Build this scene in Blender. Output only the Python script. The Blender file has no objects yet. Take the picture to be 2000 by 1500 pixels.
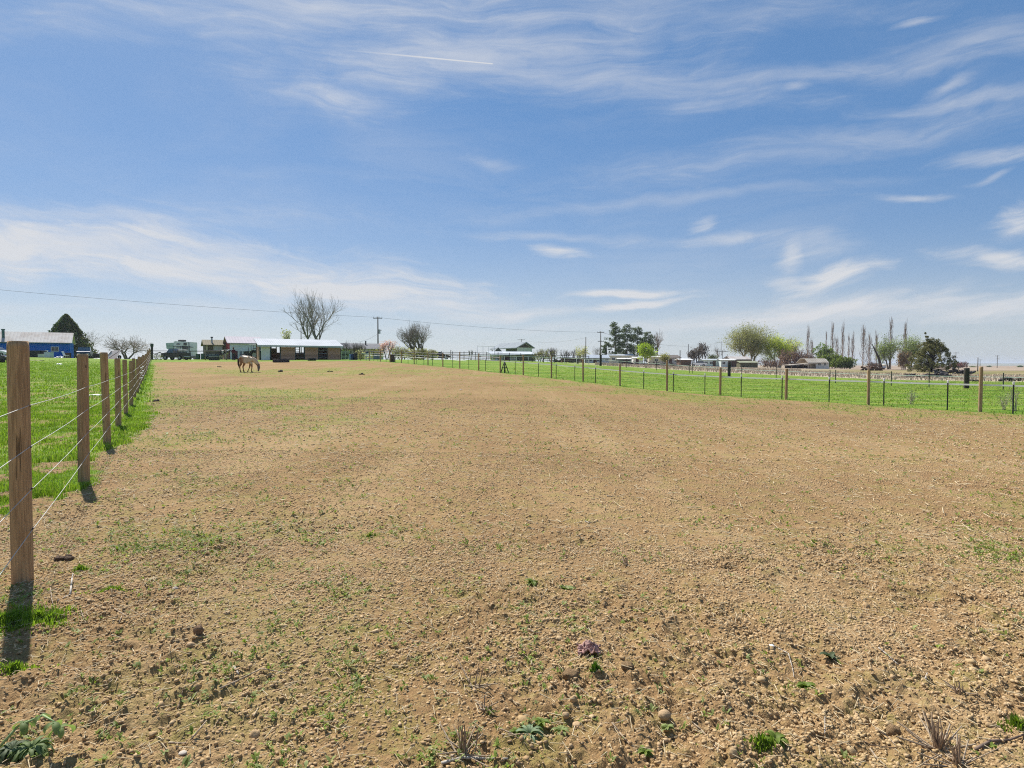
import bpy, bmesh, math, random
import numpy as np
from mathutils import Vector, Matrix, Euler

# ------------------------------------------------------------------ camera
F = 1200.0                      # focal length in px of a 2000 px wide frame
TILT = math.atan(38.0 / F)      # pitched slightly down
CAMZ = 1.40
sc = bpy.context.scene
cam_d = bpy.data.cameras.new('camera')
cam = bpy.data.objects.new('camera', cam_d)
sc.collection.objects.link(cam)
cam_d.sensor_width = 36.0
cam_d.lens = 36.0 * F / 2000.0
cam_d.clip_start = 0.05
cam_d.clip_end = 30000
cam.location = (0, 0, CAMZ)
cam.rotation_euler = (math.pi / 2 - TILT, 0, 0)
sc.camera = cam

# ------------------------------------------------------------------ sun, exposure
SUN_AZ = math.radians(-37.0)    # from +Y towards +X
SUN_EL = math.radians(50.0)
sd = bpy.data.lights.new('sun', 'SUN')
sd.energy = 4.9
sd.angle = math.radians(0.6)
sd.color = (1.0, 0.95, 0.88)
sun = bpy.data.objects.new('sun', sd)
sc.collection.objects.link(sun)
to_sun = Vector((math.sin(SUN_AZ) * math.cos(SUN_EL), math.cos(SUN_AZ) * math.cos(SUN_EL), math.sin(SUN_EL)))
sun.rotation_euler = to_sun.to_track_quat('Z', 'Y').to_euler()
sun.location = (0, 0, 30)
sc.view_settings.view_transform = 'Standard'
sc.view_settings.look = 'None'
sc.view_settings.exposure = 0.62
sc.cycles.filter_width = 1.1
sc.view_settings.gamma = 1
sc.cycles.use_denoising = False
sc.cycles.max_bounces = 6
sc.cycles.transparent_max_bounces = 8

# ------------------------------------------------------------------ world sky
world = bpy.data.worlds.new('World')
sc.world = world
world.use_nodes = True
wt = world.node_tree
wt.nodes.clear()

class NB:
    """small node-tree writer"""
    def __init__(s, t): s.t = t
    def n(s, typ, **kw):
        nd = s.t.nodes.new(typ)
        for k, v in kw.items(): setattr(nd, k, v)
        return nd
    def put(s, sock, v):
        if isinstance(v, bpy.types.NodeSocket): s.t.links.new(v, sock)
        else: sock.default_value = v
    def m(s, op, a, b=0.0, c=None, clamp=False):
        nd = s.n('ShaderNodeMath', operation=op, use_clamp=clamp)
        s.put(nd.inputs[0], a); s.put(nd.inputs[1], b)
        if c is not None: s.put(nd.inputs[2], c)
        return nd.outputs[0]
    def sstep(s, v, a, b, o0=0.0, o1=1.0):
        nd = s.n('ShaderNodeMapRange', interpolation_type='SMOOTHSTEP')
        s.put(nd.inputs[0], v); s.put(nd.inputs[1], a); s.put(nd.inputs[2], b); s.put(nd.inputs[3], o0); s.put(nd.inputs[4], o1)
        return nd.outputs[0]
    def lin(s, v, a, b, o0=0.0, o1=1.0):
        nd = s.n('ShaderNodeMapRange')
        s.put(nd.inputs[0], v); s.put(nd.inputs[1], a); s.put(nd.inputs[2], b); s.put(nd.inputs[3], o0); s.put(nd.inputs[4], o1)
        return nd.outputs[0]
    def mix(s, f, a, b, blend='MIX'):
        nd = s.n('ShaderNodeMix', data_type='RGBA', blend_type=blend)
        s.put(nd.inputs[0], f)
        for sock, v in ((nd.inputs[6], a), (nd.inputs[7], b)):
            if isinstance(v, tuple) and len(v) == 3: v = (*v, 1)
            s.put(sock, v)
        return nd.outputs[2]
    def noise(s, vec, scale, detail=4, rough=.5, dist=0.0, col=False):
        nd = s.n('ShaderNodeTexNoise')
        if vec is not None: s.put(nd.inputs['Vector'], vec)
        nd.inputs['Scale'].default_value = scale
        nd.inputs['Detail'].default_value = detail
        nd.inputs['Roughness'].default_value = rough
        nd.inputs['Distortion'].default_value = dist
        return nd.outputs[1 if col else 0]
    def comb(s, x, y, z=0.0):
        nd = s.n('ShaderNodeCombineXYZ')
        s.put(nd.inputs[0], x); s.put(nd.inputs[1], y); s.put(nd.inputs[2], z)
        return nd.outputs[0]
    def sep(s, v):
        nd = s.n('ShaderNodeSeparateXYZ'); s.put(nd.inputs[0], v)
        return nd.outputs

w = NB(wt)
sky = w.n('ShaderNodeTexSky', sky_type='NISHITA', sun_disc=False)
sky.sun_elevation = SUN_EL
sky.sun_rotation = SUN_AZ
sky.altitude = 700
sky.air_density = 1.0
sky.dust_density = 0.6
sky.ozone_density = 1.6
tc = w.n('ShaderNodeTexCoord')
dx, dy, dz = w.sep(tc.outputs['Generated'])[:3]
ady = w.m('MAXIMUM', w.m('ABSOLUTE', dy), 0.12)
qx = w.m('DIVIDE', dx, ady)               # tangent of azimuth
qy = w.m('DIVIDE', dz, ady)               # height above the horizon at unit distance
# slow warp so that cloud edges wander
q0 = w.comb(qx, qy)
wn = w.noise(q0, 3.0, 3, .55, 0, True)
wx, wy, wz = w.sep(wn)[:3]
px = w.m('MULTIPLY_ADD', w.m('SUBTRACT', wx, .5), .22, qx)
py = w.m('MULTIPLY_ADD', w.m('SUBTRACT', wy, .5), .085, qy)
# streak coordinate: cirrus fibres bend up towards the right, down towards the left
bend = w.m('MULTIPLY', w.m('MULTIPLY', qx, qx), .16)
ys = w.m('SUBTRACT', py, bend)
st1 = w.noise(w.comb(w.m('MULTIPLY', px, 1.6), w.m('MULTIPLY', ys, 13.0), 3.1), 1.0, 9, .62, .4)
st2 = w.noise(w.comb(w.m('MULTIPLY', px, 5.0), w.m('MULTIPLY', ys, 34.0), 7.7), 1.0, 7, .65, .9)
fl = w.noise(w.comb(w.m('MULTIPLY', px, 2.2), w.m('MULTIPLY', py, 5.0), 1.3), 1.0, 8, .6, .5)
streak = w.m('ADD', w.m('MULTIPLY', st1, .62), w.m('MULTIPLY', st2, .38))
# cloud banks: px, py, half width, half height (photo px), slope, strength, softness
banks = [
 (170, 478, 480, 62, .10, 1.0, .35), (360, 520, 380, 42, .05, .95, .35), (690, 560, 290, 42, .10, .95, .3), (800, 590, 230, 22, .03, .5, .4),
 (60, 420, 440, 30, .02, .6, .6), (985, 612, 120, 14, .0, .7, .4),
 (640, 205, 150, 28, .05, .55, .7), (870, 110, 360, 75, -.06, .56, .8), (1150, 160, 420, 40, .10, .48, .7), (600, 30, 560, 62, .03, .58, .9), (1150, 20, 500, 40, .0, .35, .9),
 (1600, 150, 420, 22, -.10, .50, .6), (1900, 100, 260, 30, -.24, .46, .6), (1810, 48, 44, 8, -.12, .62, .4), (1525, 185, 50, 16, -.3, .45, .5),
 (1880, 172, 85, 12, -.30, .5, .5), (1880, 205, 240, 14, -.12, .42, .5), (1640, 290, 420, 34, -.14, .42, .6), (1930, 312, 130, 18, -.06, .65, .4),
 (1935, 350, 46, 7, -.3, .45, .4), (1760, 386, 90, 9, .0, .6, .4), (1400, 385, 420, 10, -.1, .25, .6),
 (1960, 425, 62, 24, -.35, 1.0, .25), (1930, 495, 145, 20, -.02, 1.15, .25), (1545, 500, 26, 34, .1, .9, .3), (1590, 485, 90, 26, .05, .55, .5),
 (1640, 545, 95, 24, -.28, 1.2, .22), (1560, 555, 60, 14, .15, .6, .4),
 (1190, 571, 122, 9, -.08, 1.25, .25), (1215, 594, 100, 10, -.18, 1.2, .25), (1085, 490, 52, 11, .05, .9, .3), (1100, 462, 200, 8, .02, .5, .5),
 (1385, 436, 30, 10, -.2, .6, .3), (1420, 465, 120, 10, .0, .5, .4), (960, 332, 60, 8, .1, .22, .6),
 (1700, 610, 430, 34, -.08, .85, .4), (1400, 632, 300, 16, -.03, .7, .5), (1930, 590, 190, 24, -.22, .75, .4), (1250, 640, 420, 10, .0, .4, .6),
 (250, 600, 420, 16, .02, .3, .7), (560, 345, 200, 12, .05, .12, .8)]
dens = None
st3 = w.noise(w.comb(w.m('MULTIPLY', px, 15.0), w.m('MULTIPLY', ys, 48.0), 2.2), 1.0, 6, .65, .6)
ragged = w.m('ADD', w.m('ADD', w.m('MULTIPLY', w.m('SUBTRACT', st2, .5), -1.3), w.m('MULTIPLY', w.m('SUBTRACT', st3, .5), -1.0)), w.m('MULTIPLY', w.m('SUBTRACT', fl, .5), -1.2))
for (cx, cy, rx, ry, sl, stg, soft) in banks:
    ux = (cx - 1000) / F; uy = (712 - cy) / F
    ang = math.atan(-sl)
    ca, sa = math.cos(ang), math.sin(ang)
    ex = w.m('SUBTRACT', px, ux); ey = w.m('SUBTRACT', py, uy)
    a = w.m('ADD', w.m('MULTIPLY', ex, ca * F / rx), w.m('MULTIPLY', ey, sa * F / rx))
    b = w.m('ADD', w.m('MULTIPLY', ex, -sa * F / ry), w.m('MULTIPLY', ey, ca * F / ry))
    d = w.m('ADD', w.m('SQRT', w.m('ADD', w.m('MULTIPLY', a, a), w.m('MULTIPLY', b, b))), ragged)
    g = w.sstep(d, 1.30 + .55 * soft, .10 if soft < .5 else -.2, 0.0, stg * (1.0 if cx < 1000 else .88))
    dens = g if dens is None else w.m('MAXIMUM', w.m('MULTIPLY_ADD', w.m('MULTIPLY', dens, g), -.25, dens), g)
veil = w.m('MULTIPLY', w.sstep(fl, .40, .72), w.sstep(streak, .36, .66))
gaps = w.m('ADD', w.sstep(streak, .30, .68), w.m('MULTIPLY', dens, .22))
cl = w.m('MULTIPLY', dens, w.m('MULTIPLY_ADD', gaps, .80, .28))
cl = w.m('ADD', cl, w.m('MULTIPLY', veil, .17))
low = w.sstep(qy, .30, .0, 0, 1)
cl = w.m('ADD', cl, w.m('MULTIPLY', w.m('MULTIPLY', low, low), w.m('MULTIPLY_ADD', streak, .36, .10)))
cl = w.m('MINIMUM', w.m('MAXIMUM', cl, 0), .93)
# contrail: a thin straight line in the upper sky
c0 = ((560 - 1000) / F, (712 - 97) / F); c1 = ((967 - 1000) / F, (712 - 134.5) / F)
L = math.hypot(c1[0] - c0[0], c1[1] - c0[1]); tx, ty = (c1[0] - c0[0]) / L, (c1[1] - c0[1]) / L
ax = w.m('SUBTRACT', qx, c0[0]); ay = w.m('SUBTRACT', qy, c0[1])
tt = w.m('ADD', w.m('MULTIPLY', ax, tx / L), w.m('MULTIPLY', ay, ty / L))
nn = w.m('ABSOLUTE', w.m('ADD', w.m('MULTIPLY', ax, -ty), w.m('MULTIPLY', ay, tx)))
nn = w.m('ADD', nn, w.m('MULTIPLY', w.m('SUBTRACT', st2, .5), .0012))
wid = w.lin(tt, 0, 1, .0036, .0022)
ct = w.m('MULTIPLY', w.sstep(w.m('DIVIDE', nn, wid), 1.0, .15), w.m('MULTIPLY', w.sstep(tt, 0.03, .75), w.sstep(tt, 1.005, .985)))
ct = w.m('MULTIPLY', ct, w.m('GREATER_THAN', dy, 0))
cl = w.m('MAXIMUM', cl, w.m('MULTIPLY', ct, .93))
elev = w.sstep(qy, .0, .34)
nish = w.mix(1.0, sky.outputs[0], w.mix(elev, (.62, .66, .74), (.45, .62, .78)), 'MULTIPLY')
base = w.mix(w.sstep(qy, -.02, .42), (2.75, 3.15, 3.62), (.74, 1.68, 3.30))
base = w.mix(w.sstep(qy, .02, .22, 0, .35), base, (1.15, 2.15, 3.75))
skyc = w.mix(.42, base, nish)
milk = w.m('MULTIPLY', w.sstep(qx, .05, -.6), w.m('MULTIPLY_ADD', fl, .22, .0))
cl = w.m('MAXIMUM', cl, w.m('MULTIPLY_ADD', cl, .85, milk))
allc = w.mix(cl, skyc, (4.65, 4.72, 4.88))
bg = w.n('ShaderNodeBackground'); bg.inputs[1].default_value = .10
w.put(bg.inputs[0], allc)
wo = w.n('ShaderNodeOutputWorld'); wt.links.new(bg.outputs[0], wo.inputs[0])

# ------------------------------------------------------------------ projection helpers
CT, ST = math.cos(TILT), math.sin(TILT)
def X_at(px, Y, h=0.0):           # world x of photo column px at forward distance Y, height h relative to the camera
    return (px - 1000) / F * (Y * CT - h * ST)
def Z_at(py, Y):                  # world z of photo row py at forward distance Y
    t = (750 - py) / F            # t = (Y ST + h CT)/(Y CT - h ST)
    h = Y * (t * CT - ST) / (CT + t * ST)
    return CAMZ + h
# ------------------------------------------------------------------ terrain height
UU = np.array([-.85, -.58, -.35, -.1, 0, .1, .2, .3, .4, .5, .6, .75, .95])
ZZ = np.array([0, 20, 30, 36, 43, 50, 58, 66, 78, 92, 150, 250, 600, 2000, 8000.])
HT = np.array([
 [-1.40,-1.38,-1.15,-.95,-.60,-.30,.10,.40,.80,1.20,1.9,3.0,4.,2.,-4],
 [-1.40,-1.38,-1.20,-1.08,-.92,-.75,-.50,-.15,.35,.72,1.3,1.8,2.,1.,-4],
 [-1.40,-1.40,-1.30,-1.20,-1.05,-.85,-.55,-.20,.35,.75,1.3,1.8,2.,0.,-4],
 [-1.40,-1.45,-1.40,-1.30,-1.15,-.85,-.42,.00,.42,.75,1.2,1.8,2.,0.,-4],
 [-1.40,-1.50,-1.48,-1.38,-1.12,-.78,-.42,-.10,.25,.50,1.0,1.5,2.,0.,-4],
 [-1.40,-1.55,-1.55,-1.45,-1.12,-.85,-.55,-.30,.00,.15,.5,.8,1.,0.,-4],
 [-1.40,-1.60,-1.60,-1.50,-1.25,-1.00,-.80,-.62,-.45,-.30,.0,.2,0,-1.,-4],
 [-1.40,-1.63,-1.63,-1.58,-1.45,-1.30,-1.15,-1.03,-.90,-.75,-.5,-.4,-.5,-2,-4],
 [-1.40,-1.65,-1.65,-1.63,-1.58,-1.50,-1.40,-1.30,-1.22,-1.15,-1.05,-1.1,-1.3,-3,-5],
 [-1.40,-1.67,-1.67,-1.67,-1.63,-1.60,-1.55,-1.50,-1.40,-1.38,-1.3,-1.3,-1.6,-3,-5],
 [-1.40,-1.70,-1.70,-1.70,-1.70,-1.68,-1.65,-1.62,-1.60,-1.55,-1.5,-1.5,-2.,-3,-5],
 [-1.40,-1.72,-1.72,-1.72,-1.72,-1.72,-1.70,-1.70,-1.70,-1.70,-1.7,-1.7,-2.4,-4,-6],
 [-1.40,-1.72,-1.72,-1.72,-1.72,-1.72,-1.72,-1.72,-1.72,-1.72,-1.7,-1.8,-2.6,-4,-6]])
def _bil(U, Z):
    U = np.clip(U, UU[0], UU[-1]); Z = np.clip(Z, ZZ[0], ZZ[-1])
    i = np.clip(np.searchsorted(UU, U) - 1, 0, len(UU) - 2); j = np.clip(np.searchsorted(ZZ, Z) - 1, 0, len(ZZ) - 2)
    a = (U - UU[i]) / (UU[i + 1] - UU[i]); b = (Z - ZZ[j]) / (ZZ[j + 1] - ZZ[j])
    return (HT[i, j] * (1 - a) + HT[i + 1, j] * a) * (1 - b) + (HT[i, j + 1] * (1 - a) + HT[i + 1, j + 1] * a) * b
def gh(X, Y):
    """smooth terrain height (world z) at X, Y"""
    X = np.asarray(X, float); Y = np.asarray(Y, float)
    U = X / np.maximum(Y, 3.0); Yc = np.maximum(Y, 0)
    s = 0
    for du in (-.03, .03):
        for f in (.95, 1.05):
            s = s + _bil(U + du, Yc * f)
    return CAMZ + s / 4
def ghf(X, Y): return float(gh(X, Y))

# ------------------------------------------------------------------ numpy gradient noise
def _hash(ix, iy, seed):
    h = (ix.astype(np.int64) * 374761393 + iy.astype(np.int64) * 668265263 + seed * 1274126177) & 0xffffffff
    h = ((h ^ (h >> 13)) * 1274126177) & 0xffffffff
    h = ((h ^ (h >> 16)) * 2246822519) & 0xffffffff
    return (h ^ (h >> 15)) & 0xffff
def pn(x, y, seed=0):
    ix = np.floor(x); iy = np.floor(y); fx = x - ix; fy = y - iy
    u = fx * fx * fx * (fx * (fx * 6 - 15) + 10); v = fy * fy * fy * (fy * (fy * 6 - 15) + 10)
    def g(ox, oy):
        a = _hash(ix + ox, iy + oy, seed) * (2 * math.pi / 65536)
        return np.cos(a) * (fx - ox) + np.sin(a) * (fy - oy)
    n0 = g(0, 0) * (1 - u) + g(1, 0) * u; n1 = g(0, 1) * (1 - u) + g(1, 1) * u
    return (n0 * (1 - v) + n1 * v) * 1.5
def fbm(x, y, lam, oct=3, seed=0):
    s = 0; a = 1; t = 0
    for k in range(oct):
        s = s + a * pn(x / lam, y / lam, seed + k * 17); t += a; a *= .5; lam *= .5
    return s / t
def sst(v, a, b):
    t = np.clip((v - a) / (b - a), 0, 1); return t * t * (3 - 2 * t)

# fence lines in plan:  left X = -.86 - .58 Y ;  right X = 30.4 - .6 Y ; second right X = 58 - .58 Y
def dl(X, Y): return (X + .86 + .58 * Y) / 1.156       # metres inside the left fence
def dr(X, Y): return (30.4 - .6 * Y - X) / 1.166       # metres inside the right fence
def dright2(X, Y): return (58.5 - .585 * Y - X) / 1.158

def zones(X, Y):
    """weights: dirt field, green grass, dry grass, far brown soil ; and sprout density"""
    U = X / np.maximum(Y, 3)
    n1 = fbm(X, Y, 1.3, 3, 5); n2 = fbm(X, Y, .35, 2, 9); n3 = fbm(X, Y, 6.0, 3, 21)
    a = dl(X, Y) + .45 * n1 + .22 * n2 - .02 - .55 * sst(Y, 9, 14) + 1.3 * sst(Y, 6.3, 4.7)
    b = dr(X, Y) + .5 * n1 + .3 * n2 - .35
    far = 85.5 + 0.18 * X - Y + 2.0 * n3 + .5 * n1
    dirt = sst(a, -.12, .12) * sst(b, -.15, .15) * sst(far, -.5, .5)
    # bare dirt patches left of the fence, close to the camera
    left_bare = sst(n1 + .5 * n2, .0, .20) * sst(Y, 11, 6) * .85 + sst(n1 + .5 * n2, .08, .26) * sst(Y, 60, 20) * .7
    grass = np.ones_like(X)
    inside_left = (dl(X, Y) < 0)
    bare = np.where(inside_left, left_bare, 0)
    # dry strip beyond the right pasture
    zend = np.interp(U, [-.1, 0, .1, .2, .3, .4, .5, .6, .75, .9], [92, 84, 82, 84, 79, 78, 72, 66, 62, 60])
    e = (Y - zend) + 2.5 * n3 + 1.2 * n1
    dry = sst(e, -1, 2.5) * sst(U, .05, .22)
    # olive strip then brown soil further out, right side
    oliv = sst(Y - (zend * 1.55), -4, 6) * sst(U, .30, .6)
    brown = sst(Y - 165 - 12 * n3, -8, 12) * sst(U, .3, .5)
    return dirt, grass, dry, oliv, brown, bare

def dirt_disp(X, Y, r):
    c = .0036 * r
    def wgt(lam): return np.clip((lam / c - 1.6) / 2.0, 0, 1)
    d = .020 * fbm(X, Y, 1.1, 2, 31)
    near = .55 + .45 * sst(Y, 9, 3)
    rough = .35 + .95 * sst(fbm(X, Y, 1.6, 2, 77) + .25 * sst(Y, 5, 2.5), -.15, .45)
    d = d + 1.35 * near * rough * (.016 * wgt(.26) * pn(X / .26, Y / .26, 41)
         + .017 * wgt(.15) * (np.abs(pn(X / .15, Y / .13, 43)) - .25)
         + .0155 * wgt(.085) * (np.abs(pn(X / .085 + .3 * pn(X / .2, Y / .2, 3), Y / .075, 47)) - .25)
         + .0120 * wgt(.048) * (np.abs(pn(X / .048, Y / .044, 53)) - .25)
         + .0065 * wgt(.026) * (np.abs(pn(X / .026, Y / .024, 59)) - .25)
         + .0030 * wgt(.015) * pn(X / .015, Y / .015, 61))
    # faint wheel / harrow marks that run along the field
    s = (X + .59 * Y)
    d = d + .006 * np.sin(s * 2 * math.pi / .55 + 2 * fbm(X, Y, 3, 2, 8)) * sst(Y, 4, 9) * sst(r, 40, 15)
    return d
def full_z(X, Y):
    X = np.asarray(X, float); Y = np.asarray(Y, float)
    r = np.hypot(X, Y)
    z = gh(X, Y)
    D = zones(X, Y)
    k = np.clip(np.maximum(D[0], D[5]), 0, 1)
    return z + dirt_disp(X, Y, r) * (.35 + .65 * k) * sst(r, 60, 30)

# ------------------------------------------------------------------ ground mesh (polar grid, fine close to the camera)
fr = np.linspace(-1.02, 1.02, 600)
rest = np.linspace(1.02, 2 * math.pi - 1.02, 62)[1:-1]
TH = np.concatenate([fr, rest])
rr = [0.25]
while rr[-1] < 9000:
    r = rr[-1]
    rr.append(r + (0.12 if r < 1.55 else r * .0036 if r < 26 else r * .012 if r < 130 else r * .045))
RR = np.array(rr)
Rg, Tg = np.meshgrid(RR, TH, indexing='ij')
GX = (Rg * np.sin(Tg)).ravel(); GY = (Rg * np.cos(Tg)).ravel()
GZ = full_z(GX, GY)
nr, nt = len(RR), len(TH)
idx = np.arange(nr * nt).reshape(nr, nt)
a = idx[:-1, :]; b = idx[1:, :]
quads = np.stack([a, np.roll(a, -1, 1), np.roll(b, -1, 1), b], -1).reshape(-1, 4)

def mesh_from_arrays(name, V, Fc, mat=None, smooth=False):
    """V n x 3, Fc m x k (k = 3 or 4) numpy"""
    me = bpy.data.meshes.new(name)
    V = np.ascontiguousarray(V, dtype=np.float32); Fc = np.ascontiguousarray(Fc, dtype=np.int32)
    me.vertices.add(len(V)); me.vertices.foreach_set('co', V.ravel())
    k = Fc.shape[1]
    me.loops.add(Fc.size); me.loops.foreach_set('vertex_index', Fc.ravel())
    me.polygons.add(len(Fc)); me.polygons.foreach_set('loop_start', np.arange(0, Fc.size, k, dtype=np.int32))
    if smooth: me.polygons.foreach_set('use_smooth', np.ones(len(Fc), dtype=bool))
    me.update(calc_edges=True)
    if mat: me.materials.append(mat)
    return me
def link(name, me, parent=None):
    o = bpy.data.objects.new(name, me); sc.collection.objects.link(o)
    if parent: o.parent = parent
    return o
def tag(o, label=None, cat=None, group=None, kind=None):
    if label: o['label'] = label
    if cat: o['category'] = cat
    if group: o['group'] = group
    if kind: o['kind'] = kind
    return o

gme = mesh_from_arrays('ground', np.stack([GX, GY, GZ], 1), quads[:, ::-1], smooth=True)
# close the small hole under the camera
D = zones(GX, GY)
def attr(me, nm, arr):
    at = me.attributes.new(nm, 'FLOAT', 'POINT'); at.data.foreach_set('value', np.ascontiguousarray(arr, dtype=np.float32))
attr(gme, 'dirt', np.clip(np.maximum(D[0], D[5]), 0, 1)); attr(gme, 'dry', D[2]); attr(gme, 'olive', D[3]); attr(gme, 'brown', D[4])
# thin green growth on the field
U_ = GX / np.maximum(GY, 3)
def sprout_density(X, Y):
    U = X / np.maximum(Y, 2.0)
    n = fbm(X, Y, 3.2, 3, 111); m_ = fbm(X, Y, .8, 3, 113)
    s = .15 + .0 * X
    s = s + .42 * sst(Y, 4.6, 2.3) * sst(U, .5, -.5)                                   # near, towards the fence
    s = s + .75 * np.exp(-((U - .95) / .16) ** 2) * sst(Y, 2.5, 4) * sst(Y, 14, 8)       # right edge
    s = s + .55 * sst(dr(X, Y), 5.5, 2.5) * sst(Y, 13, 18) * sst(Y, 52, 40) + .2 * sst(dr(X, Y), 9, 5) * sst(Y, 13, 18)
    s = s + .75 * np.exp(-((dl(X, Y) - .8) / .8) ** 2) * (.25 + .65 * sst(Y, 3, 6))
    s = s + .9 * np.exp(-((Y - 55) / 6.5) ** 2) * sst(U, -.08, -.25) * sst(U, -.56, -.46)  # around the horse
    s = s + .85 * np.exp(-((Y - 27) / 5.0) ** 2) * np.exp(-((U + .38) / .13) ** 2)
    s = s + .35 * np.exp(-((Y - 18) / 4.5) ** 2) * sst(U, 0, -.3)
    s = s * (.35 + 1.2 * sst(n, -.25, .35)) * (.5 + .9 * sst(m_, -.2, .3))
    return np.clip(s, 0, 1)
attr(gme, 'farness', sst(GY, 7, 20))
attr(gme, 'sprout', sprout_density(GX, GY))

def newmat(name):
    m = bpy.data.materials.new(name); m.use_nodes = True
    t = m.node_tree; t.nodes.clear(); k = NB(t)
    out = k.n('ShaderNodeOutputMaterial'); p = k.n('ShaderNodeBsdfPrincipled')
    t.links.new(p.outputs[0], out.inputs[0])
    p.inputs['Specular IOR Level'].default_value = .25
    return m, k, p, out

gm, k, p, out = newmat('ground')
geo = k.n('ShaderNodeNewGeometry'); P_ = geo.outputs['Position']
def A(nm):
    nd = k.n('ShaderNodeAttribute', attribute_name=nm); return nd.outputs['Fac']
nA = k.noise(P_, .22, 5, .6); nB = k.noise(P_, 2.3, 6, .65); nC = k.noise(P_, 17.0, 6, .7); nD = k.noise(P_, 75.0, 5, .7)
# dirt
dcol = k.mix(k.sstep(nA, .35, .66), (.285, .186, .094), (.362, .254, .134))
dcol = k.mix(k.m('MULTIPLY', k.sstep(nB, .46, .68), .6), dcol, (.365, .270, .138))
dcol = k.mix(k.m('MULTIPLY', k.sstep(nC, .44, .30), .55), dcol, (.150, .092, .055))
dcol = k.mix(k.m('MULTIPLY', k.sstep(nC, .56, .74), .55), dcol, (.46, .345, .195))
dcol = k.mix(k.m('MULTIPLY', k.sstep(nD, .48, .30), .45), dcol, (.17, .108, .062))
dcol = k.mix(k.m('MULTIPLY', k.sstep(nD, .54, .75), .40), dcol, (.54, .42, .25))
ts = k.n('ShaderNodeMapping'); ts.inputs['Rotation'].default_value = (0, 0, math.radians(-30)); ts.inputs['Scale'].default_value = (1.0, .035, 1.0); k.put(ts.inputs['Vector'], P_)
trk = k.noise(ts.outputs[0], .75, 4, .6)
dcol = k.mix(k.m('MULTIPLY', k.sstep(trk, .52, .64), .45), dcol, (.42, .315, .185))
dcol = k.mix(k.m('MULTIPLY', k.sstep(trk, .46, .36), .35), dcol, (.23, .145, .08))
blotch = k.noise(P_, .55, 4, .6)
dcol = k.mix(k.m('MULTIPLY', k.sstep(blotch, .56, .70), .40), dcol, (.215, .130, .075))
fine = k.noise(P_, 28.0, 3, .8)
dcol = k.mix(k.m('MULTIPLY', k.sstep(fine, .44, .34), k.lin(A('farness'), 0, 1, .20, .85)), dcol, (.10, .065, .036))  # dark specks: shadows of unmodelled clods put into the soil colour, stronger far off
mead = k.noise(P_, 3.5, 8, .75)
dcol = k.mix(k.m('MULTIPLY', k.sstep(mead, .48, .62), .50), dcol, (.240, .235, .072))
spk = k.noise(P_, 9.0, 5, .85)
dcol = k.mix(k.m('MULTIPLY', k.sstep(spk, .45, .36), k.lin(A('farness'), 0, 1, .10, .70)), dcol, (.12, .078, .038))  # coarser painted clod shadows for the middle and far field
dcol = k.mix(k.m('MULTIPLY', k.sstep(fine, .56, .68), k.lin(A('farness'), 0, 1, .35, .65)), dcol, (.60, .48, .30))
dcol = k.mix(k.m('MULTIPLY', k.sstep(spk, .57, .68), k.lin(A('farness'), 0, 1, .10, .55)), dcol, (.52, .42, .25))
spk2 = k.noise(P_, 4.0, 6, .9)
dcol = k.mix(k.m('MULTIPLY', k.sstep(spk2, .46, .38), k.lin(A('farness'), 0, 1, .0, .55)), dcol, (.14, .09, .045))  # largest painted clod shadows, far field only
mois = k.noise(P_, .16, 4, .6)
dcol = k.mix(k.m('MULTIPLY', k.sstep(mois, .48, .62), .35), dcol, (.21, .135, .072))
dcol = k.mix(k.lin(A('farness'), 0, 1, .0, .26), dcol, (.20, .135, .060))
spr = A('sprout')
sn = k.noise(P_, 5.5, 6, .72); sn2 = k.noise(P_, 38.0, 4, .7)
sm = k.m('MULTIPLY', k.sstep(k.m('ADD', k.m('ADD', k.m('MULTIPLY', sn, .6), k.m('MULTIPLY', sn2, .4)), k.m('MULTIPLY', spr, .40)), .60, .74), k.lin(A('farness'), 0, 1, .22, .72))
dcol = k.mix(sm, dcol, (.205, .225, .058))
dcol = k.mix(1.0, dcol, (.99, .92, .83), 'MULTIPLY')
# pasture
gS = k.n('ShaderNodeMapping'); gS.inputs['Rotation'].default_value = (0, 0, math.radians(-14)); gS.inputs['Scale'].default_value = (.18, 1.0, 1.0); k.put(gS.inputs['Vector'], P_)
g1 = k.noise(gS.outputs[0], .55, 5, .6); g2 = k.noise(P_, 1.6, 6, .7); g3 = k.noise(P_, 13.0, 5, .7)
gcol = k.mix(k.sstep(g1, .38, .64), (.095, .190, .014), (.180, .260, .032))
gcol = k.mix(k.m('MULTIPLY', k.sstep(g2, .50, .66), .60), gcol, (.35, .33, .11))
gcol = k.mix(k.m('MULTIPLY', k.sstep(g2, .46, .30), .5), gcol, (.050, .135, .012))
gcol = k.mix(k.m('MULTIPLY', k.sstep(g3, .48, .32), .55), gcol, (.045, .085, .015))
gcol = k.mix(k.m('MULTIPLY', k.sstep(g3, .56, .72), .45), gcol, (.30, .38, .07))
yst = k.n('ShaderNodeMapping'); yst.inputs['Rotation'].default_value = (0, 0, math.radians(-6)); yst.inputs['Scale'].default_value = (.06, 1.0, 1.0); k.put(yst.inputs['Vector'], P_)
yn = k.noise(yst.outputs[0], .55, 5, .65)
gcol = k.mix(k.m('MULTIPLY', k.sstep(yn, .54, .64), .50), gcol, (.30, .33, .075))
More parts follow.
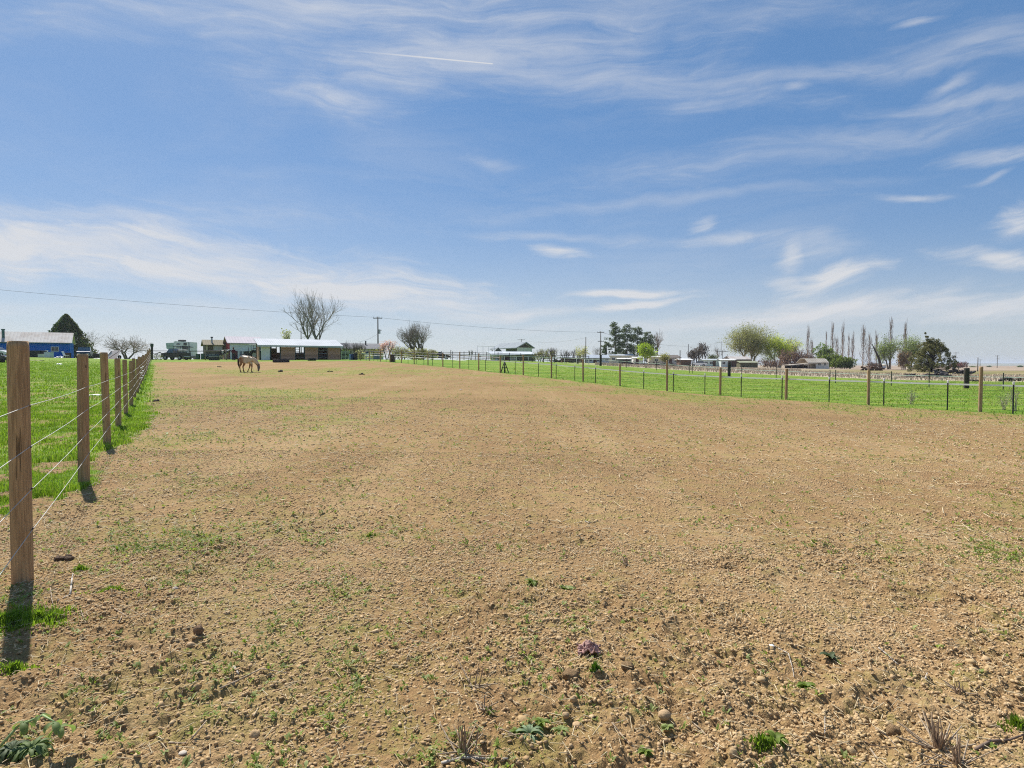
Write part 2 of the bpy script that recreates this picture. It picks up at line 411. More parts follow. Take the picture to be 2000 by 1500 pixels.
# dry strip
d1 = k.noise(P_, .9, 6, .7); d2 = k.noise(P_, 7, 5, .7)
ycol = k.mix(k.sstep(d1, .35, .65), (.36, .29, .21), (.47, .40, .30))
ycol = k.mix(k.m('MULTIPLY', k.sstep(d2, .5, .3), .5), ycol, (.21, .17, .11))
ocol = k.mix(k.sstep(k.noise(P_, .12, 5, .6), .42, .60), (.155, .155, .055), (.30, .235, .13))
bcol = k.mix(k.sstep(k.noise(P_, .02, 5, .6), .4, .6), (.25, .19, .14), (.34, .27, .20))
col = k.mix(A('dry'), gcol, ycol)
col = k.mix(A('olive'), col, ocol)
col = k.mix(A('brown'), col, bcol)
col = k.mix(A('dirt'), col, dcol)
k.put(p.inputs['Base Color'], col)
p.inputs['Roughness'].default_value = .95
p.inputs['Specular IOR Level'].default_value = .1
bmp = k.n('ShaderNodeBump'); bmp.inputs['Strength'].default_value = .9; bmp.inputs['Distance'].default_value = .06
h1 = k.m('ADD', k.m('MULTIPLY', k.noise(P_, 9.0, 6, .75), .7), k.m('MULTIPLY', k.noise(P_, 40.0, 5, .7), .3))
k.put(bmp.inputs['Height'], h1)
k.t.links.new(bmp.outputs[0], p.inputs['Normal'])
gme.materials.append(gm)
tag(link('ground', gme), kind='structure')
del Rg, Tg

# far hills on the skyline
hx = np.linspace(-9000, 9000, 220); hy = np.array([1400, 2200, 3200, 4300, 5600, 7200.])
hz = [-7, -4, 0.5, 6, 13, 17]
V = []
for j, yy in enumerate(hy):
    zz = CAMZ + hz[j] + (2.2 if j > 1 else .5) * fbm(hx, hx * 0 + yy, 1500, 4, 300 + j) * (1 + j * .5)
    V.append(np.stack([hx, hx * 0 + yy, zz], 1))
V = np.concatenate(V); n = len(hx)
Fc = [[j * n + i, j * n + i + 1, (j + 1) * n + i + 1, (j + 1) * n + i] for j in range(len(hy) - 1) for i in range(n - 1)]
hm, k, p, out = newmat('sage_hills')
geo = k.n('ShaderNodeNewGeometry')
hn = k.n('ShaderNodeMapping'); hn.inputs['Scale'].default_value = (.0035, .0035, .05); k.put(hn.inputs['Vector'], geo.outputs['Position'])
k.put(p.inputs['Base Color'], k.mix(k.sstep(k.noise(hn.outputs[0], 1, 6, .65), .4, .6), (.15, .17, .13), (.26, .25, .19)))
p.inputs['Roughness'].default_value = 1
tag(link('hills', mesh_from_arrays('hills', V, np.array(Fc), hm, True)), kind='structure')
# ------------------------------------------------------------------ materials
_mc = {}
def M(name, c, c2=None, rough=.8, scale=4.0, stretch=(1, 1, 1), bump=0.0, metal=0.0, spec=.3, amt=.6, trans=0.0):
    """procedural surface: two tones broken up by stretched noise, object coordinates"""
    if name in _mc: return _mc[name]
    m, k, p, out = newmat(name)
    tcn = k.n('ShaderNodeTexCoord'); mp = k.n('ShaderNodeMapping'); mp.inputs['Scale'].default_value = stretch
    k.put(mp.inputs['Vector'], tcn.outputs['Object'])
    nz = k.noise(mp.outputs[0], scale, 6, .65)
    if c2 is None: c2 = tuple(x * .72 for x in c)
    k.put(p.inputs['Base Color'], k.mix(k.m('MULTIPLY', k.sstep(nz, .38, .66), amt / .6 * .9, clamp=True), c, c2))
    k.put(p.inputs['Roughness'], k.lin(nz, .2, .8, max(rough - .12, .05), min(rough + .1, 1)))
    p.inputs['Metallic'].default_value = metal
    p.inputs['Specular IOR Level'].default_value = spec
    if bump:
        b = k.n('ShaderNodeBump'); b.inputs['Strength'].default_value = bump; b.inputs['Distance'].default_value = .02
        k.put(b.inputs['Height'], k.noise(mp.outputs[0], scale * 4, 5, .7)); k.t.links.new(b.outputs[0], p.inputs['Normal'])
    if trans:
        tr = k.n('ShaderNodeBsdfTranslucent'); mx = k.n('ShaderNodeMixShader'); mx.inputs[0].default_value = trans
        k.put(tr.inputs[0], tuple(min(1, v * 1.5) for v in c) + (1,))
        k.t.links.new(p.outputs[0], mx.inputs[1]); k.t.links.new(tr.outputs[0], mx.inputs[2]); k.t.links.new(mx.outputs[0], out.inputs[0])
    _mc[name] = m
    return m
def leafmat(name, c, c2, trans=.35, patch=None):
    """foliage: colour varies leaf by leaf"""
    if name in _mc: return _mc[name]
    m, k, p, out = newmat(name)
    g = k.n('ShaderNodeNewGeometry')
    col = k.mix(g.outputs['Random Per Island'], c, c2)
    nz = k.noise(g.outputs['Position'], patch or .35, 3, .6)
    col = k.mix(k.sstep(nz, .35, .65, 0, .55), col, tuple(v * .62 for v in c))
    k.put(p.inputs['Base Color'], col); p.inputs['Roughness'].default_value = .6
    tr = k.n('ShaderNodeBsdfTranslucent'); mx = k.n('ShaderNodeMixShader'); mx.inputs[0].default_value = trans
    k.put(tr.inputs[0], k.mix(1.0, col, (1.35, 1.5, .8), 'MULTIPLY'))
    k.t.links.new(p.outputs[0], mx.inputs[1]); k.t.links.new(tr.outputs[0], mx.inputs[2]); k.t.links.new(mx.outputs[0], out.inputs[0])
    _mc[name] = m
    return m
def ribmat(name, c, c2, pitch=.3, axis=0, rough=.5, metal=0.0):
    """ribbed sheet metal: real colour with rib bump"""
    if name in _mc: return _mc[name]
    m, k, p, out = newmat(name)
    tcn = k.n('ShaderNodeTexCoord'); xs = k.sep(tcn.outputs['Object'])
    f = k.m('FRACT', k.m('DIVIDE', xs[axis], pitch))
    nz = k.noise(tcn.outputs['Object'], .6, 5, .6)
    st = k.n('ShaderNodeMapping'); st.inputs['Scale'].default_value = (3, 3, .25); k.put(st.inputs['Vector'], tcn.outputs['Object'])
    nz2 = k.noise(st.outputs[0], 1.5, 4, .6)
    k.put(p.inputs['Base Color'], k.mix(k.m('ADD', k.sstep(nz, .4, .65, 0, .6), k.sstep(nz2, .5, .7, 0, .4)), c, c2))
    p.inputs['Roughness'].default_value = max(rough, .8); p.inputs['Metallic'].default_value = metal; p.inputs['Specular IOR Level'].default_value = .06
    b = k.n('ShaderNodeBump'); b.inputs['Strength'].default_value = .8; b.inputs['Distance'].default_value = .04
    k.put(b.inputs['Height'], k.sstep(k.m('ABSOLUTE', k.m('SUBTRACT', f, .5)), .12, .2)); k.t.links.new(b.outputs[0], p.inputs['Normal'])
    _mc[name] = m
    return m
def boardmat(name, c, c2, pitch=.2, axis=2):
    if name in _mc: return _mc[name]
    m, k, p, out = newmat(name)
    tcn = k.n('ShaderNodeTexCoord'); xs = k.sep(tcn.outputs['Object'])
    v = k.m('DIVIDE', xs[axis], pitch); fl_ = k.m('FLOOR', v); fr_ = k.m('FRACT', v)
    wn_ = k.n('ShaderNodeTexWhiteNoise', noise_dimensions='1D'); k.put(wn_.inputs['W'], fl_)
    nz = k.noise(tcn.outputs['Object'], 2.5, 6, .7)
    col = k.mix(wn_.outputs[0], c, c2)
    col = k.mix(k.sstep(nz, .45, .7, 0, .5), col, tuple(x * .6 for x in c))
    gap = k.sstep(k.m('ABSOLUTE', k.m('SUBTRACT', fr_, .5)), .44, .5)
    col = k.mix(k.m('MULTIPLY', gap, .7), col, tuple(x * .25 for x in c))
    k.put(p.inputs['Base Color'], col); p.inputs['Roughness'].default_value = .85
    b = k.n('ShaderNodeBump'); b.inputs['Distance'].default_value = .03; b.inputs['Strength'].default_value = .7
    k.put(b.inputs['Height'], k.m('SUBTRACT', 1.0, gap)); k.t.links.new(b.outputs[0], p.inputs['Normal'])
    _mc[name] = m
    return m

def postmat(name, c, c2, *a_, **k_):
    if name in _mc: return _mc[name]
    m, k, p, out = newmat(name)
    oi = k.n('ShaderNodeObjectInfo'); tcn = k.n('ShaderNodeTexCoord')
    off_ = k.n('ShaderNodeVectorMath', operation='ADD'); k.put(off_.inputs[0], tcn.outputs['Object']); k.put(off_.inputs[1], k.comb(k.m('MULTIPLY', oi.outputs['Random'], 9.0), k.m('MULTIPLY', oi.outputs['Random'], 5.0), k.m('MULTIPLY', oi.outputs['Random'], 13.0)))
    g1 = k.n('ShaderNodeMapping'); g1.inputs['Scale'].default_value = (1, 1, .045); k.put(g1.inputs['Vector'], off_.outputs[0])
    g2 = k.n('ShaderNodeMapping'); g2.inputs['Scale'].default_value = (1, 1, .16); k.put(g2.inputs['Vector'], off_.outputs[0])
    grain = k.noise(g1.outputs[0], 95, 4, .7); crack = k.noise(g1.outputs[0], 34, 3, .55, .4); mott = k.noise(g2.outputs[0], 9, 5, .65)
    col = k.mix(k.sstep(grain, .36, .64), c2, c)
    col = k.mix(k.sstep(mott, .5, .72, 0, .40), col, tuple(v * .60 for v in c))
    col = k.mix(k.sstep(mott, .46, .30, 0, .45), col, tuple(min(1, v * 1.28 + .02) for v in c))
    cr = k.sstep(crack, .36, .325, 0, .75)
    col = k.mix(cr, col, tuple(v * .16 for v in c))
    vo = k.n('ShaderNodeTexVoronoi'); vo.inputs['Scale'].default_value = 4.2; g3 = k.n('ShaderNodeMapping'); g3.inputs['Scale'].default_value = (1.6, 1.6, .9); k.put(g3.inputs['Vector'], off_.outputs[0]); k.put(vo.inputs['Vector'], g3.outputs[0])
    kn = k.sstep(vo.outputs['Distance'], .13, .05)
    col = k.mix(k.m('MULTIPLY', kn, .8), col, tuple(v * .28 for v in c))
    col = k.mix(oi.outputs['Random'], col, k.mix(1.0, col, (.82, .84, .88), 'MULTIPLY'))
    k.put(p.inputs['Base Color'], col); p.inputs['Roughness'].default_value = .85
    b = k.n('ShaderNodeBump'); b.inputs['Strength'].default_value = .9; b.inputs['Distance'].default_value = .004
    k.put(b.inputs['Height'], k.m('SUBTRACT', k.m('MULTIPLY', grain, .6), cr)); k.t.links.new(b.outputs[0], p.inputs['Normal'])
    _mc[name] = m
    return m
WHITE = M('white_paint', (.78, .78, .76), (.62, .62, .60), .55)
GALV = M('galvanised_steel', (.52, .54, .56), (.36, .38, .40), .45, metal=.5)
DARKMETAL = M('dark_steel', (.035, .04, .042), (.07, .06, .05), .55)
RUBBER = M('rubber', (.018, .018, .020), (.045, .042, .040), .8, scale=9)
GLASS = M('dark_glass', (.025, .035, .045), (.05, .06, .07), .12, spec=.8)
BLUEGLASS = M('sky_tinted_glass', (.10, .16, .22), (.05, .08, .11), .12, spec=.9)  # blue of the reflected sky put into the base colour
OLDWOOD = M('weathered_wood', (.17, .115, .075), (.09, .062, .042), .9, 6, (1, 1, .15), bump=.5)
TREATED = postmat('treated_post_wood', (.52, .335, .175), (.31, .19, .10), .85, 9, (3.2, 3.2, .14), bump=.8)
PALEWOOD = postmat('pale_post_wood', (.52, .36, .19), (.32, .21, .11), .85, 9, (3, 3, .15), bump=.6)
TIEWOOD = M('creosoted_tie_wood', (.035, .032, .030), (.075, .06, .05), .9, 7, (2, 2, .3), bump=.6)
BARK = M('bark', (.16, .135, .105), (.085, .068, .05), .95, 5, (1, 1, .3))
BARKPALE = M('pale_bark', (.26, .225, .175), (.14, .12, .095), .95, 4, (1, 1, .3))
BARKDARK = M('dark_bark', (.075, .06, .048), (.04, .032, .025), .95, 4, (1, 1, .3))

# ------------------------------------------------------------------ mesh builder
class MB:
    def __init__(s): s.v = []; s.f = []
    def add(s, vs, fs, Mx=None):
        o = len(s.v)
        for q in vs:
            q = Vector(q)
            if Mx is not None: q = Mx @ q
            s.v.append(tuple(q))
        s.f += [tuple(i + o for i in f) for f in fs]
        return s
    def box(s, c, d, rot=None, bev=0.0):
        """centre c, full sizes d; bev chamfers every edge"""
        x, y, z = (e / 2 for e in d)
        if bev <= 0:
            vs = [(sx * x, sy * y, sz * z) for sx in (-1, 1) for sy in (-1, 1) for sz in (-1, 1)]
            fs = [(0, 1, 3, 2), (4, 6, 7, 5), (0, 4, 5, 1), (2, 3, 7, 6), (0, 2, 6, 4), (1, 5, 7, 3)]
        else:
            b = min(bev, x * .49, y * .49, z * .49)
            vs = []; fs = []
            def vid(sx, sy, sz, ax):
                q = [sx * (x - b), sy * (y - b), sz * (z - b)]; q[ax] = (sx * x, sy * y, sz * z)[ax]
                vs.append(tuple(q)); return len(vs) - 1
            ids = {}
            for sx in (-1, 1):
                for sy in (-1, 1):
                    for sz in (-1, 1):
                        for ax in range(3): ids[sx, sy, sz, ax] = vid(sx, sy, sz, ax)
            for ax in range(3):
                o = [i for i in range(3) if i != ax]
                for sgn in (-1, 1):
                    fc = []
                    for (p_, q_) in ((-1, -1), (1, -1), (1, 1), (-1, 1)):
                        t = [0, 0, 0]; t[ax] = sgn; t[o[0]] = p_; t[o[1]] = q_; fc.append(ids[t[0], t[1], t[2], ax])
                    fs.append(tuple(fc))
                for p_ in (-1, 1):
                    for q_ in (-1, 1):
                        def k2(sg, axx):
                            t = [0, 0, 0]; t[ax] = sg; t[o[0]] = p_; t[o[1]] = q_; return ids[t[0], t[1], t[2], axx]
                        fs.append((k2(-1, o[0]), k2(1, o[0]), k2(1, o[1]), k2(-1, o[1])))
            for sx in (-1, 1):
                for sy in (-1, 1):
                    for sz in (-1, 1): fs.append(tuple(ids[sx, sy, sz, a_] for a_ in range(3)))
        Mx = Matrix.Translation(Vector(c))
        if rot is not None: Mx = Mx @ Euler(rot).to_matrix().to_4x4()
        return s.add(vs, fs, Mx)
    def tube(s, p0, p1, r0, r1=None, n=8, caps=True):
        r1 = r0 if r1 is None else r1
        p0 = Vector(p0); p1 = Vector(p1); d = (p1 - p0)
        if d.length < 1e-6: return s
        q = d.to_track_quat('Z', 'Y').to_matrix()
        vs = []
        for (c, r) in ((p0, r0), (p1, r1)):
            for i in range(n):
                a = 2 * math.pi * i / n; vs.append(c + q @ Vector((math.cos(a) * r, math.sin(a) * r, 0)))
        fs = [(i, (i + 1) % n, n + (i + 1) % n, n + i) for i in range(n)]
        if caps: fs += [tuple(range(n - 1, -1, -1)), tuple(range(n, 2 * n))]
        return s.add(vs, fs)
    def path(s, pts, rads, n=6):
        for a_, b_, r0, r1 in zip(pts[:-1], pts[1:], rads[:-1], rads[1:]): s.tube(a_, b_, r0, r1, n)
        return s
    def prism(s, poly, y0, y1, axis='y'):
        """poly in (x, z) extruded along y (or poly in (y, z) extruded along x)"""
        n = len(poly)
        if axis == 'y': vs = [(a_, y0, b_) for a_, b_ in poly] + [(a_, y1, b_) for a_, b_ in poly]
        elif axis == 'x': vs = [(y0, a_, b_) for a_, b_ in poly] + [(y1, a_, b_) for a_, b_ in poly]
        else: vs = [(a_, b_, y0) for a_, b_ in poly] + [(a_, b_, y1) for a_, b_ in poly]
        fs = [(i, (i + 1) % n, n + (i + 1) % n, n + i) for i in range(n)] + [tuple(range(n - 1, -1, -1)), tuple(range(n, 2 * n))]
        return s.add(vs, fs)
    def wheel(s, c, r, wdt, axis='y', n=20, inner=.55):
        """tyre ring lying in the plane across the axis"""
        prof = [(r * inner, -wdt / 2), (r * .93, -wdt / 2), (r, -wdt * .32), (r, wdt * .32), (r * .93, wdt / 2), (r * inner, wdt / 2)]
        vs = []; m_ = len(prof)
        for i in range(n):
            a = 2 * math.pi * i / n; ca, sa = math.cos(a), math.sin(a)
            for (rr_, h) in prof:
                vs.append((c[0] + rr_ * ca, c[1] + h, c[2] + rr_ * sa) if axis == 'y' else (c[0] + h, c[1] + rr_ * ca, c[2] + rr_ * sa) if axis == 'x' else (c[0] + rr_ * ca, c[1] + rr_ * sa, c[2] + h))
        fs = [(i * m_ + j, i * m_ + (j + 1) % m_, ((i + 1) % n) * m_ + (j + 1) % m_, ((i + 1) % n) * m_ + j) for i in range(n) for j in range(m_)]
        return s.add(vs, fs)
    def build(s, name, mat, parent=None, smooth=False):
        me = bpy.data.meshes.new(name); me.from_pydata(s.v, [], s.f)
        bm = bmesh.new(); bm.from_mesh(me); bmesh.ops.recalc_face_normals(bm, faces=bm.faces); bm.to_mesh(me); bm.free()
        if smooth:
            me.polygons.foreach_set('use_smooth', [True] * len(me.polygons))
        me.materials.append(mat)
        return link(name, me, parent)

def thing(name, label, cat, loc=(0, 0, 0), rz=0.0, group=None):
    o = bpy.data.objects.new(name, None); sc.collection.objects.link(o)
    o.empty_display_size = .3
    o.location = loc; o.rotation_euler = (0, 0, rz)
    return tag(o, label, cat, group)
def ground_at(px, Y, dz=0.0):
    x = X_at(px, Y, ghf(X_at(px, Y), Y) - CAMZ)
    return Vector((x, Y, ghf(x, Y) + dz))
def dup(root, loc, rz=None, label=None, group=None, scale=None):
    r = root.copy(); sc.collection.objects.link(r); r.location = loc
    if rz is not None: r.rotation_euler = (0, 0, rz)
    if label: r['label'] = label
    if group: r['group'] = group
    if scale is not None: r.scale = (scale,) * 3
    for ch in list(root.children):
        c = ch.copy(); sc.collection.objects.link(c); c.parent = r
        for g in ch.children:
            d = g.copy(); sc.collection.objects.link(d); d.parent = c
    return r
rnd = random.Random(7)

# ------------------------------------------------------------------ trees
def segs_mesh(name, segs, mat, parent, sides=4):
    """segs: list of (p0, p1, r0, r1) -> one mesh of tapered prisms"""
    P0 = np.array([s_[0] for s_ in segs], float); P1 = np.array([s_[1] for s_ in segs], float)
    R0 = np.array([s_[2] for s_ in segs]); R1 = np.array([s_[3] for s_ in segs])
    d = P1 - P0; L_ = np.linalg.norm(d, axis=1, keepdims=True); d = d / np.maximum(L_, 1e-6)
    up = np.where(np.abs(d[:, 2:3]) > .9, [[1., 0, 0]], [[0, 0, 1.]])
    a = np.cross(d, up); a /= np.linalg.norm(a, axis=1, keepdims=True); b = np.cross(d, a)
    ang = np.arange(sides) * 2 * math.pi / sides
    ring = a[:, None, :] * np.cos(ang)[None, :, None] + b[:, None, :] * np.sin(ang)[None, :, None]
    V = np.concatenate([P0[:, None] + ring * R0[:, None, None], P1[:, None] + ring * R1[:, None, None]], 1).reshape(-1, 3)
    n = len(segs); base = (np.arange(n) * 2 * sides)[:, None, None]
    i = np.arange(sides); q = np.stack([i, (i + 1) % sides, sides + (i + 1) % sides, sides + i], 1)[None]
    Fc = (base + q).reshape(-1, 4)
    return link(name, mesh_from_arrays(name, V, Fc, mat, True), parent)
def leaves_mesh(name, C, size, mat, parent, rng, flat=0.0, up=0.0, aspect=.55):
    """diamond leaf clumps at points C (n x 3)"""
    n = len(C); C = np.asarray(C)
    a = rng.normal(size=(n, 3)); a[:, 2] = a[:, 2] * (1 - flat) + up; a /= np.linalg.norm(a, axis=1, keepdims=True)
    t = rng.normal(size=(n, 3)); t -= a * (t * a).sum(1, keepdims=True); t /= np.linalg.norm(t, axis=1, keepdims=True)
    s = size * rng.uniform(.6, 1.4, (n, 1))
    V = np.stack([C - a * s, C + t * s * aspect, C + a * s, C - t * s * aspect], 1).reshape(-1, 3)
    return link(name, mesh_from_arrays(name, V, np.arange(4 * n).reshape(n, 4), mat), parent)
def grow(rng, segs, tips, p, d, L_, r, lvl, maxl, spread, upw, nb, shrink, bend=.25, mids=None):
    p = np.array(p, float); d = np.array(d, float)
    ns = 3 if lvl < maxl - 1 else 2
    for k_ in range(ns):
        d = d + rng.normal(0, bend / ns, 3) + np.array([0, 0, upw / ns]); d /= np.linalg.norm(d)
        q = p + d * L_ / ns; r2 = r * (1 - .28 / ns * (1 if lvl else .6))
        segs.append((p, q, r, r2)); p, r = q, r2
        if lvl >= 1 and lvl < maxl and rng.random() < .75:
            e = d + rng.normal(0, spread * 1.1, 3); e /= np.linalg.norm(e)
            grow(rng, segs, tips, p, e, L_ * shrink * rng.uniform(.55, .85), r * .5, lvl + 1 if lvl + 1 <= maxl else maxl, maxl, spread, upw, nb, shrink, bend)
    if lvl >= maxl: tips.append(p); return
    for k_ in range(nb if lvl else nb + 1):
        a = 2 * math.pi * (k_ + rng.random() * .7) / nb
        ref = np.cross(d, [0.3, .9, .1]); ref /= np.linalg.norm(ref); rf2 = np.cross(d, ref)
        e = d + spread * rng.uniform(.6, 1.3) * (ref * math.cos(a) + rf2 * math.sin(a)); e /= np.linalg.norm(e)
        grow(rng, segs, tips, p, e, L_ * shrink * rng.uniform(.75, 1.2), r * .66, lvl + 1, maxl, spread, upw, nb, shrink, bend)
def tree(name, label, loc, H, Wd, bark=BARK, seed=1, stems=1, stem_spread=.35, first=.28, r=.22, spread=.62, upw=.12, nb=3, maxl=4, shrink=.72,
         leaf=None, leafn=0, leafs=.12, bend=.25, low=False, oval=0.0, group=None, jitter=.35, cat='tree', twig=None):
    rng = np.random.default_rng(seed)
    segs = []; tips = []
    for s_ in range(stems):
        a = 2 * math.pi * s_ / max(stems, 1) + .5
        d = (stem_spread * math.cos(a), stem_spread * math.sin(a) * .6, 1) if stems > 1 else (rng.normal(0, .05), 0, 1)
        grow(rng, segs, tips, (0.15 * stems * .3 * math.cos(a), 0, -.1), np.array(d) / np.linalg.norm(d), 1.0 * first / .28, .05, 0, maxl, spread, upw, nb, shrink, bend)
    pts = np.array([s_[1] for s_ in segs])
    sz = H / pts[:, 2].max(); sx = (Wd / 2) / np.percentile(np.abs(pts[:, 0]), 98)
    if oval:          # pull the crown from a fan to an oval
        def ov(q):
            t_ = q[2] / pts[:, 2].max(); f_ = 1 + oval * (.9 - 1.7 * t_) ; return q * np.array([f_, f_, 1])
        segs = [(ov(p0), ov(p1), r0, r1) for (p0, p1, r0, r1) in segs]; pts = np.array([s_[1] for s_ in segs]); sx = (Wd / 2) / np.percentile(np.abs(pts[:, 0]), 98)
    S_ = np.array([sx, sx, sz])
    root = thing(name, label, cat, loc, 0, group)
    rs = r / .05
    out_big = []; out_small = []
    for (p0, p1, r0, r1) in segs:
        q0 = p0 * S_; q1 = p1 * S_; a_, b_ = max(r0 * rs, .012), max(r1 * rs, .010)
        (out_big if r0 * rs > r * .30 else out_small).append((q0, q1, a_, b_))
    segs_mesh('trunk', out_big, bark, root, 6)
    if leaf is None:
        if out_small: segs_mesh('crown', out_small, twig or bark, root, 3)
    else:
        T = np.array(tips) * S_
        C = T[rng.integers(0, len(T), leafn)] + rng.normal(0, jitter, (leafn, 3))
        if low: C[:, 2] *= rng.uniform(.12, 1.0, leafn) ** .7
        C[:, 2] = np.maximum(C[:, 2], .1)
        if out_small: segs_mesh('branches', out_small, bark, root, 3)
        leaves_mesh('crown', C, leafs, leaf, root, rng)
    return root
def blob_crown(rng, clumps, per, rad):
    """points on and inside clump ellipsoids"""
    out = []
    for c, rx, rz in clumps:
        v = rng.normal(size=(per, 3)); v /= np.linalg.norm(v, axis=1, keepdims=True)
        v *= rng.uniform(.35, 1.0, (per, 1)) ** .6
        out.append(np.array(c) + v * [rx, rx, rz])
    return np.concatenate(out)
def pine(name, label, loc, H, Wd, seed, leaf, group=None, low=.12):
    rng = np.random.default_rng(seed)
    root = thing(name, label, 'tree', loc, 0, group)
    segs = [((0, 0, -.2), (.1, 0, H * .5), .28, .18), ((.1, 0, H * .5), (.0, 0, H * .97), .18, .04)]
    cl = []
    n = int(H * 6.0)
    for i in range(n):
        t = low + (1 - low) * (i + rng.random()) / n
        prof = (math.sin(min(1, (t - low * .5) * 1.9) * math.pi / 2) * (1 - t) ** .55 * 1.35 + .10)
        R_ = Wd / 2 * prof * rng.uniform(.55, 1.15); a = rng.uniform(0, 2 * math.pi)
        e = np.array([math.cos(a) * R_, math.sin(a) * R_, H * t + R_ * rng.uniform(-.05, .25)])
        segs.append(((0, 0, H * t * .97), tuple(e), .05, .02))
        cl.append((e * [.9, .9, 1], rng.uniform(.34, .68) * Wd / 5, rng.uniform(.26, .50) * Wd / 5))
        if R_ > Wd * .22: cl.append((e * [.5, .5, 1] + [0, 0, H * t * .0], rng.uniform(.3, .5) * Wd / 5, .3 * Wd / 5))
    segs_mesh('trunk', segs, BARKDARK, root, 4)
    leaves_mesh('crown', blob_crown(rng, cl, 34, 1), .24, leaf, root, rng, aspect=.35)
    return root
# ------------------------------------------------------------------ left fence: round treated posts, four smooth wires
def post_mesh(rng, r, H, lean, below=.35, taper=.97):
    """round post, slightly irregular, with a worn flat top"""
    n = 20; hs = [-below, 0, .25 * H, .5 * H, .75 * H, .975 * H, H]
    vs = []
    ph = [rng.uniform(0, 6.28) for _ in range(4)]
    for j, h in enumerate(hs):
        rr_ = r * (1 - (1 - taper) * max(h, 0) / H) * (.93 if j == len(hs) - 1 else 1)
        for i in range(n):
            a = 2 * math.pi * i / n
            w_ = 1 + .025 * math.sin(2 * a + ph[0] + h) + .018 * math.sin(3 * a + ph[1] - h * 2)
            vs.append((math.cos(a) * rr_ * w_ + lean[0] * h, math.sin(a) * rr_ * w_ + lean[1] * h, h))
    fs = [(j * n + i, j * n + (i + 1) % n, (j + 1) * n + (i + 1) % n, (j + 1) * n + i) for j in range(len(hs) - 1) for i in range(n)]
    fs.append(tuple(range((len(hs) - 1) * n, len(hs) * n)))
    return MB().add(vs, fs)
rng_ = random.Random(3)
WIRE = M('bare_wire', (.50, .50, .47), (.34, .34, .32), .6, metal=.2)
STAPLE = M('dark_staple', (.05, .045, .04), (.09, .06, .04), .6)
lf = thing('wire_fence', 'long post and wire fence of round brown treated posts along the green grass', 'fence', (0, 0, 0))
lposts = []
NL = 27
for i in range(-1, NL):
    Y = 3.90 + 3.33 * i
    X = -.885 - .578 * Y + (rng_.uniform(-.03, .03) if i > 1 else 0)
    z = float(full_z(X, Y)); Hh = [1.52, 1.55, 1.52, 1.60, 1.53, 1.52, 1.5][i + 1] if i < 6 else rng_.uniform(1.42, 1.6)
    if i in (18, 22): Hh += .25
    lean = (rng_.uniform(-.012, .012), rng_.uniform(-.012, .012))
    if i == 0: lean = (-.004, 0)
    o = post_mesh(rng_, rng_.uniform(.054, .060) if i else .0575, Hh, lean).build('post', TREATED, lf, True)
    o.location = (X, Y, z); o.rotation_euler = (0, 0, rng_.uniform(0, 6))
    o.data.polygons[-1].use_smooth = False
    lposts.append((X, Y, z))
side = Vector((.865, .50, 0)) * .057     # field side of the posts
for hgt in (1.135, .872, .605, .345):
    mb = MB()
    pts = []
    for (X, Y, z) in lposts: pts.append(Vector((X, Y, z + hgt + rng_.uniform(-.008, .008))) + side)
    pts.insert(0, pts[0] + (pts[0] - pts[1]))
    fine = []
    for a_, b_ in zip(pts[:-1], pts[1:]):
        for t in (0, .25, .5, .75):
            q = a_.lerp(b_, t); q.z -= .012 * math.sin(math.pi * t); fine.append(q)
    fine.append(pts[-1])
    mb.path(fine, [.0022 + .00008 * max(0, p_.y - 4) for p_ in fine], 5)
    mb.build('wire', WIRE, lf)
for (X, Y, z) in lposts[:7]:
    for hgt in (1.135, .872, .605, .345):
        MB().box(Vector((X, Y, z + hgt)) + side * 1.03, (.012, .030, .010), (0, 0, .52), .003).build('staple', STAPLE, lf)
for (X, Y, z) in lposts[9:11]:
    for hgt in (1.0, .75, .5): MB().tube(Vector((X, Y, z + hgt)) + side, Vector((X, Y, z + hgt)) + side * 2.6, .035, .03, 8).build('insulator', WHITE, lf)

# corner brace post at the far end of the left fence
cy = 3.90 + 3.33 * NL - .4; cx = -.885 - .578 * cy
cb = thing('corner_post', 'tall dark corner post where the brown post fence meets the pipe corral', 'post', (cx + .2, cy, ghf(cx, cy)))
post_mesh(rng_, .16, 2.15, (0, 0)).build('post', TIEWOOD, cb, True)
MB().box((.02, -.02, 2.2), (.42, .3, .5), (0, .1, .3), .08).build('rag_wrap', M('dark_green_rag', (.045, .08, .05), (.02, .04, .03), .9), cb)

# ------------------------------------------------------------------ right fence: wood posts, steel T posts, white tape, thin wires
rf = thing('electric_fence', 'near pasture fence of thin wood posts and dark steel stakes carrying white tape', 'fence', (0, 0, 0))
a_r, b_r = 30.35, -.60
wpx = [1916, 1697, 1536, 1407, 1303, 1211, 1139, 1077, 1022, 977, 935, 898, 865, 836, 809, 784, 762, 743, 722, 704]
wtop = [716, 722, 720, 718, 704, 711, 702, 695, 693, 695, 690, 687, 688.7, 688, 686, 685, 682, 684, 686, 688]
rposts = []
for j, (pxx, pt) in enumerate(zip(wpx, wtop)):
    u = (pxx - 1000) / F
    Y = a_r / (u - b_r); X = a_r + b_r * Y
    z = ghf(X, Y); Ht = Z_at(pt, Y) - z
    Ht = min(max(Ht, 1.25), 1.95)
    m_ = PALEWOOD if j < 2 else TREATED
    o = post_mesh(rng_, .062 if j < 4 else .058, Ht, (rng_.uniform(-.01, .01), 0)).build('post', m_, rf, True)
    o.location = (X, Y, z); rposts.append((X, Y, z))
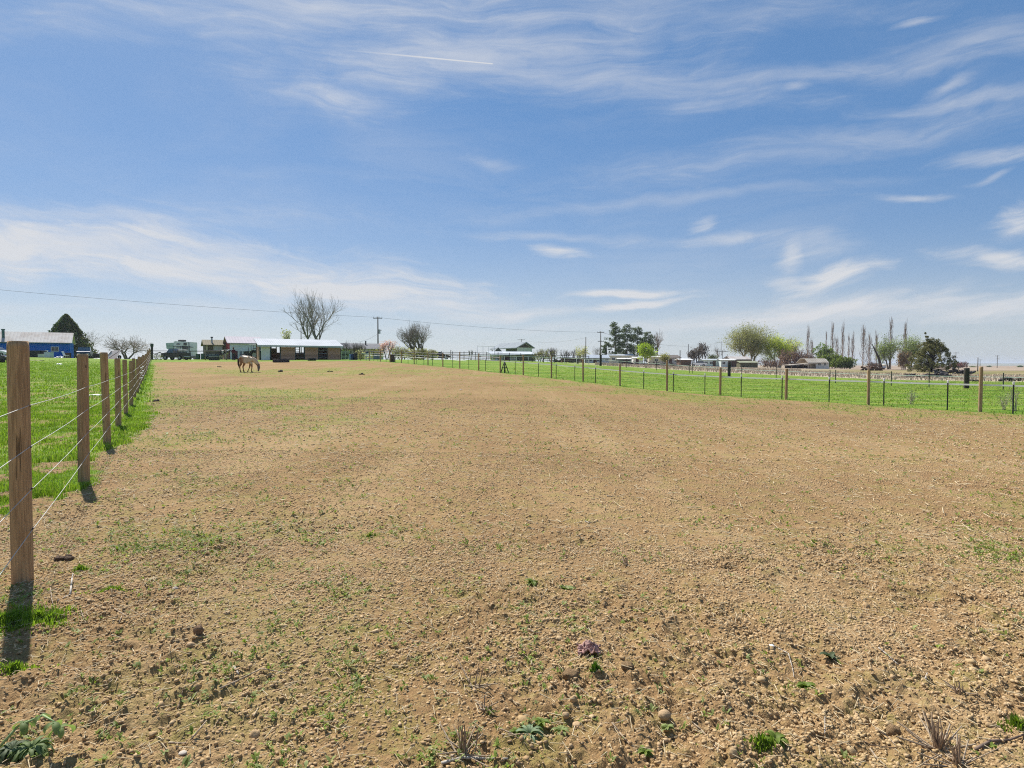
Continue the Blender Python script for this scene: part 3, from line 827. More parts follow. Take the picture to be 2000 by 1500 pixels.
for j in (-1, -2, -3):          # posts that continue to the right, outside the frame
    Y = rposts[0][1] - 3.45 * -j; X = a_r + b_r * Y
    o = post_mesh(rng_, .062, 1.6, (0, 0)).build('post', PALEWOOD, rf, True); o.location = (X, Y, ghf(X, Y))
    rposts.insert(0, (X, Y, ghf(X, Y)))
tpx = [1990, 1860, 1734, 1626, 1533, 1452.5, 1381, 1318.8, 1260.5, 1213, 1165.8, 1125, 1088.5, 1053.6, 1008, 949.5, 917, 885.5, 846, 829, 815, 798, 773, 755, 739, 731, 716]
TG = M('dark_green_stake', (.020, .035, .028), (.05, .04, .03), .6)
for j, pxx in enumerate(tpx):
    u = (pxx - 1000) / F; Y = a_r / (u - b_r) + .12; X = a_r + b_r * Y; z = ghf(X, Y)
    Ht = 1.06 if Y < 60 else 1.25
    mb = MB().box((0, 0, Ht / 2 - .1), (.045, .010, Ht + .2)).box((0, .02, Ht / 2 - .1), (.010, .035, Ht + .2))
    for q in range(int(Ht / .09)): mb.box((0, -.008, .1 + q * .09), (.016, .010, .025))
    st = mb.build('steel_stake', TG, rf); st.location = (X, Y, z)
    if Y < 50:
        c_ = MB().box((0, 0, Ht + .01), (.06, .05, .11), None, .012).build('tape_clip', WHITE, st)
def strand(root, name, pts, r, mat, flat=0, sag=.01):
    fine = []
    for a_, b_ in zip(pts[:-1], pts[1:]):
        for t in (0, .33, .66):
            q = Vector(a_).lerp(Vector(b_), t); q.z -= sag * math.sin(math.pi * t); fine.append(q)
    fine.append(Vector(pts[-1]))
    mb = MB()
    if flat:
        vs = []; fs = []
        for q in fine:
            vs += [q + Vector((0, -.004, -flat)), q + Vector((0, .004, -flat)), q + Vector((0, .004, flat)), q + Vector((0, -.004, flat))]
        for i in range(len(fine) - 1):
            for e in range(4): fs.append((i * 4 + e, i * 4 + (e + 1) % 4, i * 4 + 4 + (e + 1) % 4, i * 4 + 4 + e))
        mb.add(vs, fs)
    else: mb.path(fine, [r] * len(fine), 4)
    return mb.build(name, mat, root)
DULLW = M('dull_fence_wire', (.30, .32, .22), (.22, .24, .16), 1.0, spec=0)
TAPE = M('white_fence_tape', (.84, .86, .80), (.74, .78, .70), .6)
off = Vector((.04, .07, 0))
strand(rf, 'tape', [Vector((x, y, z + (.98 if y < 45 else 1.0))) + off for (x, y, z) in rposts], 0, TAPE, flat=.030)
for hgt in (.78, .56, .34, .12):
    strand(rf, 'wire', [Vector((x, y, z + hgt)) + off * 1.3 for (x, y, z) in rposts[:14]], .0032, DULLW)
# far part of the same line carries a dark pipe rail
strand(rf, 'top_rail', [Vector((x, y, z + 1.28)) + off for (x, y, z) in rposts[12:]], .035, DARKMETAL)

# ------------------------------------------------------------------ second fence: thick dark posts, steel stakes, white tape
sf = thing('far_electric_fence', 'farther pasture fence with thick black posts and a thin white tape beyond the near one', 'fence', (0, 0, 0))
def on2(u):      # the fence line X = 57.6 - .565 Y
    Y = 57.6 / (u + .565); return 57.6 - .565 * Y, Y
pts2 = []
for pxx, big in [(2060, 0), (1960, 0), (1888, 1), (1815, 0), (1741, 0), (1632, 0), (1621, 0), (1516, 0), (1448.5, 0), (1424, 1), (1352, 0), (1347, 0), (1282, 0), (1223.5, 0), (1173, 1), (1130, 0), (1098, 0), (1070, 0)]:
    u = (pxx - 1000) / F; X, Y = on2(u); z = ghf(X, Y)
    if big:
        o = post_mesh(rng_, .17 if pxx > 1800 else .15, 1.47, (0, 0), taper=1).build('post', TIEWOOD, sf, True); o.location = (X, Y, z); o['label'] = 'thick black creosoted post'
    else:
        o = MB().box((0, 0, .5), (.05, .05, 1.3)).build('steel_stake', TG, sf); o.location = (X, Y, z)
    pts2.append(Vector((X, Y, z + (.86 if pxx > 1500 else .80))))
strand(sf, 'tape', pts2, 0, TAPE, flat=.022)
strand(sf, 'wire', [p_ - Vector((0, 0, .38)) for p_ in pts2], .004, DULLW)

# ------------------------------------------------------------------ dark pipe corral rails behind the centre pasture
def rail_fence(name, label, p0, p1, posts, heights, post_h, r, mat, prad=.05, cat='fence'):
    """p0, p1: (px, Y)"""
    A_ = ground_at(*p0); B_ = ground_at(*p1)
    root = thing(name, label, cat, A_)
    L_ = []
    for i in range(posts + 1):
        t = i / posts; X = A_.x + (B_.x - A_.x) * t; Y = A_.y + (B_.y - A_.y) * t; z = ghf(X, Y)
        q = Vector((X, Y, z)) - A_; L_.append(q)
        MB().tube(q - Vector((0, 0, .2)), q + Vector((0, 0, post_h)), prad, prad, 8).build('post', mat, root, True)
    for h in heights:
        mb = MB()
        mb.path([q + Vector((0, -prad, h)) for q in L_], [r] * len(L_), 6); mb.build('rail', mat, root)
    return root
rail_fence('corral_fence', 'dark pipe corral fence along the far edge of the centre pasture', (862, 92), (1150, 92), 13, (.35, .62, .9, 1.15), 1.3, .035, DARKMETAL)
rail_fence('rope_fence', 'thin tall wire and stake fence left of the high roofed barn', (932, 98), (966, 98), 3, (2.25,), 2.3, .02, GALV, .03)
rail_fence('white_rail_fence', 'low white rail fence in front of the dark corral rails', (870, 89), (1150, 87), 12, (.78,), .8, .035, WHITE, .03)
rail_fence('pipe_corral', 'brown pipe corral fence at the far left corner in front of the dark pickup', (294, 88.5), (401, 89), 2, (1.32,), 1.5, .04, M('rusty_pipe', (.11, .075, .055), (.06, .045, .035), .8), .07)
rail_fence('stall_rail', 'thin dark rail between the white camper and the cottage', (372, 90), (401, 90), 1, (1.28,), 1.35, .03, DARKMETAL, .04)
rail_fence('paddock_rail', 'pale wooden rail fence in front of the olive cottage', (401, 88), (442, 88), 1, (1.30,), 1.5, .045, M('grey_rail', (.30, .25, .19), (.2, .16, .12), .85), .075)
# white rope rail behind the right fence (y = 692 line)
strand(rf, 'rope', [Vector((x + .6, y + .6, z + .72)) for (x, y, z) in rposts[14:]], .02, WHITE)
# galvanised gate by the shed
def pipe_gate(label, px0, px1, Y, mat, bars=6, H=1.25):
    A_ = ground_at(px0, Y); B_ = ground_at(px1, Y); W_ = B_.x - A_.x
    g = thing('farm_gate', label, 'gate', A_, 0, 'farm gates')
    fr_ = MB()
    for a_, b_ in (((0, 0, .15), (0, 0, H)), ((W_, 0, .15), (W_, 0, H)), ((0, 0, .15), (W_, 0, .15)), ((0, 0, H), (W_, 0, H)), ((W_ / 2, 0, .15), (W_ / 2, 0, H))): fr_.tube(a_, b_, .035, .035, 6)
    fr_.build('frame', mat, g)
    for i in range(1, bars): MB().tube((0, 0, .15 + (H - .15) * i / bars), (W_, 0, .15 + (H - .15) * i / bars), .026, .026, 6).build('rail', mat, g)
    return g
GREENGATE = M('pale_green_gate', (.40, .48, .42), (.28, .36, .30), .5)
pipe_gate('pale galvanised gate leaning against the wooden end panel of the shed', 667, 682, 89.5, GREENGATE)

# mineral feeder: black A-frame standing in the right pasture beside the fence
af = thing('pyramid_frame', 'black tripod frame of leaning poles standing behind the near fence', 'feeder', ground_at(985.5, 52.5))
BL = M('charred_pole', (.028, .03, .028), (.05, .05, .045), .85)
top = Vector((0, 0, 1.0))
for b_ in ((-.33, -.2, 0), (.36, -.18, 0), (.0, -.42, 0), (.05, .35, 0)):
    MB().tube(Vector(b_) - Vector((0, 0, .05)), top + Vector((b_[0] * -.12, 0, .08)), .045, .035, 8).build('leg', BL, af, True)
MB().tube((-.2, -.15, .42), (.22, -.12, .42), .03, .03, 8).build('crossbar', BL, af)
# ------------------------------------------------------------------ buildings
def window(root, x, z, w_, h, y=0, fr=WHITE, gl=GLASS, mull=True, t=.08):
    f = MB()
    for (c, d) in (((x - w_ / 2, y - .02, z + h / 2), (t, .07, h + t)), ((x + w_ / 2, y - .02, z + h / 2), (t, .07, h + t)),
                   ((x, y - .02, z), (w_ - t - .004, .07, t)), ((x, y - .02, z + h), (w_ - t - .004, .07, t))): f.box(c, d)
    if mull: f.box((x, y - .02, z + h / 2), (t * .6, .06, h - t - .004))
    fo = f.build('window', fr, root)
    MB().box((x, y - .012, z + h / 2), (w_ - t, .02, h - t)).build('pane', gl, fo)
    return fo
def door(root, x, z, w_, h, y=0, m_=None):
    d = MB().box((x, y - .03, z + h / 2), (w_, .06, h), None, .01).build('door', m_ or WHITE, root)
    MB().box((x + w_ * .38, y - .08, z + h * .48), (.05, .05, .16), None, .01).build('handle', DARKMETAL, d)
    return d
def gable(root, W_, Dp, eave, ridge, wall, roof, along='x', over=.35, th=.12, x0=0, y0=0, gw=None, z0=-.4, ridge_in=0):
    """gabled block: ridge along x (long side faces the camera) or along y (gable faces it)"""
    if along == 'x':
        poly = [(y0, z0), (y0 + Dp, z0), (y0 + Dp, eave), (y0 + Dp / 2, ridge), (y0, eave)]
        MB().prism(poly, x0, x0 + W_, 'x').build('wall', wall, root)
        k_ = (ridge - eave) / (Dp / 2)
        for sg in (-1, 1):
            ya = y0 + Dp / 2 + sg * (Dp / 2 + over); za = eave - k_ * over
            p_ = [(y0 + Dp / 2 + sg * .0, ridge + .02), (ya, za + .02), (ya, za + .02 + th), (y0 + Dp / 2, ridge + .02 + th)]
            MB().prism(p_, x0 - over, x0 + W_ + over, 'x').build('roof', roof, root)
        if gw:
            for xx in (x0 - .02, x0 + W_ + .005):
                MB().prism([(y0 + .02, eave + .01), (y0 + Dp - .02, eave + .01), (y0 + Dp / 2, ridge - .02)], xx, xx + .015, 'x').build('gable_panel', gw, root)
    else:
        poly = [(x0, z0), (x0 + W_, z0), (x0 + W_, eave), (x0 + W_ / 2, ridge), (x0, eave)]
        MB().prism(poly, y0, y0 + Dp, 'y').build('wall', wall, root)
        k_ = (ridge - eave) / (W_ / 2)
        for sg in (-1, 1):
            xa = x0 + W_ / 2 + sg * (W_ / 2 + over); za = eave - k_ * over
            p_ = [(x0 + W_ / 2, ridge + .02), (xa, za + .02), (xa, za + .02 + th), (x0 + W_ / 2, ridge + .02 + th)]
            MB().prism(p_, y0 - over, y0 + Dp + over, 'y').build('roof', roof, root)
        if gw:
            MB().prism([(x0 + .1, eave + .01), (x0 + W_ - .1, eave + .01), (x0 + W_ / 2, ridge - .05)], y0 - .03, y0 - .004, 'y').build('gable_panel', gw, root)
def span(px0, px1, Y): return X_at(px1, Y) - X_at(px0, Y)
def zr(py, Y, g): return Z_at(py, Y) - g

def along(px_, Y0, X0, rz_):      # distance along a front wall that starts at (X0, Y0) and runs at angle rz_, to photo column px_
    u = (px_ - 1000) / F; return (u * Y0 - X0) / (math.cos(rz_) - u * math.sin(rz_))
RZ = math.radians(30)             # the farm buildings stand square to the field
# blue machine shed
Y = 112.; g = ground_at(137, Y); rz = math.radians(31)
bb = thing('blue_shed', 'long bright blue metal shed with a white ribbed roof', 'shed', g, rz)
BLUEM = ribmat('blue_sheet', (.012, .13, .55), (.02, .15, .58), .4, 0, .5)
WR = ribmat('white_roof_sheet', (.50, .48, .45), (.37, .32, .28), .5, 0, .5)
ev = zr(669, Y, g.z); rg = zr(652.5, Y, g.z) + .25
gable(bb, 24, 7.0, ev, rg, BLUEM, WR, 'x', .35, .1, x0=-24)
MB().prism([(.02, ev + .01), (6.98, ev + .01), (3.5, rg - .02)], .005, .02, 'x').build('gable_panel', ribmat('white_sheet', (.58, .62, .62), (.46, .5, .5), .3, 1), bb)
MB().tube((-9.6, 1.2, ev - .1), (-9.6, 1.2, rg + .35), .22, .22, 12).tube((-9.6, 1.2, rg + .3), (-9.6, 1.2, rg + .45), .3, .3, 12).build('flue', M('green_grey_flue', (.08, .16, .15), (.05, .1, .1), .5), bb)
door(bb, -5.5, 0, 1.0, 2.1, 0, BLUEM)
window(bb, -2.2, 1.2, 1.1, .8, 0)

# olive cottage
Y = 104.; g = ground_at(401.5, Y); W_ = along(447, Y, g.x, RZ)
co = thing('cottage', 'small olive brown cottage with a khaki roof and a wide white picture window', 'house', g, RZ)
KHAKI = ribmat('khaki_roof', (.23, .205, .14), (.17, .15, .10), .35, 0, .7)
OLIVE = boardmat('olive_siding', (.17, .15, .10), (.13, .115, .08), .18)
ev = zr(673.5, Y, g.z); rg = zr(663.5, Y, g.z)
gable(co, W_, 6, ev, rg, OLIVE, KHAKI, 'x', .35, .1)
window(co, W_ * .54, zr(684, Y, g.z), W_ * .36, zr(675, Y, g.z) - zr(684, Y, g.z), 0, WHITE, M('curtained_window', (.50, .56, .56), (.40, .46, .46), .3), True)
MB().box((W_ * .06, -.05, ev / 2), (.28, .09, ev - .02)).build('corner_board', M('cream_board', (.52, .47, .32), (.42, .38, .26), .8), co)
fl_ = MB().tube((W_ * .30, 1.0, ev), (W_ * .30, 1.0, zr(658, Y, g.z)), .14, .14, 10).build('flue', GALV, co)
MB().tube((W_ * .30, 1.0, zr(659, Y, g.z)), (W_ * .30, 1.0, zr(657, Y, g.z)), .22, .16, 10).build('cap', DARKMETAL, fl_)

# red and white barn house
Y = 100.; g = ground_at(449, Y); W_ = along(511, Y, g.x, RZ)
rb = thing('red_white_barn', 'red barn with white front wall, dark red doors and a pale lilac roof', 'barn', g, RZ)
LIL = ribmat('lilac_grey_roof', (.46, .43, .455), (.37, .345, .365), .45, 0, .5)
REDW = boardmat('barn_red_siding', (.32, .05, .05), (.26, .038, .04), .2)
PWH = ribmat('white_blue_siding', (.74, .78, .84), (.66, .70, .76), .25, 2, .6)
ev = zr(670, Y, g.z); rg = zr(656.5, Y, g.z)
gable(rb, W_, 8, ev, rg, REDW, LIL, 'x', .4, .12)
MB().box((W_ / 2, -.03, ev * .76), (W_ - .02, .05, ev * .44)).build('front_fascia', PWH, rb)
for xx in (.18, W_ * .27, W_ * .54, W_ * .60, W_ - .14): MB().box((xx, -.05, ev * .27), (.26, .07, ev * .53)).build('white_trim', WHITE, rb)
MB().box((W_ * .41, -.03, ev * .26), (W_ * .25, .04, ev * .51)).build('window_wall', PWH, rb)
window(rb, W_ * .345, ev * .16, W_ * .10, ev * .36, -.05, WHITE, BLUEGLASS, True)
window(rb, W_ * .465, ev * .16, W_ * .10, ev * .36, -.05, WHITE, GLASS, True)
door(rb, W_ * .15, 0, W_ * .17, ev * .52, 0, M('dark_red_door', (.12, .02, .03), (.09, .016, .024), .6))
door(rb, W_ * .79, 0, W_ * .30, ev * .50, 0, M('dark_red_door', (.12, .02, .03)))
sh = MB().box((-.45, 1.6, ev * .60), (1.0, 3, .12), (0, -.12, 0)).build('porch_roof', M('pink_roof', (.55, .40, .38), (.45, .32, .3), .6), rb)
MB().box((-.42, 1.4, ev * .28), (.8, 2.6, ev * .56)).build('porch_wall', M('pinkish_boards', (.32, .20, .17), (.26, .16, .13), .8), rb)

# loafing shed (three sided stalls)
Y = 88.5; g = ground_at(508, Y); W_ = along(665, Y, g.x, RZ)
ls = thing('stall_shed', 'long low open horse shed with white roof, plank partitions and one white sheet door', 'shed', g, RZ)
STW = boardmat('stall_planks', (.56, .31, .21), (.42, .24, .165), .24)
WSH = ribmat('shed_white_sheet', (.52, .54, .56), (.42, .44, .46), .3, 0, .7)
WDR = ribmat('white_door_sheet', (.84, .84, .80), (.62, .62, .60), .28, 0, .5)
PG = M('dark_green_frame', (.02, .05, .04), (.03, .05, .045), .6)
ev = zr(675.5, Y, g.z); rg = zr(665, Y, g.z)
dp = 3.6
MB().prism([(-.55, ev), (-.55, ev + .12), (dp + .3, rg + .45), (dp + .3, rg + .33)], -.35, W_ + .35, 'x').build('roof', WSH, ls)
MB().prism([(-.56, ev - .12), (-.56, ev - .005), (-.44, ev + .02), (-.44, ev - .12)], -.35, W_ + .35, 'x').build('fascia', WSH, ls)
def fx(px_): return along(px_, Y, g.x, RZ)
for px_ in (508.5, 529, 548, 577, 595, 622, 640, 665):
    MB().box((fx(px_), .06, ev / 2 - .1), (.16, .16, ev + .1)).build('post', PG if px_ < 640 else OLDWOOD, ls)
    MB().box((fx(px_), dp - .1, (rg + .2) / 2 - .1), (.14, .14, rg + .2)).build('post', OLDWOOD, ls)
MB().box(((fx(510.5) + fx(528)) / 2, .04, ev * .48), (fx(528) - fx(510.5), .05, ev * .93)).build('sheet_door', WDR, ls)
for a_, b_ in ((549, 576.5), (596, 621.5), (641, 664.5)):
    MB().box(((fx(a_) + fx(b_)) / 2, -.03, ev * .47), (fx(b_) - fx(a_), .06, ev * .93)).build('plank_panel', STW, ls)
for a_, b_ in ((509, 664.5),):       # low back wall, so that light shows above
    MB().box(((fx(a_) + fx(b_)) / 2, dp - .05, .55), (fx(b_) - fx(a_), .06, 1.25)).build('back_wall', boardmat('dark_red_planks', (.20, .085, .07), (.15, .07, .055), .2), ls)
MB().box((fx(540), dp - .6, 1.35), (1.1, .5, .9), None, .05).build('feeder_box', boardmat('feeder_planks', (.16, .10, .07), (.12, .08, .05), .2), ls)
for a_ in (538.5, 586): MB().box((fx(a_), dp - .15, 1.6), (.07, .07, 1.9)).build('stall_divider', DARKMETAL, ls)
for a_, b_ in ((578, 594), (623, 639)):
    for i in range(5 if a_ == 578 else 6):
        z_ = .22 + i * (.24 if a_ == 578 else .26)
        MB().tube((fx(a_), -.05, z_), (fx(b_), -.05, z_), .03, .03, 6).build('stall_bar', GALV if i % 2 else DARKMETAL, ls)
for x_ in (fx(508.5) + .02, fx(665) - .02): MB().box((x_, dp / 2, ev * .5), (.06, dp - .2, ev * .98)).build('end_wall', STW, ls)
MB().box(((fx(605) + fx(664)) / 2, dp - .16, ev * .72), (fx(664) - fx(605), .06, ev * .55)).build('back_wall', boardmat('dark_red_planks', (.20, .085, .07), (.15, .07, .055), .2), ls)
for i in range(3): MB().tube((fx(578), dp - .1, 1.35 + i * .32), (fx(594), dp - .1, 1.35 + i * .32), .03, .03, 6).build('stall_bar', DARKMETAL, ls)

# long low house behind the shed
Y = 118.; g = ground_at(655, Y); W_ = along(749, Y, g.x, RZ)
lh = thing('ranch_house', 'long low cream ranch house with a grey shingle roof behind blossoming shrubs', 'house', g, RZ)
GREYR = ribmat('grey_shingle', (.21, .21, .215), (.165, .165, .17), .5, 2, .85)
CREAM = boardmat('cream_siding', (.78, .75, .54), (.70, .68, .50), .2)
ev = zr(680.5, Y, g.z); rg = zr(669.5, Y, g.z)
gable(lh, W_, 9, ev, rg, CREAM, GREYR, 'x', .5, .12)
MB().tube((W_ * .72, 3.0, ev), (W_ * .72, 3.0, zr(663.5, Y, g.z)), .14, .14, 10).build('flue', DARKMETAL, lh)
for f_ in (.72, .50, .24): window(lh, W_ * f_, ev * .38, 1.3, ev * .35, 0)
door(lh, W_ * .61, 0, 1.0, 2.1)

# high roofed barn, centre
Y = 150.; g = ground_at(1002, Y)
hb = thing('high_barn', 'grey high roofed barn with an open lean-to, pale green gable wall and slatted gable', 'barn', g)
PALEG = ribmat('pale_green_sheet', (.60, .68, .57), (.52, .60, .5), .4, 0, .6)
GREYS = ribmat('grey_roof_sheet', (.27, .30, .325), (.21, .235, .255), .5, 1, .5)
SLAT = boardmat('dark_slats', (.13, .11, .09), (.08, .07, .06), .25, 0)
Y = 146.; g = Vector((X_at(1010, Y), Y, ghf(X_at(1010, Y), Y))); hb.location = g; hb.rotation_euler = (0, 0, RZ)
w1 = along(1041, Y, g.x, RZ)
ev = zr(679, Y, g.z); rg = zr(669, Y, g.z); dpt = 12.5
MB().prism([(0, -.3), (w1 * .93, -.3), (w1 * .93, ev), (w1 * .5, rg - .1), (0, ev)], 0, 5.5, 'y').build('wall', PALEG, hb)
MB().prism([(w1 * .07, ev + .05), (w1 * .88, ev + .05), (w1 * .5, rg - .25)], -.04, -.005, 'y').build('slatted_gable', SLAT, hb)
MB().prism([(w1 * .5, rg), (w1 * 1.04, ev - .15), (w1 * 1.04, ev + .03), (w1 * .5, rg + .2)], -.6, dpt, 'y').build('roof', GREYS, hb)
MB().prism([(w1 * .5, rg), (-.6, ev - .2), (-.6, ev - .02), (w1 * .5, rg + .2)], -.6, dpt, 'y').build('roof', GREYS, hb)
for (x_, y_) in ((-.3, 8.0), (-.3, 12.0), (w1 * .9, 12.0), (w1 * .45, 12.0)): MB().box((x_, y_, (ev - .3) / 2), (.18, .18, ev - .3)).build('post', OLDWOOD, hb)
MB().box((-.04, 2.6, ev - .75), (.05, 5.0, 1.2)).build('loft_wall', M('dark_loft', (.10, .12, .10), (.07, .08, .07), .8), hb)
# lower tan stable in front of it
Y = 136.; g = ground_at(966, Y); W_ = along(1046, Y, g.x, math.radians(12))
st = thing('tan_stable', 'low tan stable with white roof and dark red doorway in front of the high barn', 'stable', g, math.radians(12))
TAN = ribmat('tan_sheet', (.68, .60, .46), (.58, .50, .38), .4, 0, .6)
ev = zr(693, Y, g.z); rg = zr(686.5, Y, g.z)
WRF = ribmat('pale_blue_white_roof', (.50, .54, .575), (.41, .44, .47), .5, 0, .45)
MB().prism([(0, -.3), (6, -.3), (6, rg), (0, ev)], 0, W_, 'x').build('wall', TAN, st)
MB().prism([(-.6, ev - .05), (-.6, ev + .1), (6.4, rg + .15), (6.4, rg)], -.8, W_ + .3, 'x').build('roof', WRF, st)
door(st, W_ * .28, 0, W_ * .18, ev * .9, 0, M('oxide_red_door', (.13, .045, .04), (.1, .035, .03), .7))
door(st, W_ * .05, 0, W_ * .06, ev * .85, 0, WHITE)
for f_ in (.12, .20, .38, .48): MB().box((W_ * f_, -.04, ev * .47), (.15, .06, ev * .9)).build('trim', WHITE, st)
MB().box((W_ * .76, -.02, ev * .45), (W_ * .44, .03, ev * .9)).build('bay_shade_panel', M('khaki_bay_shade', (.22, .20, .14), (.17, .155, .11), .8), st)  # flat panel on the solid wall, shade of a bay put into its colour
gp = MB().prism([(W_ * .06, rg + .1), (W_ * .25, rg + .1), (W_ * .155, rg + 1.0)], 3.2, 3.5, 'y').build('dormer', M('dark_dormer', (.09, .10, .07), (.06, .07, .05), .8), st)

# small white roofed pens to the right of the barn
def simple_house(name, label, px0, px1, Y, pe, pr, wall, roof, depth=6, along='x', over=.3, gw=None, cat='house', wins=(), drs=(), rz=0, glass=GLASS):
    g_ = ground_at(px0, Y); W__ = span(px0, px1, Y)
    r = thing(name, label, cat, g_, rz)
    ev_ = max(zr(pe, Y, g_.z), 1.2); rg_ = max(zr(pr, Y, g_.z), ev_ + .25)
    gable(r, W__, depth, ev_, rg_, wall, roof, along, over, .1, gw=gw)
    for (f_, z_, w_, h_) in wins: window(r, W__ * f_, ev_ * z_, w_, min(h_, ev_ * .45), 0, gl=glass)
    for (f_, w_) in drs: door(r, W__ * f_, 0, w_, min(2.1, ev_ * .85), 0, M('brown_door', (.10, .06, .045)))
    return r
BRNR = ribmat('brown_grey_roof', (.16, .14, .125), (.12, .105, .095), .5, 2, .85)
BLGR = ribmat('blue_grey_roof', (.34, .38, .43), (.28, .31, .35), .5, 0, .5)
LBW = boardmat('light_blue_grey_siding', (.62, .67, .72), (.54, .58, .63), .2)
BEI = ribmat('beige_sheet', (.64, .60, .47), (.56, .52, .41), .4, 0, .7)
GRYW = boardmat('grey_siding', (.50, .49, .47), (.43, .42, .4), .2)
PGW = ribmat('pale_green_trailer', (.64, .75, .68), (.54, .65, .59), .3, 2, .6)
simple_house('pink_cottage', 'low building with dark red end wall left of the grey blue house', 1098, 1141, 175, 699.5, 695, M('dusky_red_wall', (.20, .09, .08), (.15, .07, .06), .8), WRF, 6)
simple_house('grey_blue_house', 'blue grey house with a hipped pale roof behind the tall crossarm pole', 1142, 1190, 185, 699.5, 693.3, LBW, BLGR, 9, wins=((.2, .35, 1.4, 1.0), (.6, .35, 1.6, 1.0), (.9, .35, 1.0, 1.0)), drs=((.42, 1.0),))
simple_house('beige_mobile_home', 'long beige mobile home under the dark pines', 1189, 1237, 200, 694.5, 692.5, BEI, WRF, 4.5, wins=((.2, .4, 1.2, .9), (.75, .4, 1.4, .9)), cat='mobile home')
simple_house('white_roof_lean_to', 'small open lean-to with bright white roof in front of the beige mobile home', 1208, 1232, 178, 701.5, 700, M('dark_green_wall', (.08, .11, .10), (.05, .07, .06), .8), WHITE, 4, drs=((.6, 1.4),), cat='shed')
simple_house('white_caravan', 'white boxy caravan beside the bright green young tree', 1237, 1256, 190, 699, 697.5, WHITE, WHITE, 2.6, drs=((.4, .9),), cat='caravan')
simple_house('cream_caravan', 'cream caravan with dark window right of the bright green young tree', 1268, 1293, 190, 697.5, 696, M('cream_paint', (.60, .56, .45), (.5, .46, .38), .6), WHITE, 2.6, wins=((.55, .45, 1.2, .7),), cat='caravan')
simple_house('grey_bungalow', 'grey bungalow with a brown hipped roof behind a small olive tree', 1286, 1329, 200, 699, 693.5, GRYW, BRNR, 9, wins=((.3, .35, 1.3, 1.0), (.8, .35, 1.2, 1.0)), drs=((.55, 1.0),))
simple_house('brown_hay_shed', 'brown open shed with a bright white sloping roof beside a tall pole', 1330, 1350, 180, 703, 701, boardmat('brown_shed_boards', (.17, .11, .08), (.12, .08, .06), .25), WHITE, 5, over=.5, cat='shed')
simple_house('green_mobile_home', 'pale green mobile home behind the white parked car', 1374, 1408, 195, 703, 701.5, PGW, WRF, 4.5, wins=((.15, .35, 1.0, .8), (.45, .35, 1.0, .8)), drs=((.62, .9),), cat='mobile home')
simple_house('white_mobile_home', 'white and mint mobile home below the dark gable of the old barn', 1408, 1436, 192, 703, 701.5, ribmat('mint_white_trailer', (.62, .70, .66), (.5, .58, .54), .3, 2, .6), WHITE, 4.5, wins=((.2, .35, 1.0, .8),), drs=((.6, .9), (.9, 1.6)), cat='mobile home')
simple_house('dark_gabled_barn', 'small barn with a dark brown gable left of the big budding tree', 1412, 1428, 215, 700, 695, BRNR, GREYS, 6, 'y', cat='barn', gw=SLAT)
simple_house('tin_roof_cabin', 'old cabin with patched rusty tin roof under the big budding tree', 1428, 1466, 205, 702, 696.5, M('brown_cabin_wall', (.16, .12, .09), (.11, .085, .06), .85), ribmat('patched_tin', (.44, .42, .40), (.28, .21, .17), .6, 0, .5), 7, drs=((.2, 1.2),), cat='cabin')
simple_house('moss_roof_shed', 'low shed with greenish weathered roof below the big budding tree', 1446, 1480, 196, 708.5, 705.5, M('olive_shed_wall', (.13, .125, .07), (.09, .09, .05), .85), ribmat('green_tin', (.30, .32, .22), (.2, .2, .14), .5, 0, .6), 5, cat='shed')

# old white shack with a long porch roof
Y = 190.; g = ground_at(1541, Y); W_ = span(1541, 1619, Y)
sk = thing('old_shack', 'old tan roofed shack with white end wall and long low porch roof', 'shack', g)
ev = zr(708, Y, g.z); rg = zr(701, Y, g.z)
TANR = ribmat('tan_tin_roof', (.42, .38, .32), (.32, .28, .23), .6, 0, .6)
SHW = boardmat('whitewashed_boards', (.80, .78, .70), (.68, .66, .6), .22)
MB().prism([(0, -.3), (7, -.3), (7, ev), (5, rg), (2, rg), (0, ev)], W_ * .66, W_, 'x').build('wall', SHW, sk)
MB().prism([(-.5, ev - .15), (2, rg + .02), (5, rg + .02), (7.5, ev - .15), (7.5, ev), (5, rg + .17), (2, rg + .17), (-.5, ev)], W_ * .46, W_ * .975, 'x').build('roof', TANR, sk)
MB().prism([(W_ * .0, zr(713.5, Y, g.z)), (W_ * .66, ev - .25), (W_ * .66, ev - .1), (0, zr(713.5, Y, g.z) + .15)], -1.2, 4, 'y').build('porch_roof', TANR, sk)
MB().box((W_ * .30, 3.2, zr(713.5, Y, g.z) * .5), (W_ * .58, .15, zr(713.5, Y, g.z) * .98)).build('back_wall', M('dark_porch_wall', (.075, .06, .05), (.05, .04, .035), .9), sk)
for f_ in (.03, .18, .33, .48, .62): MB().box((W_ * f_, -1.0, zr(713.2, Y, g.z) * .5), (.16, .16, zr(713.2, Y, g.z) * (1 + f_ * .6) * .98)).build('post', OLDWOOD, sk)
window(sk, W_ * .76, .9, .9, .8, 0, SHW); window(sk, W_ * .90, .9, .6, .8, 0, SHW)
simple_house('pale_hut', 'small white hut seen between the leaning dead trunk and the budding tree', 1717, 1731, 260, 717, 713.5, WHITE, TAN, 5, cat='hut')
simple_house('cream_trailer', 'cream flat roofed trailer left of the dark juniper', 1773, 1800, 230, 719.8, 718.6, M('cream_paint', (.60, .56, .45)), WHITE, 3, cat='trailer')

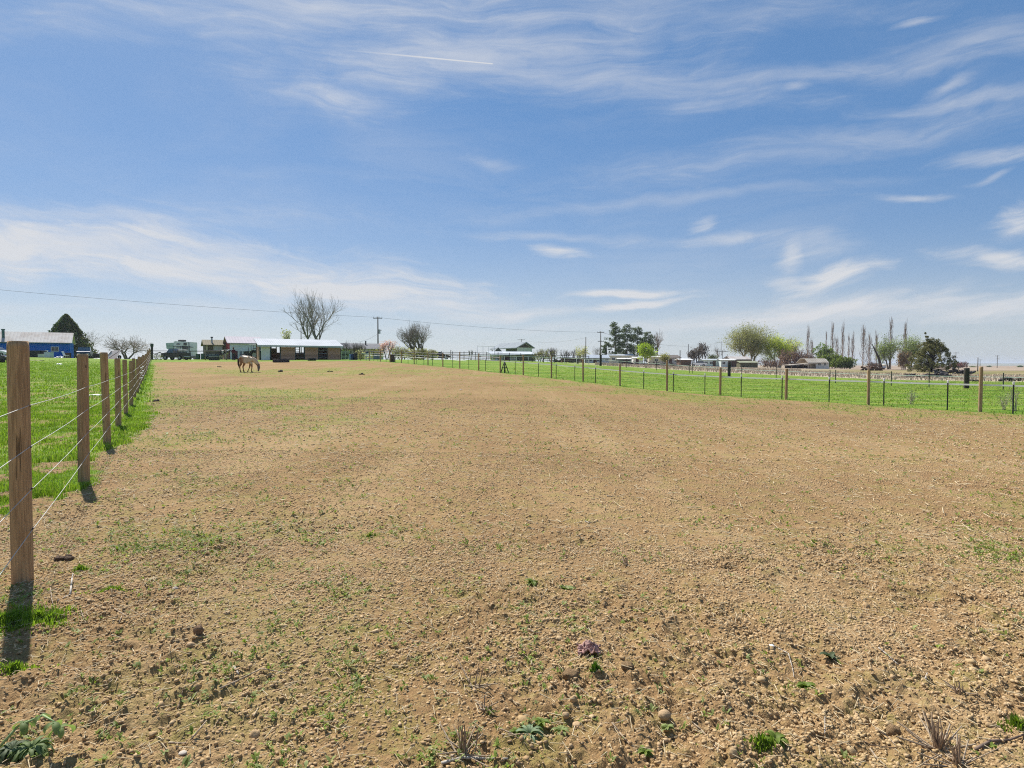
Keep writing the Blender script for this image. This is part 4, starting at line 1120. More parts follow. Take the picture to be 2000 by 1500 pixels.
# ------------------------------------------------------------------ poles and lines
POLE = M('grey_pole_wood', (.13, .115, .10), (.08, .07, .06), .9, 5, (2, 2, .2))
def upole(label, px_, Y, ptop, arms=((0, 1.2),), r=.14, name='utility_pole', transf=False, base_py=None, lines=True, group='utility poles'):
    g_ = ground_at(px_, Y); Hh = Z_at(ptop, Y) - g_.z
    o = thing(name, label, 'pole', g_, 0, group)
    MB().tube((0, 0, -.3), (0, 0, Hh), r, r * .72, 10).build('pole', POLE, o, True)
    for (dz_, hw) in arms:
        ar = MB().box((0, -.12, Hh - .35 - dz_), (hw * 2, .10, .12)).build('crossarm', POLE, o)
        for sx in (-.92, -.35, .35, .92):
            MB().tube((sx * hw, -.12, Hh - .29 - dz_), (sx * hw, -.12, Hh + .02 - dz_), .05, .03, 6).build('insulator', GALV, ar)
    if transf: MB().tube((.32, 0, Hh * .60), (.32, 0, Hh * .60 + .9), .22, .22, 10).build('transformer', GALV, o)
    return o
p1 = upole('utility pole with forked crossarm and grey transformer behind the ranch house', 738.5, 130, 618.5, ((.0, .95),), .16, transf=True)
MB().box((.35, 0, (Z_at(645, 130) - p1.location.z)), (.9, .08, .1)).build('crossarm', POLE, p1)
p2 = upole('tall utility pole with two crossarms left of the dark pines', 1173, 170, 647, ((0, .95), (2.5, .8)), .15)
p3 = upole('bare pole without crossarm beside the pale yellow willow', 1144, 165, 658, (), .13)
p4 = upole('pole top with small crossarm above the high barn roof', 1018, 260, 662, ((0, 1.6), ), .16)
p5 = upole('thin bare pole rising behind the shed left of the tall bare tree', 588.5, 105, 640, (), .09)
p6 = upole('bare dark pole at the brown shed with white roof', 1328, 176, 684, (), .16)
p7 = upole('pole with small box left of the dusky bare trees', 1344, 205, 672, (), .15)
MB().box((.25, 0, 3.6), (.4, .3, .6), None, .05).build('meter_box', DARKMETAL, p7)
p8 = upole('short pole with wide crossarm in front of the dark gabled barn', 1410.5, 200, 684.5, ((0, 1.9),), .12)
p9 = upole('thin mast with crossarm behind the thin bare tree near the green trailers', 1408.5, 330, 667, ((0, 3.2),), .10)
p10 = upole('thin crossarm pole left of the leaning dead trunk', 1700.5, 300, 679, ((0, 1.2), (2.6, 1.0)), .14)
p11 = upole('crossarm pole standing right of the dark juniper', 1866.5, 300, 688, ((0, 1.2), (2.2, .95)), .14)
p12 = upole('plain pole left of the near wooden post at the field edge', 1909.5, 150, 698, (), .11)
p13 = upole('short crossarm pole half hidden behind the near wooden post', 1914, 420, 702, ((0, 1.7),), .17)
p14 = upole('lone pole with two crossarms on the brown plain', 1947.5, 330, 694, ((0, 1.1), (1.6, .9)), .15)
p15 = upole('faint distant pole beside the pale bare tree behind the juniper', 1882.5, 420, 705.5, (), .14)
p16 = upole('short pole stub between white rails left of the barn', 880.5, 110, 683.5, (), .08)
LINEM = M('power_cable', (.10, .10, .11), (.08, .08, .08), .6)
def cable(name, label, pts, sag, r=.018):
    root = thing(name, label, 'power line', (0, 0, 0), 0, 'overhead power lines')
    for a_, b_ in zip(pts[:-1], pts[1:]):
        a_ = Vector(a_); b_ = Vector(b_); fine = []
        for i in range(25):
            t = i / 24; q = a_.lerp(b_, t); q.z -= sag * 4 * t * (1 - t); fine.append(q)
        MB().path(fine, [r] * 25, 4).build('span', LINEM, root)
    return root
def top(o, px_, Y, py_): return (X_at(px_, Y), Y, Z_at(py_, Y))
t1 = top(p1, 738.5, 130, 620); t2 = top(p2, 1173, 170, 649)
t0 = (X_at(-420, 86), 86, Z_at(524, 86))
cable('power_line', 'long high power cable sagging from the upper left sky to the crossarm poles', [t0, t1, t2], .7, .019)
cable('power_line', 'lower faint service wire between the barn pole and the bare pole by the willow', [top(p4, 1018, 260, 664), top(p3, 1144, 165, 659.5)], 1.2, .018)
cable('power_line', 'short house service wire dropping from the transformer pole to the ranch house roof', [top(p1, 738, 130, 652), (X_at(700, 126), 126, Z_at(668, 126))], .3, .016)
cable('power_line', 'power cable running on behind the pines towards the thin mast', [t2, top(p9, 1408.5, 330, 668)], 3.0, .03)
# ------------------------------------------------------------------ vehicles
def car(label, loc, rz, L_, Wd, H, paint, kind='car', glass=GLASS, group='vehicles', name='parked_car'):
    """side profile along local x (front = +x)"""
    o = thing(name, label, kind, loc, rz, group)
    wr = .34
    if kind == 'pickup truck':
        body = [(-L_ / 2, .45), (-L_ / 2, 1.05), (-L_ * .02, 1.08), (L_ * .28, 1.12), (L_ * .48, 1.0), (L_ / 2, .8), (L_ / 2, .42), (L_ * .40, .36), (-L_ * .40, .36)]
        cab = [(-L_ * .04, 1.05), (-L_ * .02, H), (L_ * .16, H), (L_ * .27, 1.10)]
    else:
        body = [(-L_ / 2, .45), (-L_ * .49, .95), (-L_ * .30, 1.0), (L_ * .22, 1.0), (L_ * .46, .82), (L_ / 2, .66), (L_ / 2, .40), (L_ * .40, .30), (-L_ * .40, .30)]
        cab = [(-L_ * .40, .98), (-L_ * .27, H), (L_ * .06, H + .02), (L_ * .24, .98)]
    MB().prism(body, -Wd / 2, Wd / 2).build('body', paint, o)
    ins = .09
    cabm = MB(); n = len(cab)
    lo = [(x, -Wd / 2 + .02 + (ins if z > 1.1 else 0), z) for x, z in cab]; hi = [(x, Wd / 2 - .02 - (ins if z > 1.1 else 0), z) for x, z in cab]
    cabm.add(lo + hi, [(i, (i + 1) % n, n + (i + 1) % n, n + i) for i in range(n)] + [tuple(range(n - 1, -1, -1)), tuple(range(n, 2 * n))]).build('cabin_glass', glass, o)
    MB().box(((cab[1][0] + cab[2][0]) / 2, 0, H + .02), (abs(cab[2][0] - cab[1][0]) + .1, Wd - .2, .05), None, .02).build('roof', paint, o)
    for sx in (-.31, .32):
        for sy in (-1, 1):
            w_ = MB().wheel((L_ * sx, sy * (Wd / 2 - .08), wr), wr, .22, 'y', 18, .5).build('wheel', RUBBER, o, True)
            MB().tube((L_ * sx, sy * (Wd / 2 - .09), wr), (L_ * sx, sy * (Wd / 2 + .02), wr), wr * .52, wr * .5, 12).build('rim', GALV, w_)
    for sy in (-1, 1): MB().box((L_ / 2 - .01, sy * Wd * .34, .70), (.06, .3, .13), None, .02).build('headlight', GALV, o)
    for sx in (-1, 1): MB().box((sx * (L_ / 2 + .02), 0, .48), (.1, Wd * .96, .16), None, .03).build('bumper', GALV, o)
    return o
BLACKP = M('black_paint', (.016, .017, .02), (.03, .03, .034), .3, spec=.6)
WHITEP = M('white_car_paint', (.74, .75, .76), (.66, .67, .68), .3, spec=.6)
BLUEP = M('navy_paint', (.03, .045, .085), (.04, .05, .08), .4, spec=.5)
car('white car parked before the blue shed, half cut by the frame edge', ground_at(-6, 96), 0, 4.4, 1.75, 1.42, WHITEP)
pk = car('black pickup truck with a rack standing behind the pipe corral', ground_at(344, 91.5), math.radians(176), 3.5, 1.8, 1.65, BLACKP, 'pickup truck', BLUEGLASS)
for (x_, z_) in ((-1.6, 1.1), (-.2, 1.1)):
    for sy in (-.8, .8): MB().tube((x_, sy, z_), (x_, sy, 2.05), .035, .035, 6).build('rack_upright', DARKMETAL, pk)
for sy in (-.8, .8): MB().tube((-1.75, sy, 2.05), (.9, sy, 2.05), .035, .035, 6).build('rack_bar', DARKMETAL, pk)
MB().box((-1.0, 0, 1.3), (1.0, 1.2, .5), None, .12).build('cargo_bundle', M('pale_tarp', (.5, .48, .44), (.3, .3, .27), .8), pk)
car('navy blue truck with large pale windows parked left of the tilted white panel', ground_at(166, 97), math.radians(-62), 3.9, 1.75, 1.75, BLUEP, 'pickup truck', BLUEGLASS)
car('white car parked under the bare shrubs beside the pale mobile home', ground_at(1365, 172), math.radians(160), 4.2, 1.75, 1.45, WHITEP)
car('silver white car parked behind the dark rail left of the pink blossom', ground_at(723, 112), math.radians(5), 4.4, 1.8, 1.45, WHITEP)
car('small dark car seen behind the rails left of the high barn', ground_at(858, 120), math.radians(8), 4.2, 1.75, 1.45, M('maroon_paint', (.07, .025, .03), (.05, .02, .02), .4, spec=.5))

# fifth wheel camper
Y = 112.; g = ground_at(363, Y)
rv = thing('camper', 'tall white travel trailer with dark windows and an air conditioner on its roof', 'camper', g, 0, 'vehicles')
RVW = M('camper_white', (.84, .80, .86), (.76, .73, .79), .45, 1.2)
def rx(px_): return X_at(px_, Y) - g.x
def rzz(py_): return Z_at(py_, Y) - g.z
w0, w1, w2 = rx(332), rx(347), rx(379)
MB().prism([(w1 + .02, rzz(696)), (w2, rzz(696)), (w2, rzz(668.5)), (w1 + .3, rzz(666.8)), (w1 + .02, rzz(668))], -1.2, 1.25).build('body', RVW, rv)
MB().prism([(w0, rzz(681)), (w0 + .5, rzz(684)), (w1, rzz(684)), (w1, rzz(669.5)), (w0 - .1, rzz(670.5))], -1.05, 1.05).build('nose', M('pale_green_grey', (.50, .58, .57), (.44, .52, .51), .5), rv)
MB().box(((w1 + w2) / 2 - .6, 0, rzz(665.4)), (1.1, .9, .32), None, .08).build('air_conditioner', DARKMETAL, rv)
for (a_, b_, c_, d_) in ((366.7, 371.7, 670.3, 674.6), (364.2, 374.5, 677.2, 682.5), (366.5, 371.3, 687, 690.7)):
    window(rv, rx((a_ + b_) / 2), rzz(d_), rx(b_) - rx(a_), rzz(c_) - rzz(d_), -1.22, M('black_window_rim', (.03, .03, .03), (.04, .04, .04), .4), GLASS, False, .06)
MB().box((rx(376.5), -1.215, rzz(681)), (.16, .03, rzz(669.5) - rzz(694))).build('corner_trim', M('grey_trim', (.30, .28, .30), (.24, .23, .25), .5), rv)
lg = MB()        # illegible dark lettering on the side
for i, (h_, o_) in enumerate(((.34, 0), (.22, -.03), (.24, -.02), (.34, .02), (.2, -.03), (.22, -.02))):
    lg.box((rx(353.2) + i * .115, -1.215, rzz(672.1) + o_), (.075, .02, h_), (0, .25, 0))
lg.build('lettering', M('dark_violet_letters', (.05, .04, .09), (.07, .06, .11), .5), rv)
MB().box(((w1 + w2) / 2 + .5, -1.2, rzz(678.4)), (3.0, .05, .12)).build('awning_rail', DARKMETAL, rv)
MB().box(((w1 + w2) / 2 + .6, 0, rzz(697.2)), (w2 - w1 - 1.0, 2.2, .4)).build('underbody', BLACKP, rv)
for xx in (.2, 1.15):
    for sy in (-1, 1): MB().wheel(((w1 + w2) / 2 + xx, sy * 1.05, .38), .38, .24, 'y', 16, .5).build('wheel', RUBBER, rv, True)
for sy in (-.8, .8): MB().tube((w0 + .7, sy, 0), (w0 + .7, sy, rzz(683)), .06, .06, 8).build('landing_leg', GALV, rv)

# tractor behind the horse
g = ground_at(492, 94)
tr = thing('tractor', 'dark old tractor with a white canopy and pale fenders in front of the barn', 'tractor', g, 0, 'vehicles')
MB().prism([(-1.1, .75), (-1.1, 1.25), (-.1, 1.35), (0, 1.1), (0, .7)], -.32, .32).build('hood', M('dark_tractor_paint', (.03, .04, .035), (.05, .04, .03), .5), tr)
for (x_, r_, w_) in ((.75, .72, .38), (-1.0, .42, .2)):
    for sy in (-1, 1):
        t_ = MB().wheel((x_, sy * .78, r_), r_, w_, 'y', 22, .55).build('wheel', RUBBER, tr, True)
        MB().tube((x_, sy * .72, r_), (x_, sy * .84, r_), r_ * .52, r_ * .52, 14).build('rim', M('pale_rim', (.42, .46, .44), (.3, .33, .32), .5), t_)
for sy in (-1, 1):
    vs = []
    for i in range(9):
        a = math.pi * (.08 + .78 * i / 8)
        for rr_ in (.78, .84): vs += [(.75 + rr_ * math.cos(a), sy * .78 - .24, .72 + rr_ * math.sin(a)), (.75 + rr_ * math.cos(a), sy * .78 + .24, .72 + rr_ * math.sin(a))]
    fs = []
    for i in range(8):
        b_ = i * 4; fs += [(b_, b_ + 1, b_ + 5, b_ + 4), (b_ + 2, b_ + 6, b_ + 7, b_ + 3), (b_, b_ + 4, b_ + 6, b_ + 2), (b_ + 1, b_ + 3, b_ + 7, b_ + 5)]
    MB().add(vs, fs).build('fender', M('pale_fender', (.52, .56, .54), (.38, .42, .4), .45), tr)
MB().box((.55, 0, 1.75), (.5, .5, .12), None, .04).build('seat', BLACKP, tr)
MB().box((.5, 0, 1.1), (.9, .8, .5)).build('chassis', M('dark_tractor_paint', (.03, .04, .035)), tr)
for x_ in (.1, 1.0):
    for sy in (-.45, .45): MB().tube((x_, sy, 1.3), (x_, sy, 2.22), .03, .03, 6).build('canopy_post', DARKMETAL, tr)
MB().box((.5, 0, 2.28), (1.3, 1.2, .08), (0, .05, 0), .03).build('canopy', WHITE, tr)
MB().tube((-.5, 0, 1.3), (-.5, 0, 1.9), .035, .035, 8).build('exhaust', DARKMETAL, tr)
MB().tube((.05, 0, 1.3), (.25, 0, 1.6), .02, .02, 6).build('steering_column', DARKMETAL, tr)

# stock trailer and trough by the second horse
g = ground_at(416, 98)
tl = thing('stock_trailer', 'brown and grey blue low trailer body behind the water trough', 'trailer', g, 0, 'vehicles')
MB().box((0, 0, 1.15), (1.75, 1.6, .62), None, .04).build('upper_body', boardmat('grey_brown_boards', (.13, .105, .09), (.1, .08, .07), .2), tl)
MB().box((.1, 0, .62), (1.8, 1.5, .42), None, .06).build('lower_body', M('slate_blue_paint', (.10, .13, .17), (.07, .09, .12), .4), tl)
MB().box((.25, -.77, .86), (.9, .04, .08)).build('chrome_strip', GALV, tl)
for x_ in (-.45, .5):
    for sy in (-.7, .7): MB().wheel((x_, sy, .3), .3, .2, 'y', 14, .5).build('wheel', RUBBER, tl, True)
g = ground_at(418.5, 87.5)
wt_ = thing('water_trough', 'dark rectangular stock tank standing at the fence below the trailer', 'trough', g)
tm = M('dark_tank', (.055, .05, .045), (.035, .035, .03), .6)
for (c, d) in (((0, -.28, .27), (1.24, .05, .54)), ((0, .28, .27), (1.24, .05, .54)), ((-.6, 0, .27), (.05, .5, .54)), ((.6, 0, .27), (.05, .5, .54)), ((0, 0, .05), (1.14, .5, .06))):
    MB().box(c, d, None, .01).build('side' if c[2] > .1 else 'floor', tm, wt_)
MB().box((0, 0, .44), (1.15, .5, .02)).build('water', M('tank_water', (.10, .15, .17), (.06, .1, .12), .1, spec=.8), wt_)
MB().box((0, -.31, .55), (1.28, .05, .05)).build('rim', GALV, wt_)

# wheel rake by the corner
g = ground_at(309, 92)
wrk = thing('hay_rake', 'old dark wheel rake with thin spoked wheels in tall weeds by the corner post', 'hay rake', g, 0)
for (x_, r_) in ((-.5, .50), (.25, .55)):
    w_ = MB().wheel((x_, 0, r_), r_, .06, 'y', 24, .90).build('wheel', DARKMETAL, wrk)
    sp = MB()
    for i in range(10): sp.tube((x_, 0, r_), (x_ + r_ * .92 * math.cos(i * .628), 0, r_ + r_ * .92 * math.sin(i * .628)), .012, .012, 4)
    sp.build('spokes', DARKMETAL, w_)
MB().path([(-.6, .1, .75), (.2, .1, 1.15), (1.0, .1, .6), (1.6, .1, .4)], [.05, .06, .05, .04], 6).build('frame_bar', DARKMETAL, wrk)

# tyres in the paddock
def big_tyre(label, px_, Y, R_, wd, tilt=0):
    g_ = ground_at(px_, Y); o = thing('discarded_tyre', label, 'tyre', g_ + Vector((0, 0, wd / 2 - .02)), .3, 'old tractor tyres')
    lg_ = MB().wheel((0, 0, 0), R_, wd, 'z', 36, .62); n = 26
    for i in range(n):
        a = 2 * math.pi * i / n
        for sg in (-1, 1):
            aa = a + (.06 if sg > 0 else 0)
            lg_.box(((R_ + .008) * math.cos(aa), (R_ + .008) * math.sin(aa), sg * wd * .22), (.05, .055, wd * .44), (sg * .5, 0, aa) if False else (0, 0, aa))
    lg_.build('treaded_carcass', M('dusty_rubber', (.07, .065, .06), (.022, .022, .024), .9, 5), o)
    return o
big_tyre('large tractor tyre lying flat in front of the shed openings', 549, 77, .96, .44)
big_tyre('smaller tractor tyre lying against the middle plank panel', 609, 84.5, .52, .36)

# barrel, totes, junk by the blue shed
def barrel(label, px_, Y, R_, H, m_, cat='barrel', name='barrel', group=None):
    g_ = ground_at(px_, Y); o = thing(name, label, cat, g_, 0, group)
    vs = []; prof = [(R_ * .96, 0), (R_, .04), (R_, H * .32), (R_ * 1.04, H * .34), (R_, H * .36), (R_, H * .64), (R_ * 1.04, H * .66), (R_, H * .68), (R_, H - .03), (R_ * .97, H)]
    n = 20
    for (r_, z_) in prof: vs += [(r_ * math.cos(6.2832 * i / n), r_ * math.sin(6.2832 * i / n), z_) for i in range(n)]
    fs = [(j * n + i, j * n + (i + 1) % n, (j + 1) * n + (i + 1) % n, (j + 1) * n + i) for j in range(len(prof) - 1) for i in range(n)] + [tuple(range((len(prof) - 1) * n, len(prof) * n))]
    MB().add(vs, fs).build('drum', m_, o, True)
    MB().tube((R_ * .5, 0, H), (R_ * .5, 0, H + .03), .04, .04, 8).build('bung', DARKMETAL, o)
    return o
barrel('rusty brown barrel standing at the fence under the pink blossom tree', 766, 77, .34, .92, M('rusty_drum', (.10, .065, .05), (.055, .04, .035), .8))
barrel('blue plastic barrel beside the green gate', 685, 92, .25, .85, M('blue_plastic', (.16, .28, .46), (.12, .22, .38), .5), group=None)
barrel('dark navy barrel second from the green gate', 688.5, 91, .25, .88, M('navy_plastic', (.03, .05, .14), (.02, .04, .1), .5))
barrel('pale lilac barrel between the navy barrel and the dark crate', 691, 92, .2, .8, M('lilac_plastic', (.36, .36, .48), (.28, .28, .38), .5))
def crate(name, label, px_, Y, W_, D_, H, m_, cat, lid=None, z=0, rz=0):
    g_ = ground_at(px_, Y); o = thing(name, label, cat, g_ + Vector((0, 0, z)), rz)
    MB().box((0, 0, H / 2), (W_, D_, H), None, .04).build('body', m_, o)
    MB().box((0, 0, H + .02), (W_ * 1.04, D_ * 1.04, .06), None, .015).build('lid', lid or m_, o)
    return o
crate('crate', 'dark wooden crate standing among the barrels right of the shed', 695, 91, .45, .5, .95, boardmat('dark_crate_boards', (.06, .055, .06), (.045, .04, .045), .15), 'crate')
crate('liquid_tote', 'pale blue white plastic tote in front of the blue shed', 95.5, 99, .98, .9, .86, M('pale_tote', (.52, .60, .66), (.44, .52, .58), .5), 'tote', GALV)
crate('white_bucket', 'small white tub left of the pale plastic tote', 80.5, 97, .66, .6, .50, M('cream_tub', (.60, .62, .58), (.5, .52, .48), .5), 'tub')
crate('propane_pedestal', 'small white canister standing behind the pale plastic tote', 91, 101, .35, .35, 1.15, WHITE, 'canister')
crate('dark_wagon', 'dark tarpaulin covered load in front of the blue shed', 68, 99, 2.9, 1.4, 1.05, M('dark_tarp', (.022, .03, .03), (.04, .04, .035), .8), 'load')
crate('flat_trailer', 'black flat trailer load right of the navy truck', 184.5, 102, 1.15, 1.0, .75, M('dark_brown_load', (.05, .035, .032), (.03, .025, .025), .8), 'trailer')
crate('grey_utility_box', 'grey green metal box left of the tilted white panel', 202, 100, .9, .7, .90, M('grey_green_metal', (.26, .32, .28), (.2, .25, .22), .6), 'box')
crate('green_bin', 'left one of two dark green bins beyond the rail beside the camper', 387, 104, .55, .55, .9, M('green_plastic', (.05, .11, .08), (.04, .08, .06), .6), 'bin')
crate('green_bin', 'right one of two dark green bins next to the olive cottage', 396.5, 103, .5, .5, .95, M('green_plastic', (.05, .11, .08)), 'bin')
crate('grey_utility_box', 'tall grey blue box seen behind the dark rails left of the pink blossom', 736, 106, 1.0, .7, .85, M('slate_box', (.22, .24, .30), (.17, .19, .24), .6), 'box')
# tilted white panel (old trailer roof)
g = ground_at(219, 93)
tp = thing('tilted_panel', 'pinkish white sheet panel propped up at a slant behind the fence posts', 'panel', g, math.radians(-4))
MB().add([(-1.05, -.35, -.05), (1.15, -.75, -.15), (1.15, .35, 1.25), (-.45, .55, 1.22), (-1.05, -.30, -.02), (1.15, -.70, -.12), (1.15, .40, 1.29), (-.45, .60, 1.26)],
         [(0, 1, 2, 3), (7, 6, 5, 4), (0, 4, 5, 1), (1, 5, 6, 2), (2, 6, 7, 3), (3, 7, 4, 0)]).build('sheet', M('pinkish_sheet', (.62, .52, .49), (.48, .40, .38), .6, 1.5), tp)
MB().tube((-.2, -.45, .12), (1.25, -.2, 1.15), .045, .04, 6).build('batten', OLDWOOD, tp)
MB().tube((-.95, -.3, 0), (-.45, .5, 1.22), .04, .04, 6).build('edge_rail', M('maroon_rail', (.10, .04, .04), (.07, .03, .03), .7), tp)
MB().wheel((1.12, .1, .3), .3, .18, 'x', 16, .5).build('wheel', RUBBER, tp, True)
# lawn chair by the blue shed
g = ground_at(126, 103)
lc = thing('lawn_chair', 'white reclining lawn chair in front of the blue shed end', 'chair', g, 0)
MB().box((-.15, 0, .75), (.08, .5, .75), (0, -.45, 0), .02).build('backrest', WHITE, lc)
MB().box((.3, 0, .42), (.7, .5, .06), None, .02).build('seat', WHITE, lc)
for (x_, y_) in ((0, -.22), (0, .22), (.6, -.22), (.6, .22)): MB().tube((x_, y_, 0), (x_, y_, .42), .025, .025, 6).build('leg', WHITE, lc)
crate('brown_cabinet', 'dark brown cabinet right of the white lawn chair', 132, 104, .9, .6, .82, M('dark_brown_wood', (.06, .04, .03), (.04, .03, .025), .8), 'cabinet')
def rag(name, label, px_, Y, w_, d_, h_, m_, seed, cat='debris', rz=0):
    """crumpled sheet lying on the ground"""
    rng = np.random.default_rng(seed); n = 15
    g_ = ground_at(px_, Y); xs = np.linspace(-w_ / 2, w_ / 2, n); ys = np.linspace(-d_ / 2, d_ / 2, n)
    XX, YY = np.meshgrid(xs, ys)
    ZZ_ = h_ * (.35 + .9 * np.abs(pn(XX / w_ * 3.1 + seed, YY / d_ * 2.3, seed)) + .35 * pn(XX / w_ * 7, YY / d_ * 7, seed + 1)) * np.clip(1.25 - ((XX / w_) ** 2 + (YY / d_) ** 2) * 3.6, 0, 1)
    XX = XX + .12 * w_ * pn(XX / w_ * 4, YY / d_ * 4, seed + 2); YY = YY + .12 * d_ * pn(XX / w_ * 4, YY / d_ * 4, seed + 3)
    gz_ = full_z(g_.x + XX.ravel(), g_.y + YY.ravel()).reshape(XX.shape) - g_.z if Y < 30 else 0
    V = np.stack([XX, YY, ZZ_ + gz_ * .6 + .012], -1).reshape(-1, 3)
    q = np.array([(j * n + i, j * n + i + 1, (j + 1) * n + i + 1, (j + 1) * n + i) for j in range(n - 1) for i in range(n - 1)])
    me = mesh_from_arrays(name, V, q, m_, True); o = link(name, me); o.location = g_; o.rotation_euler = (0, 0, rz)
    mod = o.modifiers.new('thickness', 'SOLIDIFY'); mod.thickness = .004 if Y < 30 else .03
    return tag(o, label, cat)
WPL = M('white_plastic', (.74, .76, .76), (.62, .64, .64), .5)
rag('plastic_sheet', 'white plastic sheet lying flat in the grass behind the second fence post', 187, 25.3, .55, .25, .05, WPL, 5)
rag('plastic_bag', 'small white bag lying in the middle of the left pasture', 116, 62, .5, .4, .12, WPL, 8)
rag('fallen_board', 'pale yellow board lying in the left pasture beside the nearest post', 66, 72, 2.2, .3, .06, M('yellow_board', (.45, .42, .18), (.4, .36, .15), .7), 11)
rag('white_tarpaulin', 'white tarpaulin heap in front of the brown cabinet', 116, 101, 1.4, .6, .28, WPL, 14)
rag('white_board', 'flat white board on the grass left of the grey green box', 190, 97, 1.1, .5, .10, WPL, 17)
# garden tractor at the far left edge
g = ground_at(2, 62)
atv = thing('riding_mower', 'black and grey riding mower at the left edge of the pasture', 'riding mower', g, math.radians(0), 'vehicles')
MB().prism([(-.6, .25), (-.6, .55), (-.2, .62), (0, .45), (.15, .45), (.2, .7), (.6, .66), (.7, .5), (.7, .25)], -.3, .3).build('body', BLACKP, atv)
MB().box((.62, -.2, .58), (.2, .2, .08), None, .02).build('headlight', WHITE, atv)
MB().box((-.3, 0, .72), (.4, .4, .1), None, .03).build('seat', BLACKP, atv)
MB().tube((.1, 0, .5), (-.05, 0, .88), .025, .02, 6).build('steering_column', DARKMETAL, atv)
for (x_, r_) in ((-.42, .26), (.48, .19)):
    for sy in (-.36, .36): MB().wheel((x_, sy, r_), r_, .2, 'y', 16, .45).build('wheel', RUBBER, atv, True)

# debris piles beyond the right pasture
def pile(name, label, px_, Y, w_, h_, m_, seed, cat='debris pile', group=None):
    rng = np.random.default_rng(seed); g_ = ground_at(px_, Y); o = thing(name, label, cat, g_, 0, group)
    mb = MB(); n = 16
    for i in range(n):
        x_ = rng.uniform(-.5, .5) * w_; z_ = rng.uniform(.0, .55) * h_ * (1 - abs(x_ / w_) * 1.2)
        mb.box((x_, rng.uniform(-.3, .3), z_ + .1), (rng.uniform(.15, .4) * w_, rng.uniform(.1, .35), rng.uniform(.06, .22) * h_ + .05), tuple(rng.uniform(-.5, .5, 3)), .02)
    mb.build('heap', m_, o)
    mb = MB()
    for i in range(6):
        a = rng.uniform(-1, 1); mb.tube((rng.uniform(-.5, .5) * w_, 0, .1), (rng.uniform(-.5, .5) * w_, rng.uniform(-.3, .3), h_ * rng.uniform(.5, 1)), .03, .02, 5)
    mb.build('sticks', OLDWOOD, o)
    return o
DK = M('dark_scrap', (.035, .035, .04), (.07, .06, .055), .8)
pile('scrap_pile', 'dark heap of scrap on the dry strip right of the near wooden post', 1966, 62, 1.3, .5, DK, 1)
pile('scrap_pile', 'low brown brush heap at the right end of the dry strip', 1990, 64, 1.4, .35, M('brown_scrap', (.11, .09, .07), (.06, .05, .04), .9), 2)
pile('scrap_pile', 'long low dark scrap row in front of the juniper on the dry strip', 1815, 76, 7.0, .55, DK, 3)
pile('scrap_pile', 'black pile of scrap right of the juniper foot', 1862, 110, 7.0, 1.2, DK, 4)
pile('scrap_pile', 'small brown clod heap right of the thick black post', 1901, 60, .7, .25, M('brown_scrap', (.11, .09, .07)), 5)
pile('firewood_pile', 'brown log heap at the foot of the leaning dead trunk', 1700, 150, 5.0, 2.0, M('rusty_brush', (.13, .07, .045), (.08, .05, .035), .9), 6)
pile('scrap_pile', 'grey scrap heap behind the fence in front of the grey bungalow', 1300, 120, 6, .7, M('grey_scrap', (.12, .11, .10), (.07, .065, .06), .9), 9)
pile('scrap_pile', 'pale scrap heap left of the brown hay shed behind the fence', 1250, 125, 8, .6, M('grey_scrap', (.12, .11, .10)), 10)
pile('scrap_pile', 'dark cart and scrap among the shrubs in front of the pale willow', 1105, 125, 5, .9, M('grey_scrap', (.12, .11, .10)), 12)
# manure lumps in the field
DUNG = M('dark_manure', (.055, .038, .026), (.03, .022, .016), .95, 20, bump=.6)
def lump(label, px_, Y, w_, h_, seed, name='manure_pile', m_=None, cat='manure'):
    rng = np.random.default_rng(seed); g_ = ground_at(px_, Y)
    if Y < 40: g_.z = float(full_z(g_.x, g_.y))
    mb = MB()
    for i in range(10):
        c = np.array([rng.normal(0, .22) * w_, rng.normal(0, .2) * w_ * .6, abs(rng.normal(0, .3)) * h_ * .6]); r_ = rng.uniform(.16, .3) * min(w_, h_ * 2.2)
        bm = bmesh.new(); bmesh.ops.create_icosphere(bm, subdivisions=2, radius=r_)
        vs = [tuple(np.array(v.co) * (1 + .18 * rng.normal()) * [1, 1, .75] + c) for v in bm.verts]; fs = [tuple(v.index for v in f.verts) for f in bm.faces]; bm.free(); mb.add(vs, fs)
    o = mb.build(name, m_ or DUNG, None, True); o.location = g_
    return tag(o, label, cat)
lump('dark manure pile right of the grazing horse muzzle', 548, 55, .48, .22, 1)
lump('flat dark manure pile in the green patch below the middle plank panel', 646, 55, .7, .13, 2)
lump('dark manure pile farthest right in the yellow green patch', 706, 50.5, .5, .17, 3)
lump('small dark clod left of the grazing horse on the bare soil', 430, 64, .4, .12, 4)
lump('large flat dark manure clump at the field edge beside the left fence', 305, 22.3, .42, .10, 5)
lump('dark clod in the near left soil beside the first fence post', 122, 4.35, .11, .045, 6, 'dark_clod', M('dark_wet_soil', (.17, .11, .07), (.10, .065, .04), .95, 40, bump=1.0), 'clod')

